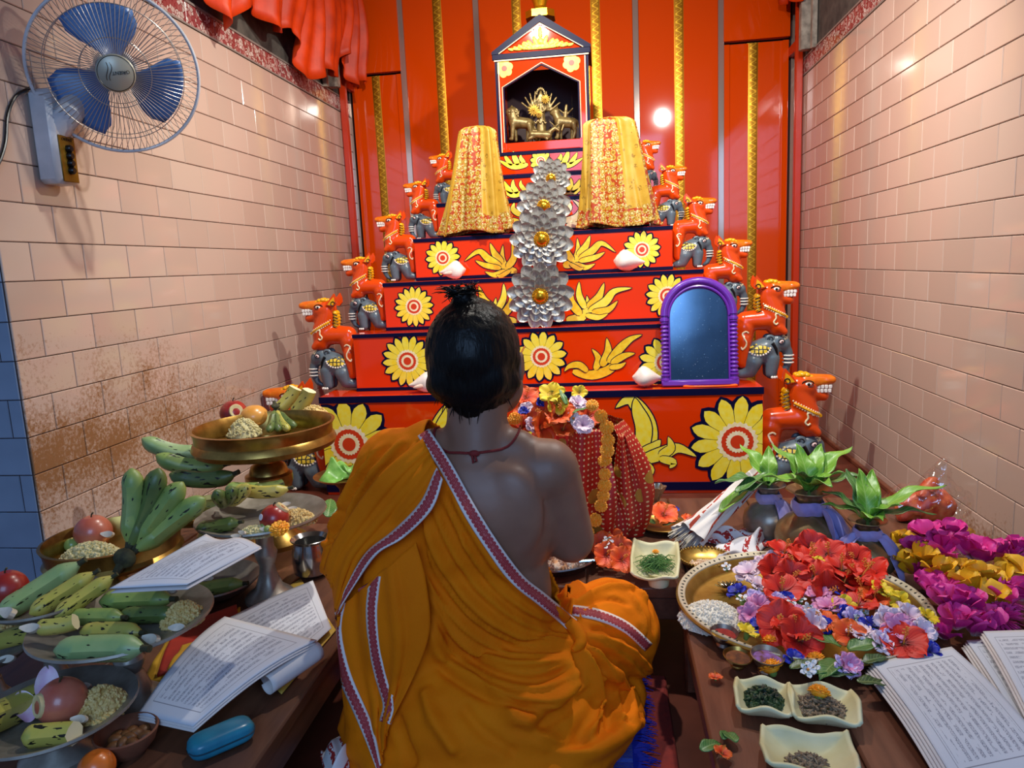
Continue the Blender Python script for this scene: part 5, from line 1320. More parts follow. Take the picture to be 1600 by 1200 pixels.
# brass deep dish at the left
p = T(176, 836, .42); stand(p, rpx(101, p), .42, 'deep brass dish with rosy apple, sprouts and tall banana bunch', MT_BRASS, deep=.05)
def q2(px, py, dz=0.): v = atZ(px, py, .405); return Vector((v.x, v.y, .378+dz))
apple(q2(146, 835), .037, MT_AP2, 'rosy apple on the deep brass dish'); pile(q2(140, 855), .062, .045, .032, 520, .0048, MT_SPR, 'large heap of sprouts on the deep brass dish', 35)
bb_ = bunch(q2(208, 868, .035), 0, 4, 'tall green banana bunch leaning out of the deep brass dish', 0, sc=1.05, fan=.30); bb_.rotation_euler = orient((-.42, -.35, -.84), (.35, -.8, .35))
coco(q2(172, 838, .03), 1.2, 'white coconut piece behind the sprouts on the deep dish', 1.1, 1.0); apple(q2(112, 842), .016, MATS['guava_green'], 'small pale fruit at the left of the deep brass dish', cat='fruit')
# brass tray behind with bananas
p = T(318, 792, .36); stand(p, rpx(66, p), .36, 'shallow brass tray of bananas behind the deep dish', MT_BRASS, deep=.022)
def q3(px, py, dz=0.): v = atZ(px, py, .37); return Vector((v.x, v.y, .35+dz))
single_banana(q3(275, 748, .10), (.2, .35, .45), 'pale green banana arching highest over the brass tray', 3, 0, 1.15); single_banana(q3(300, 760, .075), (.2, .25, .3), 'green banana curving down over the brass tray', 0, 0, 1.2); single_banana(q3(320, 770, .055), (.4, .05, .15), 'green banana with a long black bruise on the brass tray', 1, 0, 1.15); single_banana(q3(318, 788, .014), (1.4, 0, .1), 'flat cut banana lying lowest on the brass tray', 2, 1, .8)
# left edge dish
Z5 = .385; p = T(68, 934, Z5); stand(p, rpx(82, p), Z5, 'small steel pedestal dish at the left edge with three spotted bananas', MT_DKB)
def q5(px, py, dz=0.): v = atZ(px, py, Z5+.01); return Vector((v.x, v.y, Z5-.014+dz))
apple(q5(12, 925), .034, MT_AP, 'dark red apple at the left edge of the picture')
for i, (a, b, rz) in enumerate(((62, 925, .95), (98, 928, .9), (130, 930, 1.0))): single_banana(q5(a, b, .028-.004*i), (1.1, -.35, rz), ('large spotted banana, first of three on the left edge dish', 'spotted banana, middle of three on the left edge dish', 'small spotted banana, last of three on the left edge dish')[i], 2 if i else 3, 0, (.95, .75, .7)[i])
for i, (a, b, rz) in enumerate(((18, 950, .8), (50, 972, 1.4), (92, 962, .2), (30, 920, .9))): coco(q5(a, b, .012), rz, ('long coconut slice standing at the left edge dish', 'curved coconut slice at the front of the left edge dish', 'white coconut cube before the bananas of the left edge dish', 'coconut slice behind the large spotted banana')[i], (1.5, 1.2, .6, 1.4)[i], .8)
single_banana(q5(85, 966, .010), (0, 0, .35), 'peeled yellow banana piece on the left edge dish', 2, cut=True, sc=.8)
# dish of four cut bananas
p = T(193, 966, Z6); stand(p, rpx(132, p), Z6, 'wide steel pedestal dish of cut green bananas', MT_DKB)
def q6(px, py, dz=0.): v = atZ(px, py, Z6+.012); return Vector((v.x, v.y, Z6-.016+dz))
for i, (a, b, dz, mi, k, sc, rz) in enumerate(((158, 1003, .018, 3, 1, 1.05, .10), (152, 958, .022, 0, 1, .72, .05), (175, 974, .014, 2, 1, .8, .02), (215, 935, .026, 0, 1, .95, .12), (232, 950, .016, 1, 1, .75, .1))):
    single_banana(q6(a, b, dz), (1.3, 0, rz), ('large pale green banana at the front of the wide dish', 'short green banana stacked at the left of the wide dish', 'speckled banana lying under the short green one', 'long green banana at the back of the wide dish', 'dark green banana right of the stack on the wide dish')[i], mi, k, sc)
pile(q6(284, 948), .034, .036, .032, 280, .0052, MT_CHK, 'heap of soaked gram at the right rim of the wide dish', 36); coco(q6(241, 985, .012), .9, 'curved white coconut slice at the front of the wide dish', 1.3, 1.0); coco(q6(277, 972, .018), .3, 'white coconut block before the gram heap', 1.0, 1.4); coco(q6(270, 925, .03), 1.2, 'pale fruit slice standing behind the gram heap', 1.0, 1.3)
# dish hidden under the sheet
p = T(330, 905, .235); stand(p, rpx(74, p), .235, 'bronze dish half hidden under the handwritten sheet', MT_DKB, stem=False, base=ZT+.0005, cat='dish')
def q7(px, py, dz=0.): v = atZ(px, py, .245); return Vector((v.x, v.y, .222+dz))
single_banana(q7(335, 912, .014), (1.3, 0, .45), 'green banana lying under the handwritten sheet', 0, 0, .85); coco(q7(325, 900, .014), .4, 'coconut piece under the handwritten sheet', 1.0, 1.0)
# front left dish
Z8 = .28; p = T(82, 1108, Z8); stand(p, rpx(122, p), Z8, 'nearest steel pedestal dish with a cut apple and yellow bananas', MT_DKB)
def q8(px, py, dz=0.): v = atZ(px, py, Z8+.01); return Vector((v.x, v.y, Z8-.016+dz))
apple(q8(98, 1102), .036, MT_AP2, 'rosy cut apple on the nearest dish', cut=(-.45, -.75, .2), squash=.95)
pile(q8(155, 1088), .038, .042, .036, 420, .0046, MT_CHK, 'heap of soaked gram on the nearest dish', 37)
single_banana(q8(10, 1110, .022), (1.0, .2, 1.5), 'yellow-green banana cut off by the left picture edge', 2, 0, 1.1); single_banana(q8(76, 1138, .016), (1.2, 0, .2), 'peeled yellow banana piece at the front of the nearest dish', 2, cut=True)
MT_PPET = M('pink_white_petal', '#d9a8cc', '#ead9e0', rough=.6, scale=30)
def loose_petal(loc, L, w_, rot, mat, label, cat='petal', group=None, parent=None):
    o = obj('flower_petal', petal_mesh(L, w_, .3, 'flower_petal', mat, .1, curl=.5), None, loc, rot, label=label, cat=cat, group=group); return o
loose_petal(q8(70, 1100, .02), .06, .034, (.5, 0, .5), MT_PPET, 'large pink lotus petal leaning on the cut apple'); loose_petal(q8(45, 1115, .012), .055, .032, (.2, 0, .9), MT_PPET, 'pale pink petal lying left of the cut apple')
for i, (a, b) in enumerate(((55, 1075), (75, 1070), (130, 1068), (128, 1118))): coco(q8(a, b, .02), .8*i, ('coconut slice standing behind the pink petal', 'second coconut slice behind the pink petal', 'white coconut piece behind the cut apple', 'small coconut lump right of the cut apple')[i], 1.0, 1.2)
# sliver of a dish at the left edge
p = T(-20, 1018, .30); stand(p, rpx(58, p), .30, 'bronze pedestal dish mostly cut off by the left picture edge', MT_DKB)
def q9(px, py, dz=0.): v = atZ(px, py, .31); return Vector((v.x, v.y, .286+dz))
single_banana(q9(8, 995, .02), (1.0, 0, .7), 'yellow banana piece at the picture edge dish', 2, cut=True); coco(q9(12, 1020, .012), .3, 'white coconut slice at the picture edge dish', 1.1, 1.0); pile(q9(2, 960, .0), .025, .025, .02, 100, .0055, MT_CHK, 'small heap of gram at the picture edge dish', 38)
# clay bowl of nuts
p = T(197, 1142, ZT+.035); r_b = rpx(47, p)
m = MB(); m.lathe([(.001, 0), (r_b*.55, 0), (r_b*.85, .016), (r_b, .036), (r_b*.95, .038), (r_b*.8, .018), (r_b*.5, .006), (.001, .005)], 40)
m.build('clay_bowl', M('terracotta', '#8a5236', '#74422a', rough=.8, scale=30), None, (p.x, p.y, ZT), label='small terracotta bowl of brown nuts', cat='bowl')
MT_NUT = M('areca_brown', '#8a5a30', '#6b4022', rough=.5, scale=60); nutm = MB().ell((0, 0, 0), (.0125, .0095, .0085), 12, 8).mesh('nut', MT_NUT)
r_ = random.Random(3)
for i in range(12):
    a = i*2.4; q = r_b*.62*math.sqrt((i+.3)/12); obj('areca_nut', nutm, None, (p.x+q*math.cos(a), p.y+q*math.sin(a), ZT+.016+.008*(1-i/12)), (r_.uniform(-.6, .6), r_.uniform(-.6, .6), a), r_.uniform(.8, 1.1), label='brown nut lying in the small terracotta bowl', cat='nut', group='nuts in the terracotta bowl')
# orange fruit at the lower edge
p = T(150, 1192, ZT+.03); apple((p.x, p.y, ZT), .026, MT_ORA, 'orange fruit at the lower edge below the nearest dish', cat='fruit')
# spectacle case
a_, b_ = T(292, 1172, ZT+.02), T(396, 1128, ZT+.02); c_ = (a_+b_)/2; L_ = (b_-a_).length
m = MB()
def cs(u, v):
    an = 2*PI*u; x = (v-.5)*L_; en = 1-abs(2*v-1)**6; s_ = max(.02, en)**.5
    return (x, .024*math.copysign(abs(math.cos(an))**.6, math.cos(an))*s_, .017+.016*math.copysign(abs(math.sin(an))**.6, math.sin(an))*s_)
m.grid(cs, 28, 24); cas = thing('spectacle_case', (c_.x, c_.y, ZT), 'teal hard spectacle case lying on the low table', 'case', rot=(0, 0, math.atan2(b_.y-a_.y, b_.x-a_.x)))
m.build('shell', M('teal_plastic', '#1f6f88', '#2a88a0', rough=.28, scale=20), cas, angle=80)
m = MB(); m.tube([(x, -.0245*max(.02, 1-abs(2*x/L_)**6)**.5, .017) for x in [L_*(i/24-.5)*.99 for i in range(25)]], .0012, 5); m.build('seam', M('dark_teal', '#0f3c4c', rough=.5), cas)
# steel pot
p = T(489, 898, ZT); rr = rpx(29, p); m = MB(); m.lathe([(rr*.6, 0), (rr*.95, .012), (rr*1.0, .035), (rr*.98, .06), (rr*.86, .08), (rr*.84, .086), (rr*1.02, .094), (rr*.98, .095), (rr*.80, .086), (rr*.8, .03), (.001, .012)], 40)
m.build('water_pot', MT_STL, None, (p.x, p.y, ZT), label='shiny steel water pot behind the seated person', cat='pot')

# ------------------------------------------------------------------ handwritten sheets
def paper_mat(name, base, rows, seed, ink='#3a3f5c', border=True, um=(.10, .90), vm=(.10, .90), swap=False):
    n = N(name); uv = n.coord('UV'); s = n.sep(uv)
    if swap:
        cx = n.n('ShaderNodeCombineXYZ'); n.set(cx, 0, s[1]); n.set(cx, 1, s[0]); uv = cx.outputs[0]; s = n.sep(uv)
    inx = n.math('MULTIPLY', n.math('GREATER_THAN', s[0], um[0]+.03), n.math('LESS_THAN', s[0], um[1]-.03)); iny = n.math('MULTIPLY', n.math('GREATER_THAN', s[1], vm[0]+.02), n.math('LESS_THAN', s[1], vm[1]-.02))
    f = n.math('FRACT', n.math('MULTIPLY', s[1], float(rows))); rowm = n.math('LESS_THAN', n.math('ABSOLUTE', n.math('SUBTRACT', f, .5)), .24)
    mp = n.n('ShaderNodeMapping'); n.set(mp, 'Vector', uv); mp.inputs['Scale'].default_value = (130, rows*3.1, 1); mp.inputs['Location'].default_value = (seed, seed*.3, 0)
    nz = n.noise(1.0, 3, mp.outputs[0], .7); mp2 = n.n('ShaderNodeMapping'); n.set(mp2, 'Vector', uv); mp2.inputs['Scale'].default_value = (14, rows*.999, 1)
    word = n.math('GREATER_THAN', n.noise(1.0, 1, mp2.outputs[0]), .40)
    ink_m = n.math('MULTIPLY', n.math('MULTIPLY', n.math('LESS_THAN', n.math('ABSOLUTE', n.math('SUBTRACT', nz, .5)), .035), rowm), n.math('MULTIPLY', n.math('MULTIPLY', inx, iny), word))
    head = n.math('MULTIPLY', n.math('MULTIPLY', n.math('LESS_THAN', n.math('ABSOLUTE', n.math('SUBTRACT', f, .74)), .035), word), n.math('MULTIPLY', inx, iny))
    c = n.mix(n.math('MULTIPLY', n.math('MAXIMUM', ink_m, n.math('MULTIPLY', head, .3)), .85), n.ramp(n.noise(6, 3), [(.3, base), (.7, '#d0d2d8')]), ink)
    if border:
        w_ = .003
        bx = n.math('MINIMUM', n.math('ABSOLUTE', n.math('SUBTRACT', s[0], um[0])), n.math('ABSOLUTE', n.math('SUBTRACT', s[0], um[1]))); by = n.math('MINIMUM', n.math('ABSOLUTE', n.math('SUBTRACT', s[1], vm[0])), n.math('ABSOLUTE', n.math('SUBTRACT', s[1], vm[1])))
        ib = n.math('MULTIPLY', n.math('MULTIPLY', n.math('GREATER_THAN', s[0], um[0]-w_), n.math('LESS_THAN', s[0], um[1]+w_)), n.math('MULTIPLY', n.math('GREATER_THAN', s[1], vm[0]-w_), n.math('LESS_THAN', s[1], vm[1]+w_)))
        ln = n.math('MULTIPLY', n.math('LESS_THAN', n.math('MINIMUM', bx, by), w_), ib); c = n.mix(n.math('MULTIPLY', ln, .7), c, '#5a5a66')
    n.p(Base_Color=c, Roughness=.75); return n.m
PAP = [paper_mat('handwritten_page_a', '#c6c9d0', 15, 3.1), paper_mat('handwritten_page_b', '#cacdd4', 17, 8.7), paper_mat('handwritten_page_c', '#c6c8ce', 14, 5.3, swap=True)]
MT_PLAIN = M('plain_page', '#cfc6c2', '#d8d0ca', rough=.8, scale=20)
def sheet(name, quad, mat, parent, curl, nu=24, nv=24, o=Vector((0, 0, 0)), th=.0012):
    A, B, C_, D = [Vector(q) for q in quad]; m = MB()
    def fn(u, v):
        p = A.lerp(B, u).lerp(D.lerp(C_, u), v); return p+Vector(curl(u, v))-o
    m.grid(fn, nu, nv); ob = m.build(name, mat, parent, angle=80); sd = ob.modifiers.new('thickness', 'SOLIDIFY'); sd.thickness = th; return ob
# upper sheet resting on the dishes
zq = Z1+.045
q_ = [T(172, 920, zq-.01), T(322, 835, zq), T(408, 852, zq), T(292, 914, zq-.005)]
ps = thing('handwritten_sheet', (q_[0]+q_[2])/2, 'handwritten white sheet lying across the fruit dishes', 'paper')
sheet('page', [q_[0], q_[1], q_[2], q_[3]], PAP[0], ps, lambda u, v: (0, 0, .012*math.sin(PI*u)*math.sin(PI*v)-.006*math.sin(7*v)*u), o=(q_[0]+q_[2])/2)
sheet('under_page', [q_[0], q_[1], q_[2], q_[3]], MT_PLAIN, ps, lambda u, v: (.003, -.004, -.006+.009*math.sin(PI*u)*math.sin(PI*v)-.004*math.sin(6*v)*u), o=(q_[0]+q_[2])/2)
# large curling manuscript on the low table
zq = ZT+.012
b0 = [T(352, 972, zq+.02), T(489, 910, zq), T(518, 985, zq), T(420, 1085, zq)]
oo = (T(352, 972, zq)+T(420, 1085, zq))/2; oo.z = ZT
ms = thing('handwritten_manuscript', oo, 'large stack of handwritten pages with the top page curling on the left table', 'manuscript')
sheet('yellow_backing', [T(330, 985, ZT+.003), T(470, 905, ZT+.003), T(525, 985, ZT+.003), T(440, 1085, ZT+.003)], M('yellow_folder', '#cfae48', '#c29c38', rough=.7, scale=20), ms, lambda u, v: (0, 0, 0), o=oo)
sheet('page', b0, PAP[1], ms, lambda u, v: (0, 0, .004+.004*math.sin(PI*u)), o=oo)
def curl_big(u, v): return (0, 0, .018+.055*u**2.2*(.4+.6*v)+.012*math.sin(PI*u)-.0*v)
t0 = [T(216, 1120, ZT+.03), T(352, 972, ZT+.055), T(496, 1008, ZT+.055), T(302, 1139, ZT+.03)]
for i in range(3):
    sheet('page' if i == 2 else 'under_page', [p+Vector((.002*(2-i), -.003*(2-i), -.003*(2-i))) for p in t0], PAP[0] if i == 2 else MT_PLAIN, ms, lambda u, v: (0, 0, .022*math.sin(PI*u*.9)*(1-.3*v)+.004), o=oo)
# rolled under edge of the top page
e0, e1 = t0[2]-oo, (t0[2].lerp(t0[3], .45))-oo; m = MB(); ax = (e1-e0).normalized(); sd_ = ax.cross(Vector((0, 0, 1))).normalized()
def rl(u, v):
    a = PI*1.5*u-.3; R = .016; c = e0.lerp(e1, v)+Vector((0, 0, -.010))
    return c+sd_*(-R*math.sin(a)*1.0)+Vector((0, 0, R*math.cos(a)))
m.grid(rl, 14, 10); o_ = m.build('rolled_edge', MT_PLAIN, ms, angle=80); sdm = o_.modifiers.new('thickness', 'SOLIDIFY'); sdm.thickness = .0012
# red and yellow cloth packet
o3 = T(300, 1010, ZT); pk = thing('cloth_packet', (o3.x, o3.y, ZT), 'folded red and yellow cloth packet under the manuscript', 'packet')
for nm, qd, mt_, zz in (('yellow_cloth', [(224, 1070), (262, 1000), (376, 952), (372, 1050)], M('yellow_cloth_fold', '#c89a1e', '#b4841a', rough=.7, scale=20), .006), ('red_cloth', [(246, 1058), (272, 985), (370, 948), (380, 1015)], M('red_cloth_fold', '#a82410', '#8a1a0c', rough=.7, scale=20), .014), ('yellow_panel', [(262, 1050), (285, 1012), (345, 995), (340, 1045)], MATS['yellow_cloth_fold'], .022)):
    sheet(nm, [T(a, b, ZT+zz) for a, b in qd], mt_, pk, lambda u, v: (0, 0, .004*math.sin(5*u+3*v)*math.sin(PI*u)), o=Vector((o3.x, o3.y, ZT)), th=.006)

# ------------------------------------------------------------------ wall fan
MT_FANW = M('fan_white_plastic', '#c9ccd0', '#b4b8bc', rough=.35, scale=12); MT_WIRE = M('fan_wire', '#a9a29c', rough=.35, metal=.5); MT_BLADE = M('fan_blue_blade', '#3f669e', '#4c74ac', rough=.3, scale=6)
bt, bb2 = atX(42, 140, XL), atX(88, 292, XL); fb = thing('wall_fan', (XL, (bt.y+bb2.y)/2, bb2.z), 'white wall fan with blue blades mounted on the left tiles', 'fan')
FO = Vector((XL, (bt.y+bb2.y)/2, bb2.z)); hb_ = bt.z-bb2.z
m = MB(); m.box((.035, 0, hb_/2), (.066, .085, hb_), bev=.012); m.build('wall_box', MT_FANW, fb)
m = MB(); m.box((.0695, -.0, .065), (.004, .058, .12), bev=.0015); cpn = m.build('control_panel', M('fan_gold_panel', '#8a6a1c', '#6e5214', rough=.3, metal=.5, scale=20), fb)
for i in range(4):
    m = MB(); m.lathe([(.010, 0), (.010, .008), (.007, .012), (.0005, .0125)], 16, (.0715, .0, .035+.019*i), rot=Matrix.Rotation(PI/2, 3, 'Y')); m.build('knob', MT_BLACK, fb)
def text_mesh(txt, size, mat, name):
    cu = bpy.data.curves.new(name, 'FONT'); cu.body = txt; cu.size = size; cu.align_x = 'CENTER'; cu.align_y = 'CENTER'; cu.extrude = .0003
    o = bpy.data.objects.new('t', cu); COL.objects.link(o); me = bpy.data.meshes.new_from_object(o.evaluated_get(bpy.context.evaluated_depsgraph_get())); bpy.data.objects.remove(o); mats_on(me, mat); me.name = name; return me
o = obj('lettering', text_mesh('ORIENT', .011, MT_BLACK, 'lettering'), fb); o.matrix_local = Matrix.Translation((.0722, 0, .115)) @ Matrix(((0, 0, 1), (1, 0, 0), (0, 1, 0))).to_4x4()
fdir_px = ray(181, 113).normalized(); fc = CAMP+ray(181, 113)*1.93; FR = .205
nrm = (Vector((.05, -.1, .72))-fc).normalized()
zax = nrm; xax = Vector((0, 0, 1)).cross(zax).normalized(); yax = zax.cross(xax)
FM = Matrix.Translation(fc-FO) @ Matrix((xax, yax, zax)).transposed().to_4x4()
def fpart(m, name, mat, par=None, angle=40): m.xf(FM); return m.build(name, mat, par or fb, angle=angle)
m = MB(); m.tube([(FR*math.cos(a), FR*math.sin(a), -.02) for a in [2*PI*i/72 for i in range(73)]], .0045, 8, cap=False); fpart(m, 'guard_rim', MT_FANW)
def guard(zs, n, tw):
    m = MB()
    for i in range(n):
        a = 2*PI*i/n; pts = []
        for j in range(7):
            t = j/6; r = .036+(FR-.036)*t; aa = a+tw*t*(1-t); pts.append((r*math.cos(aa), r*math.sin(aa), -.02+zs*(.055*math.sqrt(max(0, 1-t**3)))))
        m.tube(pts, .00085, 4, cap=False)
    for rr in (.085, .165): m.tube([(rr*math.cos(a), rr*math.sin(a), -.02+zs*(.055*math.sqrt(max(0, 1-((rr-.036)/(FR-.036))**3))-.001)) for a in [2*PI*i/60 for i in range(61)]], .0011, 4, cap=False)
    return m
fpart(guard(1, 90, .0), 'front_guard', MT_WIRE); fpart(guard(-1, 72, .5), 'rear_guard', MT_WIRE)
for k in range(3):
    m = MB(); a0 = PI/2+2*PI*k/3+.06
    def bl(u, v):
        r = .03+.135*v; wdt = .42+.26*math.sin(PI*min(1, v*.75)); a = a0+(u-.5)*2*wdt*(1 if v < .9 else .93)+.15*v
        return (r*math.cos(a), r*math.sin(a), -.018+.022*(u-.5)*(1-.3*v)*2)
    m.grid(bl, 10, 10); o = fpart(m, 'blade', MT_BLADE, angle=80); sd = o.modifiers.new('thickness', 'SOLIDIFY'); sd.thickness = .002
m = MB(); m.lathe([(.030, -.04), (.033, .0), (.028, .012), (.0005, .015)], 28); fpart(m, 'hub', MT_BLADE)
m = MB(); m.lathe([(.047, .03), (.047, .036), (.042, .040), (.0005, .042)], 36); fpart(m, 'badge', M('badge_silver', '#a9a592', rough=.35, metal=.3))
m = MB(); m.tube([(.043*math.cos(a), .043*math.sin(a), .0395) for a in [2*PI*i/40 for i in range(41)]], .001, 5, cap=False); m.tube([(-.020+.003*math.sin(i*.5), .026-.004*i, .0418) for i in range(12)], .0009, 5); m.tube([(-.012+.004*math.sin(i*.5), .026-.004*i, .0418) for i in range(12)], .0009, 5); fpart(m, 'badge_ring', MT_BLACK)
o = obj('lettering', text_mesh('ORIENT', .012, MT_BLACK, 'lettering'), fb); o.matrix_local = FM @ Matrix.Translation((.012, .003, .0424)) @ Matrix.Rotation(PI+.15, 4, 'Z')
m = MB(); m.lathe([(.0005, -.20), (.035, -.195), (.052, -.17), (.056, -.11), (.05, -.08), (.03, -.076)], 28); fpart(m, 'motor_housing', MT_FANW)
mc = FM @ Vector((0, 0, -.15)); m = MB(); m.tube([(.05, 0, hb_*.62), (.09, .0, hb_*.75), (mc.x*.6, mc.y*.6, mc.z-.05), mc], [.035, .034, .03, .03], 14); m.build('neck', MT_FANW, fb)
pw = [atX(a, b, XL+.008)-FO for a, b in ((48, 137), (25, 150), (12, 180), (8, 225), (-6, 262), (-30, 285))]
m = MB(); m.tube(catmull(pw, 6), .004, 8); m.build('power_cord', MT_BLACK, fb)
# ------------------------------------------------------------------ flowers kit
def petal_mat(name, a, b, c=None):
    n = N(name); uv = n.coord('UV'); s = n.sep(uv); base = n.ramp(s[1], [(.0, c or a), (.30, a), (1.0, b)])
    st = n.math('MULTIPLY', n.math('SINE', n.math('MULTIPLY', s[0], 55.0)), .5); n.p(Base_Color=base, Roughness=.55, Subsurface_Weight=.12, Subsurface_Radius=(.006, .003, .002))
    n.bump(st, .15, .001); return n.m
PM = {'red': petal_mat('hibiscus_red', '#c41206', '#e02c0c', '#6a0604'), 'orange': petal_mat('hibiscus_orange', '#d83c08', '#ee6a1a', '#9a1c04'), 'pink': petal_mat('petal_pink', '#d87aa8', '#e8a2c4', '#c04a7a'), 'pale': petal_mat('petal_pale_pink', '#e6c6d4', '#f0dce2', '#c890a8'), 'lilac': petal_mat('petal_lilac', '#c8a6dc', '#dcc8ea', '#9a70b8'),
      'blue': petal_mat('petal_blue', '#14208c', '#2434b8', '#0a0f4a'), 'yellow': petal_mat('petal_yellow', '#e0b80c', '#f0d62a', '#b88a06'), 'white': petal_mat('petal_white', '#e8e4e4', '#f4f0f0', '#c8d0b0'), 'mag': petal_mat('fabric_magenta', '#c8187a', '#e03a98', '#f0d8c8'), 'gold': petal_mat('fabric_yellow', '#d89a0c', '#f0b81a', '#e8c83a'), 'marigold': petal_mat('marigold_orange', '#fba012', '#ffc440', '#f28c0a')}
MT_STAM = M('stamen_yellow', '#e8a83a', '#d86a2a', rough=.6, scale=80); MT_CALYX = M('calyx_green', '#5a7a30', '#7a9a4a', rough=.6, scale=60)
def ruffle_petal(L, w_, ruf, mat, seed, lift=.35, name='petal', nu=8, nv=7):
    r = random.Random(seed); ph = [r.uniform(0, 6.28) for _ in range(3)]; m = MB()
    def fn(u, v):
        ww = w_*(.22+.78*min(1, v/.55)**.8)*(1 if v < .6 else math.sqrt(max(.03, 1-((v-.6)/.41)**2))); x = (u-.5)*ww
        z = lift*L*(v**1.3)-lift*.55*L*v**3+ruf*v*v*(math.sin(11*u+ph[0])+.6*math.sin(19*u+ph[1]))+.25*abs(u-.5)**2*w_
        return (x, L*(.06+v*.94)*(1+.04*math.sin(9*u+ph[2])*v), z)
    m.grid(fn, nu, nv); return m.mesh(name, mat, 80)
def flower_proto(name, key, n, L, w_, ruf, lift, cat, stam=0., layers=1, center=None):
    t = thing(name, (0, 0, 0), 'x', cat)
    for ly in range(layers):
        mes = [ruffle_petal(L*(1-.25*ly), w_*(1-.2*ly), ruf, PM[key], 10*ly+k, lift+.4*ly) for k in range(2)]
        for i in range(n):
            o = obj('petal', mes[i % 2], t); o.rotation_euler = (.06*(i % 2), 0, 2*PI*(i+.5*ly)/n); o.location = (0, 0, .002*ly+.0006*i)
    if stam:
        m = MB(); m.tube([(0, 0, 0), (.002, .002, stam*.5), (.006, .004, stam)], [.0016, .0013, .001], 6, 0)
        for i in range(14): a = i*2.4; z = stam*(.55+.45*i/14); m.ell((.004*z/stam+.004*math.cos(a), .003+.004*math.sin(a), z), .0016, 5, 4)
        m.build('stamen', MT_STAM, t)
    if center: m = MB(); m.ell((0, 0, .004), center, 10, 6); m.build('centre', MT_STAM, t)
    m = MB(); m.lathe([(.001, -.014), (.004, -.012), (.006, -.003), (.007, .004)], 10, cap=False); m.build('calyx', MT_CALYX, t)
    return First(t)
F_HIB = flower_proto('hibiscus_flower', 'red', 5, .042, .044, .0032, .45, 'flower', stam=.04)
F_HIBO = flower_proto('hibiscus_flower', 'orange', 5, .040, .042, .0035, .5, 'flower', stam=.04)
F_PNK = flower_proto('pink_flower', 'pink', 6, .026, .020, .002, .6, 'flower', layers=2)
F_PAL = flower_proto('pale_pink_flower', 'pale', 6, .030, .028, .003, .6, 'flower', layers=2)
F_LIL = flower_proto('lilac_flower', 'lilac', 5, .026, .022, .0025, .5, 'flower', layers=2)
F_BLU = flower_proto('blue_pea_flower', 'blue', 3, .020, .022, .002, .5, 'flower', layers=2)
F_YEL = flower_proto('yellow_flower', 'yellow', 5, .022, .020, .002, .7, 'flower', layers=1)
F_WHT = flower_proto('white_blossom', 'white', 5, .012, .008, .0008, .3, 'flower', center=(.002, .002, .003))
def marigold_mesh(r):
    m = MB(); R_ = random.Random(4)
    m.ell((0, 0, r*.55), (r*.75, r*.75, r*.55), 12, 8)
    for ly in range(6):
        n = 15-2*ly; ph = .1+ly*.26
        for i in range(n):
            a = 2*PI*(i+.5*(ly % 2))/n+R_.uniform(-.1, .1); e = ph
            c = Vector((math.cos(a)*math.cos(e), math.sin(a)*math.cos(e), math.sin(e)))*r*.84; c.z = c.z*.75+r*.42
            q = Euler((0, -e*.6+R_.uniform(-.3, .3), 0)).to_matrix(); q = Matrix.Rotation(a, 3, 'Z') @ q
            m.ell(c, (r*.22, r*.2, r*.07), 6, 4, rot=q)
    for f in range(len(m.f)): m.uv[f] = [(.5, .2+.7*((f*37) % 11)/11)]*len(m.f[f])
    return m
mgm = marigold_mesh(1.0).mesh('marigold', PM['marigold'], 80)
def marigold(loc, r, label, rot=None, group='marigolds', parent=None):
    if parent is not None: return obj('marigold', mgm, parent, loc, rot, r)
    t = thing('marigold', loc, label, 'flower', rot=rot, scale=r, group=group); obj('flower_head', mgm, t)
    m = MB(); m.lathe([(.15, -.25), (.32, -.1), (.4, .15)], 10, cap=False); m.build('calyx', MT_CALYX, t); return t
def leaf_mat(name, a, b):
    n = N(name); uv = n.coord('UV'); s = n.sep(uv); mid = n.math('LESS_THAN', n.math('ABSOLUTE', n.math('SUBTRACT', s[0], .5)), .03)
    vein = n.math('LESS_THAN', n.math('ABSOLUTE', n.math('SUBTRACT', n.math('FRACT', n.math('ADD', n.math('MULTIPLY', s[1], 9.0), n.math('MULTIPLY', n.math('ABSOLUTE', n.math('SUBTRACT', s[0], .5)), -4.0))), .5)), .06)
    c = n.mix(n.math('MULTIPLY', n.math('MAXIMUM', mid, vein), .35), n.ramp(n.noise(14, 3), [(.3, a), (.7, b)]), '#b4cc7c')
    n.p(Base_Color=c, Roughness=.38, Subsurface_Weight=.08, Subsurface_Radius=(.004, .008, .002)); n.bump(vein, -.2, .002); return n.m
LF = [leaf_mat('leaf_bright', '#5c9628', '#86b440'), leaf_mat('leaf_mid', '#3a6a2a', '#5a8644'), leaf_mat('leaf_dark', '#25441e', '#3a5c2e')]
def leaf_mesh(L, w_, mi, bend=.4, fold=.25, name='leaf', seed=0, wave=.04):
    r = random.Random(seed); ph = r.uniform(0, 6); m = MB()
    def fn(u, v):
        ww = w_*math.sin(PI*min(1, .03+.97*v)**.85)**.9*(1-.35*v)+.001; x = (u-.5)*ww; a = bend*v
        return (x, L*v*math.cos(a*.5), abs(u-.5)*ww*fold+L*v*math.sin(a*.5)*-1+wave*w_*math.sin(14*v+ph)*abs(u-.5)*2)
    m.grid(fn, 8, 14); me = m.mesh(name, LF[mi], 80); return me
def leaf(loc, L, w_, rot, mi, label, bend=.4, seed=0, group=None, cat='leaf'):
    o = obj('green_leaf', leaf_mesh(L, w_, mi, bend, seed=seed), None, loc, rot, label=label, cat=cat, group=group)
    sd = o.modifiers.new('thickness', 'SOLIDIFY'); sd.thickness = .0008; return o

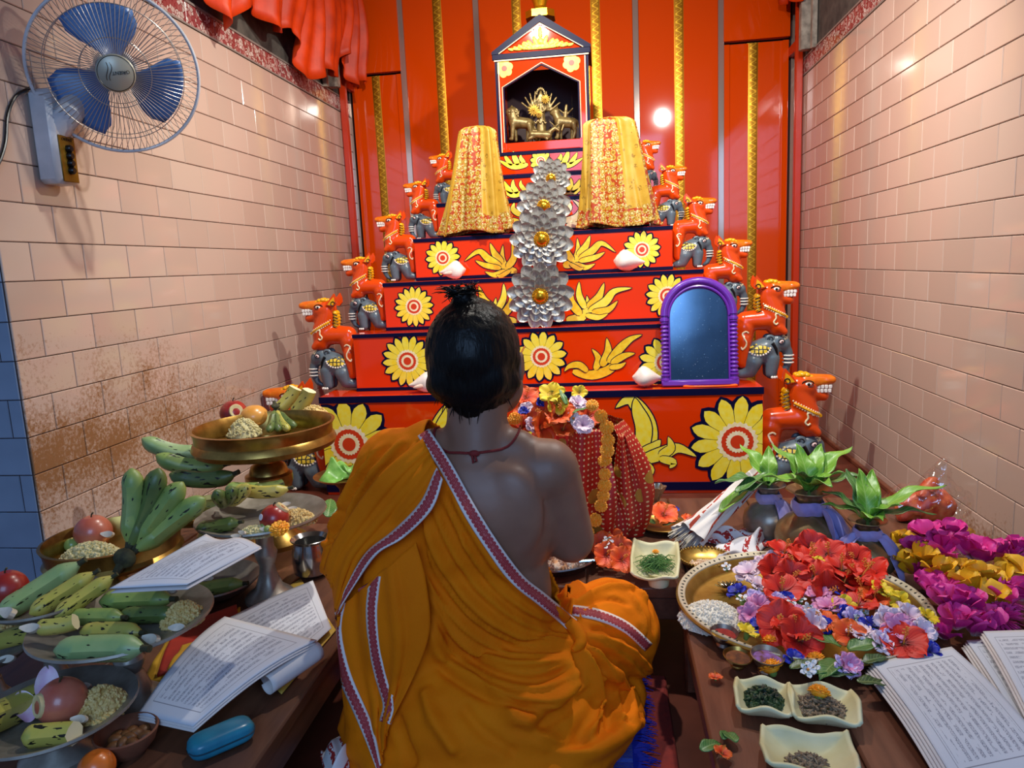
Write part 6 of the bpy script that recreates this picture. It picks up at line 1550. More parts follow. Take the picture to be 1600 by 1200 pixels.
# ------------------------------------------------------------------ the big flower tray
TC = Vector((.372, 1.432, ZT)); TR = .243
tray = thing('flower_tray', TC, 'large round brass tray with punched rim heaped with flowers', 'tray')
m = MB(); m.lathe([(.001, .001), (TR*.86, .001), (TR*.90, .008), (TR*.96, .026), (TR*.985, .030), (TR, .028), (TR*1.003, .031), (TR*.99, .034), (TR*.955, .031), (TR*.91, .026), (TR*.875, .010), (TR*.85, .005), (.001, .005)], 96); m.build('dish', MT_BRASS2, tray)
m = MB(); m.lathe([(TR*.925, .0285), (TR*.93, .031), (TR*.985, .0355), (TR*.99, .033)], 96, cap=False); m.build('rim_band', brass_mat('rim_silvered', '#c8bc9c', '#e0d6be', .3, .35), tray)
m = MB()
for i in range(96):
    a = 2*PI*i/96; m.ell((TR*.957*math.cos(a), TR*.957*math.sin(a), .0335), (.0034, .0020, .0014), 8, 4, rot=Matrix.Rotation(a, 3, 'Z'))
m.build('rim_dots', M('dark_punch', '#2a2218', rough=.6), tray, kind='stuff')
TZ = ZT+.006
def tq(px, py, dz=0.): v = atZ(px, py, ZT+.02+dz*.7); return Vector((v.x, v.y, TZ+dz))
r_ = random.Random(21)
def tilt(amount=.5):
    q = Matrix.Rotation(.45+r_.uniform(-amount, amount)*.9, 3, 'X') @ Matrix.Rotation(r_.uniform(-amount, amount), 3, 'Y') @ Matrix.Rotation(r_.uniform(0, 6.28), 3, 'Z'); return tuple(q.to_euler())
def scatter(F, items, name, group, dz=.02, sc=1., tl=.5):
    for i, (px, py, ds, lab) in enumerate(items):
        F(tq(px, py, dz+ds), tilt(tl), sc*r_.uniform(.9, 1.12), lab, group)
# rice heap and cups at the left of the tray
pile(tq(1112, 960), .065, .06, .035, 700, .0032, M('rice_white', '#e4dac4', '#f0e8d8', rough=.6, scale=90), 'heap of white rice at the left of the flower tray', 41, 'rice')
def cup(px, py, wpx, h, label, mat, fill, seed):
    p = tq(px, py, .03); r = rpx(wpx, p); t = thing('small_cup', (p.x, p.y, TZ), label, 'cup', group='small cups on the tray', rot=(.12, .05, 0))
    m = MB(); m.lathe([(r*.45, 0), (r*.5, .004), (r*.4, .010), (r*.7, h*.5), (r, h), (r*.95, h+.001), (r*.66, h*.52), (.001, h*.35)], 32); m.build('bowl', mat, t)
    m = MB(); m.lathe([(r*.82, h*.78), (r*.5, h*.84), (.001, h*.86)], 24); m.build('filling', fill, t); return t
MT_PWD = M('vermilion_powder', '#8a1c14', '#a83020', rough=.9, scale=60); MT_PWD2 = M('lilac_mix', '#9a6ab8', '#6a3a2a', rough=.9, scale=70)
cup(1130, 982, 22, .030, 'small cup of vermilion powder on the rice', brass_mat('cup_silver', '#8a7a70', '#b0a090', .3), MT_PWD, 1)
cup(1152, 1012, 23, .022, 'shallow dark cup with marigold petals at the tray front', MT_BRASS, M('brown_mix', '#5a3018', '#8a4a1c', rough=.9, scale=80), 2)
cup(1197, 1020, 26, .034, 'small cup with lilac petals at the front rim', brass_mat('cup_silver2', '#9a8a78', '#c0b098', .3), MT_PWD2, 3)
# silver filigree flower
t = thing('silver_filigree_flower', tq(1140, 912, .008), 'spiky silver filigree flower at the left back of the tray', 'ornament', rot=(-.5, 0, 0))
for ly in range(3):
    me = petal_mesh(.030-.006*ly, .006, .3, 'petal', MT_STL, .25+.3*ly, pointy=.5, nu=2, nv=3)
    for i in range(12): o = obj('petal', me, t); o.rotation_euler = (0, 0, 2*PI*(i+.5*ly)/12)
m = MB(); m.ell((0, 0, .008), .004, 8, 6); m.build('centre', MT_STL, t)
hib = [(1225, 868, .045, 'large red hibiscus at the top left of the flower heap'), (1258, 880, .05, 'red hibiscus directly before the big brass vase'), (1295, 872, .05, 'red hibiscus between the two front vases'), (1335, 880, .045, 'red hibiscus in front of the small brass vase'), (1362, 900, .035, 'red hibiscus at the right back of the heap'), (1236, 905, .035, 'red hibiscus left in the second row of the heap'), (1275, 905, .04, 'red hibiscus in the middle of the second row'), (1318, 912, .035, 'red hibiscus right in the second row of the heap'), (1222, 925, .03, 'red hibiscus whose long stamen points right'), (1350, 925, .03, 'red hibiscus beside the yellow upright flower'), (1222, 975, .025, 'red hibiscus in the middle of the tray front'), (1247, 998, .02, 'dark red hibiscus above the marigolds'), (1340, 945, .025, 'red hibiscus below the yellow upright flower'), (1290, 925, .035, 'red hibiscus at the heart of the heap'), (1412, 1003, .02, 'dark red hibiscus at the right front of the tray')]
scatter(F_HIB, hib, 'h', 'red hibiscus on the tray', .014, 1.0, .6)
scatter(F_HIBO, [(1285, 975, .02, 'orange hibiscus petals among blue flowers'), (1325, 990, .02, 'orange-red bloom above the leaf sprig'), (1365, 935, .03, 'orange-red bloom right of the heap')], 'o', 'orange blooms on the tray', .012, .75)
scatter(F_PAL, [(1170, 895, .02, 'pale pink bloom behind the silver filigree flower'), (1195, 885, .03, 'pale pink bloom at the back left of the tray'), (1183, 915, .02, 'pale pink bloom above the blue pea flower on the left'), (1390, 975, .03, 'large pale pink bloom at the right of the tray'), (1418, 965, .03, 'cream pink bloom at the far right of the heap'), (1210, 880, .03, 'pale pink bloom touching the red hibiscus'), (1265, 975, .02, 'white-pink petals beside the leaf sprig')], 'p', 'pale pink blooms on the tray', .012, 1.0)
scatter(F_PNK, [(1172, 958, .015, 'bright pink bloom on the rice edge'), (1280, 932, .03, 'bright pink lily-like bloom in the heap centre'), (1296, 950, .025, 'bright pink bloom just below the lily-like one'), (1402, 985, .03, 'pink bloom beside the large pale one'), (1185, 945, .016, 'small pink bloom near the rice'), (1420, 985, .02, 'pink bloom at the right tray rim')], 'k', 'pink blooms on the tray', .012, 1.1)
scatter(F_LIL, [(1180, 935, .018, 'lilac bloom left of the green calyx'), (1215, 940, .02, 'lilac bloom in the tray centre'), (1332, 968, .022, 'white-lilac bloom above the leaf sprig'), (1388, 1000, .02, 'lilac bloom at the right front'), (1318, 1040, .012, 'lilac bud cluster at the front rim')], 'l', 'lilac blooms on the tray', .012, 1.0)
scatter(F_BLU, [(1152, 922, .016, 'blue pea flower beside the silver filigree flower'), (1313, 927, .03, 'blue pea flower under the red heap'), (1225, 937, .022, 'blue pea flower left of centre'), (1190, 975, .014, 'blue pea flower near the vermilion cup'), (1290, 980, .02, 'blue pea flower left of the leaf sprig'), (1322, 962, .024, 'blue pea flower beside the white-lilac bloom'), (1362, 978, .024, 'blue pea flower left of the large pale bloom'), (1240, 1026, .012, 'blue pea flower at the front rim'), (1452, 1015, .015, 'blue pea flower at the right rim')], 'b', 'blue pea flowers on the tray', .012, 1.15)
scatter(F_YEL, [(1278, 885, .045, 'yellow bloom between the red hibiscus at the back'), (1318, 948, .028, 'yellow bloom beside the blue pea flower'), (1375, 925, .04, 'upright yellow bloom at the right of the heap'), (1390, 930, .035, 'yellow bloom leaning on the upright one'), (1448, 965, .03, 'yellow bloom at the far right'), (1168, 985, .012, 'small yellow bud near the cups'), (1405, 940, .03, 'yellow petals behind the large pale bloom')], 'y', 'yellow blooms on the tray', .012, 1.0)
wl = []
for i, (a, b) in enumerate(((1135, 885), (1160, 935), (1200, 955), (1235, 945), (1250, 935), (1262, 950), (1300, 915), (1310, 905), (1340, 965), (1350, 955), (1270, 1042), (1262, 1046), (1235, 960), (1375, 950), (1330, 885))): wl.append((a, b, .024, 'tiny white blossom scattered among the tray flowers'))
scatter(F_WHT, wl, 'w', 'tiny white blossoms on the tray', .016, 1.0)
scatter(F_HIB, [(1315, 895, .05, 'red hibiscus high between the vases and the yellow bloom'), (1268, 862, .055, 'topmost red hibiscus against the big vase'), (1245, 890, .045, 'red hibiscus below the topmost one'), (1345, 905, .045, 'red hibiscus at the right shoulder of the heap'), (1210, 895, .03, 'red hibiscus at the left shoulder of the heap'), (1235, 985, .025, 'red hibiscus left of the leaf sprig')], 'h2', 'red hibiscus on the tray', .014, .95, .5)
scatter(F_PAL, [(1345, 990, .02, 'pale bloom right of the leaf sprig'), (1375, 1005, .02, 'pale bloom at the right front rim'), (1440, 985, .025, 'pale bloom at the far right rim')], 'p2', 'pale pink blooms on the tray', .012, .9)
scatter(F_PNK, [(1245, 955, .02, 'pink bloom in the middle of the tray'), (1325, 1035, .015, 'pink bud among the front leaves')], 'k2', 'pink blooms on the tray', .012, .8)
for px, py, r, lab in ((1208, 1043, .0205, 'marigold at the very front rim of the tray'), (1205, 1000, .017, 'marigold right of the lilac cup'), (1276, 1028, .017, 'marigold below the leaf sprig'), (1222, 990, .014, 'small marigold under the red hibiscus')): marigold(tq(px, py, .008), r, lab, rot=(-.5, r_.uniform(-.3, .3), 0))
for i, (px, py, L, w_, rot, mi, lab) in enumerate(((1315, 1005, .075, .042, (.25, .1, 1.15), 1, 'light green leaf at the left of the leaf sprig'), (1308, 1028, .075, .04, (.2, 0, 2.5), 1, 'broad leaf hanging towards the tray front'), (1325, 1010, .07, .042, (.3, .1, -1.4), 1, 'broad leaf pointing right from the sprig'), (1235, 1040, .05, .024, (.3, 0, -1.2), 2, 'dark leaf beside the front marigold'), (1260, 1045, .055, .022, (.2, .1, -1.5), 1, 'pale edged leaf at the front rim'), (1350, 1030, .05, .03, (.2, 0, -1.2), 2, 'dark leaf at the right front of the tray'), (1410, 1010, .05, .03, (.3, 0, 1.0), 1, 'leaf beside the dark red hibiscus'), (1205, 925, .03, .026, (.4, 0, .6), 1, 'green calyx leaf in the tray centre'), (1290, 1050, .06, .03, (.1, 0, -1.3), 2, 'dark leaf hanging over the tray rim'), (1340, 1060, .06, .03, (.0, 0, -1.4), 2, 'dark leaf below the tray rim'))):
    leaf(tq(px, py, .028), L, w_, rot, mi, lab, seed=i)

# ------------------------------------------------------------------ brass vases with mango leaves
MT_VLT = M('lilac_organza', '#8a84c4', '#aaa4da', rough=.6, scale=20, sheen=.3)
def vase(px, pyb, wpx, label, mat, hs=1.0):
    p = T(px, pyb, ZT); r = rpx(wpx, p); t = thing('brass_vase', (p.x, p.y, ZT), label, 'vase', group='brass vases')
    m = MB(); m.lathe([(r*.5, 0), (r*.75, r*.1), (r*.98, r*.45*hs), (r, r*.75*hs), (r*.93, r*1.05*hs), (r*.68, r*1.32*hs), (r*.42, r*1.46*hs), (r*.37, r*1.55*hs), (r*.36, r*1.95*hs), (r*.46, r*2.12*hs), (r*.68, r*2.22*hs), (r*.66, r*2.25*hs), (r*.40, r*2.12*hs), (r*.32, r*1.9*hs), (r*.32, r*1.5*hs)], 44, cap=False); m.build('pot', mat, t)
    # organza tied round the neck
    m = MB(); ph = r*3
    def band(u, v):
        a = 2*PI*u; rr = r*(.43+.09*math.sin(PI*v)+.02*math.sin(9*a+5*v)); return (rr*math.cos(a), rr*math.sin(a), r*(1.48+.42*v+.03*math.sin(3*a))*hs)
    m.grid(band, 40, 8); m.build('neck_cloth', MT_VLT, t, angle=80)
    return t, p, r
def tie(t, r, d, L, hs=1., seed=0, w_=.5):
    rr = random.Random(seed); ph = rr.uniform(0, 6); d = Vector(d).normalized(); sx = Vector((-d.y, d.x, 0)); m = MB()
    def fn(u, v):
        ww = r*(.25+w_*v); drop = -r*1.1*v**1.5*L; out = d*(r*(.42+.75*v*(1.4-.4*v)))
        f = .12*r*math.sin(9*u+ph+3*v)+.05*r*math.sin(21*u+ph)
        return out+sx*((u-.5)*2*ww)+d*f+Vector((0, 0, r*1.7*hs+drop+.05*r*math.sin(7*u+ph)))
    m.grid(fn, 26, 16); o = m.build('cloth_tail', MT_VLT, t, angle=80); sd = o.modifiers.new('thickness', 'SOLIDIFY'); sd.thickness = .001
def sprig(p, z, leaves, label, mi=0):
    t = thing('mango_leaf_sprig', (p.x, p.y, z), label, 'leaves', group='mango leaf sprigs')
    for i, (L, w_, rx, rz, k) in enumerate(leaves):
        o = obj('leaf', leaf_mesh(L, w_, k, .75, .35, seed=i, wave=.12), t); o.rotation_euler = (rx, 0, rz); sd = o.modifiers.new('thickness', 'SOLIDIFY'); sd.thickness = .0008
    m = MB(); m.tube([(0, 0, -.03), (0, 0, .008)], .004, 7); m.build('stalk', LFST, t); return t
LFST = M('leaf_stalk', '#5a7a34', rough=.6)
MT_VB = brass_mat('vase_bronze', '#8a7050', '#b29668', .28, .75)
t2, p2_, r2 = vase(1262, 872, 50, 'largest brown brass vase with lilac cloth at its neck', MT_VB, 1.0)
tie(t2, r2, (1, -.35, 0), 1.0, 1., 3, .55); tie(t2, r2, (.9, -.7, 0), 1.25, 1., 8, .3)
sprig(p2_, ZT+r2*2.2, [(.16, .065, .95, -1.05, 0), (.13, .06, 1.15, -.55, 0), (.14, .055, 1.1, .75, 0), (.12, .055, 1.3, .2, 0), (.11, .055, 1.0, 2.6, 1), (.10, .065, .8, 3.4, 0), (.15, .05, .6, -1.7, 1), (.12, .05, .7, 1.7, 0), (.10, .05, 1.0, -2.3, 0)], 'bright mango leaves standing in the largest vase')
t3, p3_, r3 = vase(1353, 897, 42, 'smaller bronze vase right of the largest, lilac cloth at its neck', MT_VB, .95)
tie(t3, r3, (1, -.5, 0), 1.3, .95, 5, .35); tie(t3, r3, (-1, -.3, 0), 1.1, .95, 6, .6)
sprig(p3_, ZT+r3*2.1, [(.19, .05, .75, -1.4, 0), (.13, .055, 1.15, -.4, 0), (.125, .055, 1.25, .35, 1), (.12, .05, 1.35, .0, 0), (.08, .055, .7, 3.2, 0), (.11, .045, .9, 1.1, 1), (.14, .04, .5, -1.65, 1), (.10, .042, .65, 1.3, 0), (.09, .045, 1.0, -2.4, 0)], 'mango leaves in the smaller vase with one long leaf pointing right', 1)
t1, p1_, r1_ = vase(1200, 838, 38, 'dark brass vase half hidden behind the largest', MT_DKB, 1.0)
tie(t1, r1_, (.7, -.7, 0), 1.2, 1., 9, .5)
sprig(p1_, ZT+r1_*2.2, [(.14, .055, 1.0, .5, 0), (.15, .055, .5, 1.9, 1), (.12, .05, .4, -1.5, 0), (.11, .05, 1.25, -.2, 0), (.12, .055, .35, 2.3, 1)], 'mango leaves in the hindmost vase, drooping left')

# ------------------------------------------------------------------ rolled cloth, folded towel, small dishes
a_, b_ = atZ(1075, 838, ZT+.035), atY(1208, 722, 1.98); ax = b_-a_; L_ = ax.length
rc = thing('rolled_cloth', (a_.x, a_.y, ZT), 'white cloth rolled in a slanting bundle with red stripes', 'cloth roll')
q = ax.to_track_quat('Z', 'Y').to_matrix()
m = MB()
def roll(u, v):
    an = 2*PI*u; R = .034*(1-.35*v)+(.012*(.15-v)/.15 if v < .15 else 0); R *= 1+.16*math.sin(5*an+3*v)+.10*math.sin(9*an-4*v)
    if v > .94: R *= max(.05, 1-(v-.94)/.06)
    return q @ Vector((R*math.cos(an), R*math.sin(an)*.75, L_*v))+Vector((0, 0, a_.z-ZT))
m.grid(roll, 48, 30); 
def roll_mat():
    n = N('white_cotton_stripe'); uv = n.coord('UV'); s = n.sep(uv); f = n.math('LESS_THAN', n.math('ABSOLUTE', n.math('SUBTRACT', n.math('FRACT', n.math('ADD', n.math('MULTIPLY', s[0], 5.0), n.math('MULTIPLY', s[1], 1.2))), .5)), .07)
    msk = n.math('MULTIPLY', f, n.math('GREATER_THAN', n.noise(40, 2), .42)); n.p(Base_Color=n.mix(msk, '#dcd6d0', '#a83a24'), Roughness=.85); n.bump(n.noise(300), .2, .002); return n.m
m.build('roll', roll_mat(), rc, angle=80)
m = MB()
for i in range(60):
    an = r_.uniform(0, 6.28); R = r_.uniform(.005, .04); p = q @ Vector((R*math.cos(an), R*math.sin(an)*.7, .0)); e = q @ Vector((R*1.2*math.cos(an), R*math.sin(an)*.8, -r_.uniform(.015, .04)))
    m.tube([p+Vector((0, 0, a_.z-ZT)), e+Vector((0, 0, a_.z-ZT))], [.0014, .0007], 4)
m.build('frayed_end', M('cotton_thread', '#cdbf9a', '#e0d8c8', rough=.9, scale=90), rc, kind='stuff')
for i, (px, py, L, w_, rz, lab) in enumerate(((1125, 800, .16, .045, -.75, 'long green leaf lying along the rolled cloth'), (1150, 770, .11, .04, -1.1, 'pale green leaf lying over the rolled cloth'))):
    p = atZ(px, py, ZT+.09+.05*i); d = ax.normalized(); o = leaf(p, L, w_, (math.asin(d.z)+.05, 0, math.atan2(-d.x, d.y)-(.15 if i else 0)), 0 if i == 0 else 1, lab, bend=.15, seed=20+i)
crumple('folded_towel', T(1160, 850, ZT)+Vector((0, 0, .001)), .17, .12, .05, .35, MT_TOWEL, 'white towel with red border folded before the dark vase', 'towel', 8)
crumple('folded_towel', T(1165, 880, ZT)+Vector((0, 0, .001)), .12, .05, .035, .25, M('white_cotton', '#dedad8', '#ccc8c6', rough=.85, scale=30), 'white towel corner lying at the back rim of the tray', 'towel', 12)
p = T(1101, 872, ZT+.02); r = rpx(40, p); t = thing('brass_plate', (p.x, p.y, ZT), 'small brass plate with a beaded rim', 'plate')
m = MB(); m.lathe([(r*.5, 0), (r*.6, .002), (r*.85, .010), (r, .022), (r*.97, .0235), (r*.82, .014), (r*.6, .006), (.001, .005)], 48); m.build('dish', MT_BRASS2, t)
m = MB()
for i in range(44): a = 2*PI*i/44; m.ell((r*.985*math.cos(a), r*.985*math.sin(a), .024), .0035, 6, 4)
m.build('beaded_rim', MT_BRASS2, t)
pile((p.x, p.y-.006, ZT+.006), .035, .022, .006, 60, .004, M('crumbs', '#d8a878', '#e8d8c0', rough=.8, scale=120), 'few crumbs lying in the small brass plate', 44, 'crumbs')
# banana bark sheath with grass
MT_BARK = M('banana_bark', '#cfc48e', '#e0d8ac', rough=.55, scale=14, bump=.2, bscale=60)
def bark(loc, sx, sy, rz, label, lip=.035, seed=0, mat=None, pitch=0.):
    rr = random.Random(seed); ph = rr.uniform(0, 6); t = thing('bark_cup', loc, label, 'bark cup', rot=(pitch, 0, rz), group='banana bark cups'); m = MB()
    def fn(u, v):
        x, y = (u-.5)*2, (v-.5)*2; z = lip*max(abs(x)**2.4, .85*abs(y)**3.2)+.14*lip*math.sin(4*x+ph)*abs(y)**3+.1*lip*math.sin(3*y+ph)*abs(x)**3
        return (x*sx/2*(1-.08*abs(y)), y*sy/2*(1-.05*x*x), z+.002)
    m.grid(fn, 24, 24); o = m.build('sheath', mat or MT_BARK, t, angle=80); sd = o.modifiers.new('thickness', 'SOLIDIFY'); sd.thickness = .005; return t
gp = T(1024, 885, ZT+.03); bark((gp.x, gp.y, ZT+.025), .105, .13, -.1, 'pale banana bark trough holding green grass', .03, 2, pitch=.25)
m = MB(); m.lathe([(.022, 0), (.024, .01), (.02, .022), (.026, .03)], 16); m.build('banana_stem_stub', MT_BARK, None, (gp.x+.005, gp.y-.03, ZT), label='white stub of banana stem under the grass trough', cat='stem')
m = MB()
for i in range(150):
    a = r_.uniform(-1, 1); c = Vector((gp.x+r_.gauss(0, .014), gp.y-.012+r_.gauss(0, .016), ZT+.032+r_.uniform(0, .02))); d = Vector((math.cos(a*1.2)*(1 if i % 2 else -1), r_.uniform(-.7, .7), r_.uniform(-.1, .25))); L = r_.uniform(.025, .06)
    m.tube([c-d*L*.5+Vector((0, 0, -.006)), c+Vector((0, 0, .006)), c+d*L*.6+Vector((0, 0, -.004))], [.0006, .0010, .0004], 4)
m.build('grass_heap', M('grass_green', '#3c6a2a', '#5c8a3c', rough=.6, scale=60), label='tuft of thin green grass lying in the bark trough', cat='grass', kind='stuff')
marigold((gp.x+.002, gp.y+.015, ZT+.055), .008, 'tiny marigold bud on the grass'); 
# cups of banana bark with seeds on the right table
def seeds(loc, rx, ry, h, n, mat, label, seed, size=.006, slim=.32):
    r = random.Random(seed); m = MB()
    for _ in range(n):
        a = r.uniform(0, 6.283); q_ = math.sqrt(r.random()); z = h*(1-q_*q_); R = Euler((r.uniform(-.5, .5), r.uniform(-.5, .5), r.uniform(0, 6))).to_matrix(); m.ell((q_*rx*math.cos(a), q_*ry*math.sin(a), z*r.uniform(.4, 1)+.003), (size*r.uniform(.7, 1.3), size*slim, size*slim), 6, 4, rot=R)
    return m.build('seed_heap', mat, None, loc, label=label, cat='seeds', kind='stuff')
MT_SEED = M('brown_seeds', '#6a5440', '#9a8468', rough=.7, scale=150); MT_DKL = M('dark_chopped_leaf', '#141c10', '#2e4a1e', rough=.6, scale=70)
c1 = T(1193, 1100, ZT+.01); bark((c1.x, c1.y, ZT+.003), .085, .085, -.15, 'bark cup filled with dark chopped leaves', .03, 3); seeds((c1.x, c1.y, ZT+.012), .032, .032, .022, 420, MT_DKL, 'dark chopped leaves in the left bark cup', 51, .006, .45)
c2 = T(1286, 1112, ZT+.01); bark((c2.x, c2.y, ZT+.003), .10, .09, -.15, 'bark cup of brown seeds topped with a marigold', .03, 4); seeds((c2.x-.005, c2.y, ZT+.012), .036, .034, .02, 380, MT_SEED, 'brown seeds in the right bark cup', 52, .006); marigold((c2.x-.006, c2.y+.004, ZT+.03), .0175, 'marigold lying on the brown seeds', rot=(-.6, .3, 0))
c3 = T(1262, 1188, ZT+.01); bark((c3.x, c3.y, ZT+.003), .125, .085, -.12, 'nearest bark trough with a pinch of brown seeds', .028, 5); seeds((c3.x-.005, c3.y-.012, ZT+.012), .028, .018, .012, 160, MT_SEED, 'pinch of brown seeds in the nearest bark trough', 53, .0055)
for i, (px, py, L, w_, rz, lab) in enumerate(((1095, 1172, .045, .024, -.9, 'green leaf at the table edge'), (1150, 1160, .04, .024, .4, 'green leaf beside the nearest bark trough'), (1130, 1155, .03, .016, -.3, 'small green leaf between the two table edge leaves'))): leaf(T(px, py, ZT+.012), L, w_, (.15, .2, rz), 1, lab, bend=.7, seed=30+i)
F_HIBO(T(1128, 1178, ZT+.010), (.3, .2, 1.), .35, 'small orange bloom lying by the table edge leaves', 'fallen blooms on the right table'); F_HIBO(T(1118, 1060, ZT+.006), (.1, .1, 2.), .32, 'tiny red bloom fallen below the tray rim', 'fallen blooms on the right table')

# ------------------------------------------------------------------ draped pot with garland
KY = 1.88; kb = atY(885, 846, KY); kc = Vector((-.075, KY, ZT))
def dots_mat():
    n = N('red_cloth_gold_dots'); oc = n.coord('UV'); v = n.vor(1.0, None, rnd_=.0); mp = n.n('ShaderNodeMapping'); n.set(mp, 'Vector', oc); mp.inputs['Scale'].default_value = (78, 78, 1)
    v = n.vor(1.0, mp.outputs[0], rnd_=.12); d = n.math('LESS_THAN', v, .20); mp2 = n.n('ShaderNodeMapping'); n.set(mp2, 'Vector', oc); mp2.inputs['Scale'].default_value = (13, 13, 1)
    v2 = n.vor(1.0, mp2.outputs[0], rnd_=.5); fl = n.math('LESS_THAN', v2, .30); fl2 = n.math('LESS_THAN', v2, .08)
    c = n.mix(d, '#b41808', '#e8c88a'); c = n.mix(fl, c, '#b88a34'); c = n.mix(fl2, c, '#c83a1a'); n.p(Base_Color=c, Roughness=.45, Metallic=n.math('MULTIPLY', fl, .5)); n.bump(n.math('ADD', fl, n.noise(200)), .3, .002); return n.m
MT_DOTS = dots_mat()
kal = thing('draped_pot', kc, 'ritual pot draped in red cloth with gold dots before the altar', 'pot')
m = MB(); m.lathe([(.06, 0), (.09, .01), (.12, .06), (.125, .11), (.10, .17), (.06, .20), (.055, .235), (.08, .26)], 36); m.build('pot', MT_BRASS, kal)
m = MB()
def drape(u, v):
    a = -.62+2*PI*u*.93; rr = .075+.07*math.sin(PI*min(1, .15+v*.75))+.03*v; rr *= 1+(.13*math.sin(6*a+1.2+v)+.08*math.sin(11*a+v*3))*(.3+v)
    return (rr*math.cos(a), rr*math.sin(a)*.95, .30*(1-v)+.008+.012*math.sin(6*a)*v)
m.grid(drape, 90, 30)
for f_ in m.uv: m.uv[f_] = [(a*.85, b*.32) for a, b in m.uv[f_]]
o = m.build('drape', MT_DOTS, kal, angle=80)
def flap(name, px_top, px_bot, wtop, wbot, Y, bulge, flip=1):
    m = MB(); A = atY(*px_top, Y)-kc; B = atY(*px_bot, Y)-kc
    def fn(u, v):
        c = A.lerp(B, v); w_ = (wtop+(wbot-wtop)*math.sin(PI*min(1, v*.62)))*Y/FPX
        return c+Vector(((u-.5)*w_, -bulge*math.sin(PI*u)*(.4+.6*v)+.01*math.sin(8*u+2), -.008*math.sin(PI*u)*v))
    m.grid(fn, 16, 24)
    for f_ in m.uv: m.uv[f_] = [(a*wbot*Y/FPX*1.2, b*(A-B).length) for a, b in m.uv[f_]]
    o = m.build(name, MT_DOTS, kal, angle=80); sd = o.modifiers.new('thickness', 'SOLIDIFY'); sd.thickness = .002; return o
flap('cloth_flap', (972, 678), (985, 816), 8, 46, 1.80, .03); flap('cloth_flap', (952, 770), (950, 838), 30, 64, 1.76, .03); flap('cloth_flap', (915, 672), (912, 800), 50, 60, 1.74, .045)
gar = thing('marigold_garland', (kc.x+.05, 1.76, ZT+.2), 'orange marigold garland hanging down the draped pot', 'garland'); go = Vector((kc.x+.05, 1.76, ZT+.2))
pth = catmull([(925, 628, 0), (945, 650, 0), (950, 680, 0), (946, 715, 0), (944, 750, 0), (938, 785, 0), (925, 815, 0), (905, 840, 0)], 6)
acc = 0; last = None
for p in pth:
    if last is None or (p-last).length > 17:
        last = p; w_ = atY(p.x, p.y, 1.715); marigold(w_-go+Vector((0, 0, -.012)), (.0165*r_.uniform(.92, 1.08)), None, rot=(1.2+r_.uniform(-.5, .5), r_.uniform(-.6, .6), 0), parent=gar)
pth = catmull([(805, 655, 0), (790, 660, 0), (785, 680, 0), (783, 720, 0)], 6); last = None
for p in pth:
    if last is None or (p-last).length > 17: last = p; w_ = atY(p.x, p.y, 1.76); marigold(w_-go, .0165, None, rot=(1.2, r_.uniform(-.6, .6), 0), parent=gar)
def kq(px, py, Y=1.80): return atY(px, py, Y)
ktop = [(F_HIBO, 825, 650, 1.80, 1.0, 'orange hibiscus at the left of the pot top'), (F_HIBO, 850, 648, 1.76, 1.05, 'orange hibiscus in the middle of the pot top'), (F_HIBO, 875, 650, 1.75, 1.0, 'orange hibiscus right on the pot top'), (F_HIBO, 845, 668, 1.74, 1.0, 'orange hibiscus lowest in the middle of the pot'), (F_HIBO, 822, 622, 1.84, .9, 'orange hibiscus highest at the left of the pot'), (F_HIBO, 880, 672, 1.735, .8, 'orange petals under the pot flowers at right'), (F_HIBO, 815, 668, 1.76, .9, 'orange hibiscus beside the neck of the seated person'), (F_YEL, 862, 618, 1.78, 1.6, 'large yellow bloom topping the draped pot'), (F_YEL, 905, 615, 1.82, 1.0, 'small yellow bloom at the top right of the pot'), (F_YEL, 870, 632, 1.76, 1.3, 'yellow bloom just below the large one'), (F_PAL, 902, 632, 1.78, .8, 'pale pink bud at the right of the pot top'), (F_PAL, 823, 640, 1.77, .7, 'pale pink bloom at the left of the pot top'), (F_PAL, 828, 665, 1.73, .7, 'white-pink bloom lowest at the left of the pot'), (F_WHT, 895, 655, 1.74, 1.6, 'white blossom on the right of the pot flowers'), (F_PAL, 910, 665, 1.73, .9, 'cream bloom beside the marigold garland'), (F_BLU, 818, 643, 1.75, .7, 'small blue flower left on the pot'), (F_BLU, 843, 630, 1.76, .7, 'small blue flower between the pot blooms'), (F_HIBO, 920, 650, 1.77, .8, 'orange bloom behind the garland top')]
for F, px, py, Y, sc, lab in ktop: F(kq(px, py, Y), (.9+r_.uniform(-.4, .4), r_.uniform(-.5, .5), r_.uniform(-1, 1)), sc, lab, 'flowers heaped on the draped pot')
leaf(kq(885, 632, 1.74), .05, .016, (.9, 0, .5), 1, 'slender green leaf among the pot flowers', seed=41); leaf(kq(895, 645, 1.73), .05, .018, (.3, 0, -1.0), 1, 'green leaf pointing right on the pot flowers', seed=42)
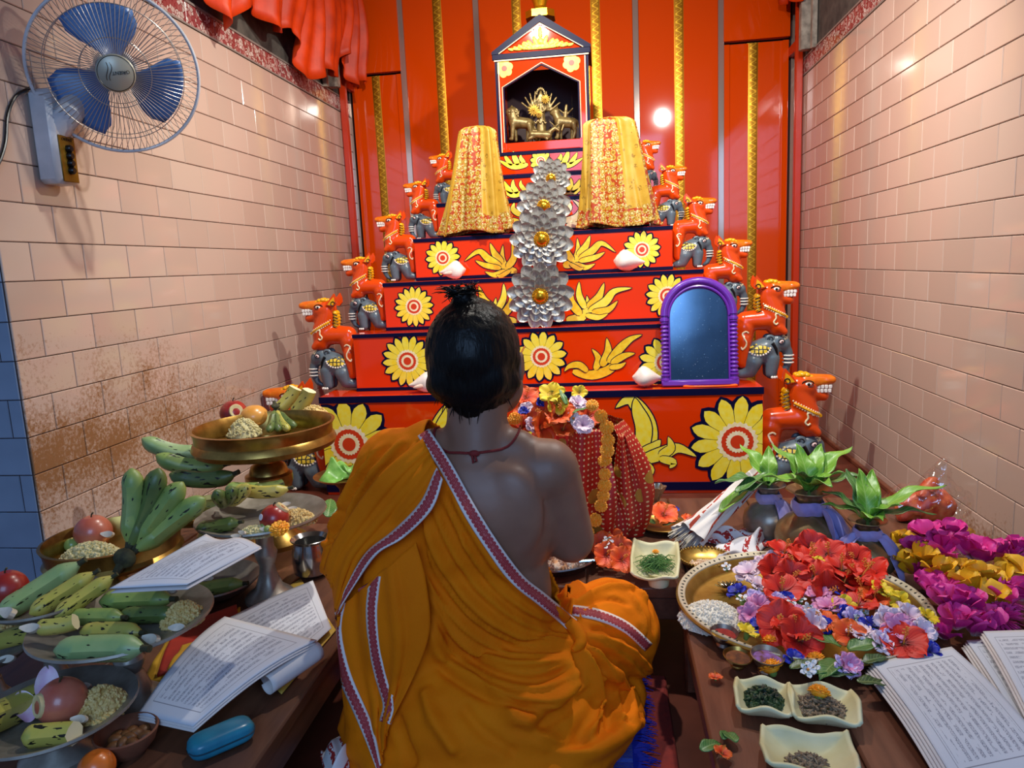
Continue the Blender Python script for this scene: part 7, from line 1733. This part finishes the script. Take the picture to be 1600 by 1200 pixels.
# heap of hibiscus and small dishes beside the pot
for i, (px, py, lab) in enumerate(((955, 848, 'orange hibiscus at the top of the heap beside the pot'), (968, 862, 'orange hibiscus in the middle of the heap beside the pot'), (948, 872, 'orange hibiscus left in the heap beside the pot'), (972, 880, 'orange hibiscus nearest to the grass trough'), (942, 855, 'orange hibiscus touching the red flap'))): F_HIBO(T(px, py, ZT+.03)+Vector((0, 0, .006)), (.65+r_.uniform(-.3, .3), r_.uniform(-.4, .4), r_.uniform(0, 6)*0), .85, lab, 'hibiscus heap beside the pot')
for i, (px, py) in enumerate(((950, 855), (960, 835), (945, 862))): F_WHT(T(px, py, ZT+.04)+Vector((0, 0, .015)), tilt(.3), 1.2, 'tiny white blossom on the hibiscus heap', 'tiny white blossoms beside the pot')
p = T(1035, 822, ZT+.01); r = rpx(38, p); m = MB(); m.lathe([(r*.6, 0), (r*.8, .006), (r, .018), (r*.96, .019), (r*.75, .010), (.001, .006)], 40); m.build('brass_dish', MT_BRASS, None, (p.x, p.y, ZT), label='small brass dish of leaves and an orange hibiscus', cat='dish')
F_HIBO((p.x+.005, p.y+.015, ZT+.035), (.5, 0, .3), 1.0, 'orange hibiscus with a tall stamen in the small dish'); 
for i, (dx, dy, rz, mi) in enumerate(((-.02, -.01, .9, 1), (.0, -.02, -1.2, 2), (-.03, .01, 1.8, 2))): leaf((p.x+dx, p.y+dy, ZT+.02), .045, .026, (.3, .1, rz), mi, ('light leaf at the front of the small dish', 'dark leaf at the right of the small dish', 'dark leaf at the left of the small dish')[i], seed=50+i)
F_HIBO(T(1075, 812, ZT+.015), tilt(.3), .5, 'orange bloom on the table right of the small dish'); F_BLU(T(1055, 797, ZT+.012), tilt(.3), .6, 'single blue bud on the dark table')
p = T(1026, 800, ZT); m = MB(); R6 = lambda a, j: 1+(.14*math.cos(6*a) if j > 3 else .03)
m.lathe([(.022, 0), (.02, .006), (.010, .015), (.016, .03), (.022, .045), (.030, .062), (.028, .062), (.018, .04), (.001, .03)], 36, wob=R6); m.build('lotus_cup', brass_mat('pale_pewter', '#a89a84', '#c8bca4', .25), None, (p.x, p.y+.05, ZT), label='small pewter cup with a petal shaped rim', cat='cup')
# silver plate at the hand
p = T(880, 872, ZT+.02); t = thing('silver_plate', (p.x-.03, p.y+.02, ZT), 'bright steel plate by the hands of the seated person', 'plate')
m = MB(); m.lathe([(.001, 0), (.085, 0), (.10, .008), (.112, .024), (.118, .026), (.116, .029), (.108, .026), (.096, .010), (.001, .004)], 56); m.build('dish', MT_STL, t)
pile((p.x, p.y, ZT+.005), .05, .04, .02, 160, .006, M('shredded_coconut', '#e8e0d4', '#d8a070', rough=.7, scale=90), 'shredded white offering on the bright steel plate', 61, 'offering')
m = MB(); a1, a2 = T(945, 872, ZT+.03), T(915, 828, ZT+.05); m.tube(catmull([a1+Vector((-.06, -.01, -.005)), a1, a1.lerp(a2, .4)+Vector((.004, 0, 0)), a2], 5), [.0035]*16, 8); m.build('brass_tongs', MT_STL, None, None, label='curved steel handle standing at the plate edge', cat='handle')

# ------------------------------------------------------------------ fabric garland at the far right
gb0 = T(1500, 930, ZT); fg = thing('fabric_garland', (gb0.x, gb0.y, ZT), 'artificial garland of magenta and yellow fabric flowers', 'garland')
FB = {k: [ruffle_petal(.052, .06, .004, PM[k], 70+i, .75, name='petal') for i in range(3)] for k in ('mag', 'gold')}
def fuzzy(c, k, r):
    m = MB(); rr = random.Random(int(r*1e5)+len(k))
    for i in range(220):
        d = Vector((rr.gauss(0, 1), rr.gauss(0, 1), rr.gauss(0, .6))).normalized(); m.add([c+d*r*.2, c+d*r*rr.uniform(.85, 1.1)+Vector((.003, 0, 0)), c+d*r*rr.uniform(.8, 1.0)+Vector((-.002, .003, 0))], [(0, 1, 2)], 0, [(.5, .1), (.4, 1), (.6, 1)])
    m.build('tassel', PM[k], fg)
bl = [('mag', 1448, 846, .05, .95), ('mag', 1485, 842, .045, .9), ('mag', 1462, 878, .045, 1.0), ('mag', 1528, 880, .04, 1.1), ('gold', 1412, 862, .03, .9), ('gold', 1425, 898, .025, 1.0), ('mag', 1468, 942, .03, 1.05), ('mag', 1498, 968, .025, 1.0), ('gold', 1510, 935, .04, 1.05), ('gold', 1545, 945, .035, .9), ('mag', 1520, 995, .015, .9), ('gold', 1590, 905, .03, 1.0), ('mag', 1440, 905, .02, .8), ('mag', 1475, 1000, .012, .7), ('mag', 1470, 862, .06, .9), ('mag', 1505, 868, .05, .95), ('mag', 1550, 875, .035, 1.0), ('mag', 1482, 955, .04, .95), ('mag', 1512, 955, .04, .9), ('mag', 1455, 928, .025, .9), ('mag', 1495, 985, .03, .9), ('mag', 1540, 985, .02, .9), ('mag', 1565, 955, .02, .95), ('mag', 1432, 868, .05, .8), ('gold', 1440, 882, .045, .9), ('gold', 1470, 908, .04, .95), ('gold', 1500, 905, .035, .9), ('gold', 1532, 915, .03, .95), ('gold', 1565, 915, .025, .9), ('gold', 1400, 880, .03, .8), ('gold', 1420, 885, .035, .8), ('mag', 1590, 870, .03, .9), ('mag', 1595, 940, .02, .9)]
for i, (k, px, py, dz, sc) in enumerate(bl):
    c = T(px, py, ZT+dz)
    for j in range(4):
        o = obj('petal', FB[k][(i+j) % 3], fg); o.location = (c.x-gb0.x, c.y-gb0.y, dz); o.rotation_euler = (.6+r_.uniform(-.35, .35), r_.uniform(-.3, .3), 2*PI*j/4+i); o.scale = (sc,)*3
for k, px, py, dz, r in (('gold', 1482, 902, .04, .033), ('mag', 1578, 872, .03, .036), ('gold', 1545, 905, .03, .03), ('mag', 1565, 935, .03, .04), ('mag', 1565, 965, .025, .034)):
    c = T(px, py, ZT+dz); fuzzy(Vector((c.x-gb0.x, c.y-gb0.y, dz)), k, r)
m = MB()
for i in range(4): c = T(1514+4*i, 894, ZT+.05); m.ell((c.x-gb0.x, c.y-gb0.y, .055), .0052, 8, 6)
m.build('white_beads', MT_WHITE, fg)
# ------------------------------------------------------------------ bag, ring plate and manuscripts at the right
bp = T(1452, 822, ZT); bgz = thing('plastic_bag', (bp.x, bp.y+.05, ZT), 'clear plastic bag with a red packet inside beside the right wall', 'bag')
me = blob_mesh([((-.03, 0, .03), (.05, 0, .035), .04, .035), ((.01, 0, .05), (.02, .0, .10), .04, .016)], .008, 3); co = np.empty(len(me.vertices)*3); me.vertices.foreach_get('co', co); co = co.reshape(-1, 3)
for i in range(len(co)): co[i] += .012*noise.noise(Vector(co[i])*40)
me.vertices.foreach_set('co', co.ravel()); mats_on(me, M('red_packet', '#b8321e', '#d86a3a', rough=.4, scale=50)); obj('red_packet', me, bgz)
me = blob_mesh([((-.05, 0, .04), (.08, 0, .04), .05, .045), ((.02, 0, .06), (.05, .0, .15), .05, .018)], .008, 3); co = np.empty(len(me.vertices)*3); me.vertices.foreach_get('co', co); co = co.reshape(-1, 3)
for i in range(len(co)): v_ = Vector(co[i]); co[i] += .018*abs(noise.noise(v_*28))+.008*noise.noise(v_*70)
co[:, 2] = np.maximum(co[:, 2], .001); me.vertices.foreach_set('co', co.ravel())
n = N('clear_plastic_film'); gl_ = n.n('ShaderNodeBsdfGlossy'); gl_.inputs['Roughness'].default_value = .08; tr_ = n.n('ShaderNodeBsdfTransparent'); mx = n.n('ShaderNodeMixShader'); mx.inputs[0].default_value = .13
n.t.links.new(tr_.outputs[0], mx.inputs[1]); n.t.links.new(gl_.outputs[0], mx.inputs[2]); n.t.links.new(mx.outputs[0], n.t.nodes['Material Output'].inputs[0]); mats_on(me, n.m); obj('film', me, bgz)
p = T(1490, 838, ZT); m = MB(); m.lathe([(.022, .004), (.034, .002), (.042, .008), (.046, .018), (.043, .019), (.034, .010), (.024, .010)], 36); m.build('brass_ring_plate', MT_BRASS2, None, (p.x, p.y, ZT), label='small brass ring shaped stand by the right wall', cat='ring stand')
def stack(quad, label, pages, seed, z0, bend, name='handwritten_manuscript'):
    o0 = (Vector(quad[0])+Vector(quad[2]))/2; o0.z = ZT; t = thing(name, o0, label, 'manuscript')
    for i in range(pages):
        top = i == pages-1; k = pages-1-i; dx = Vector((-.0035*k, -.002*k, -.0035*k))
        sheet('page' if top else 'under_page', [Vector(q)+dx for q in quad], PAP[seed % 3] if top else MT_PLAIN, t, bend, o=o0, th=.002)
    return t
zq = ZT+.03
stack([T(1362, 1036, zq), T(1487, 1012, zq+.004), T(1660, 1200, zq), T(1500, 1235, zq-.008)], 'handwritten pages fanned at the lower right before the tray', 5, 2, zq, lambda u, v: (0, 0, .012*math.sin(PI*v*.9)-.006*v*v))
zq = ZT+.045
stack([T(1536, 988, zq), T(1650, 984, zq), T(1740, 1130, zq), T(1612, 1125, zq)], 'upper handwritten pages cut off by the right picture edge', 3, 1, zq, lambda u, v: (0, 0, .006*math.sin(PI*v)))
zq = ZT+.028
stack([T(1510, 1002, zq), T(1610, 996, zq), T(1720, 1150, zq), T(1600, 1145, zq)], 'pinkish handwritten pages under the stack at the right edge', 4, 0, zq, lambda u, v: (0, 0, .004*math.sin(PI*v)))
p = T(1570, 1110, ZT); sheet('yellow_cloth', [T(1540, 1060, ZT+.004), T(1600, 1050, ZT+.004), T(1640, 1160, ZT+.004), T(1570, 1170, ZT+.004)], MATS['yellow_folder'], None, lambda u, v: (0, 0, .004+.004*math.sin(6*u+3*v)), th=.004)
tag(bpy.context.scene.objects['yellow_cloth.001'] if 'yellow_cloth.001' in bpy.data.objects else bpy.data.objects['yellow_cloth'], 'yellow cloth showing under the manuscripts at the right', 'cloth')
marigold(q4(438, 822, .010), .021, 'marigold lying before the apple on the dark bronze dish', rot=(.5, 0, 0))
# small green bundle on a dish at the far left of the altar foot
p = atY(540, 745, 2.35); m = MB(); m.lathe([(.04, 0), (.09, .008), (.11, .02), (.107, .021), (.08, .012), (.001, .008)], 36); zz_ = p.z-.01
t = thing('offering_stand', (p.x, 2.35, 0.0), 'low brass stand with a green bundle before the left sunflower', 'offering stand', group='offering stands'); m.xf(Matrix.Translation((0, 0, zz_))); m.build('dish', MT_BRASS, t); m = MB(); m.lathe([(.07, 0), (.06, .02), (.025, .05), (.025, zz_-.03), (.05, zz_+.002)], 28); m.build('pedestal', MT_BRASS, t)
crumple('green_bundle', (p.x, 2.35, zz_+.012), .15, .12, .075, .4, M('green_foil', '#5a9a3a', '#8ac466', rough=.35, scale=30), 'crumpled light green bundle on the low brass stand', 'bundle', 17)
leaf(T(512, 808, .26), .09, .05, (.5, .2, .3), 1, 'green leaf peeking out left of the saffron cloth', seed=61)
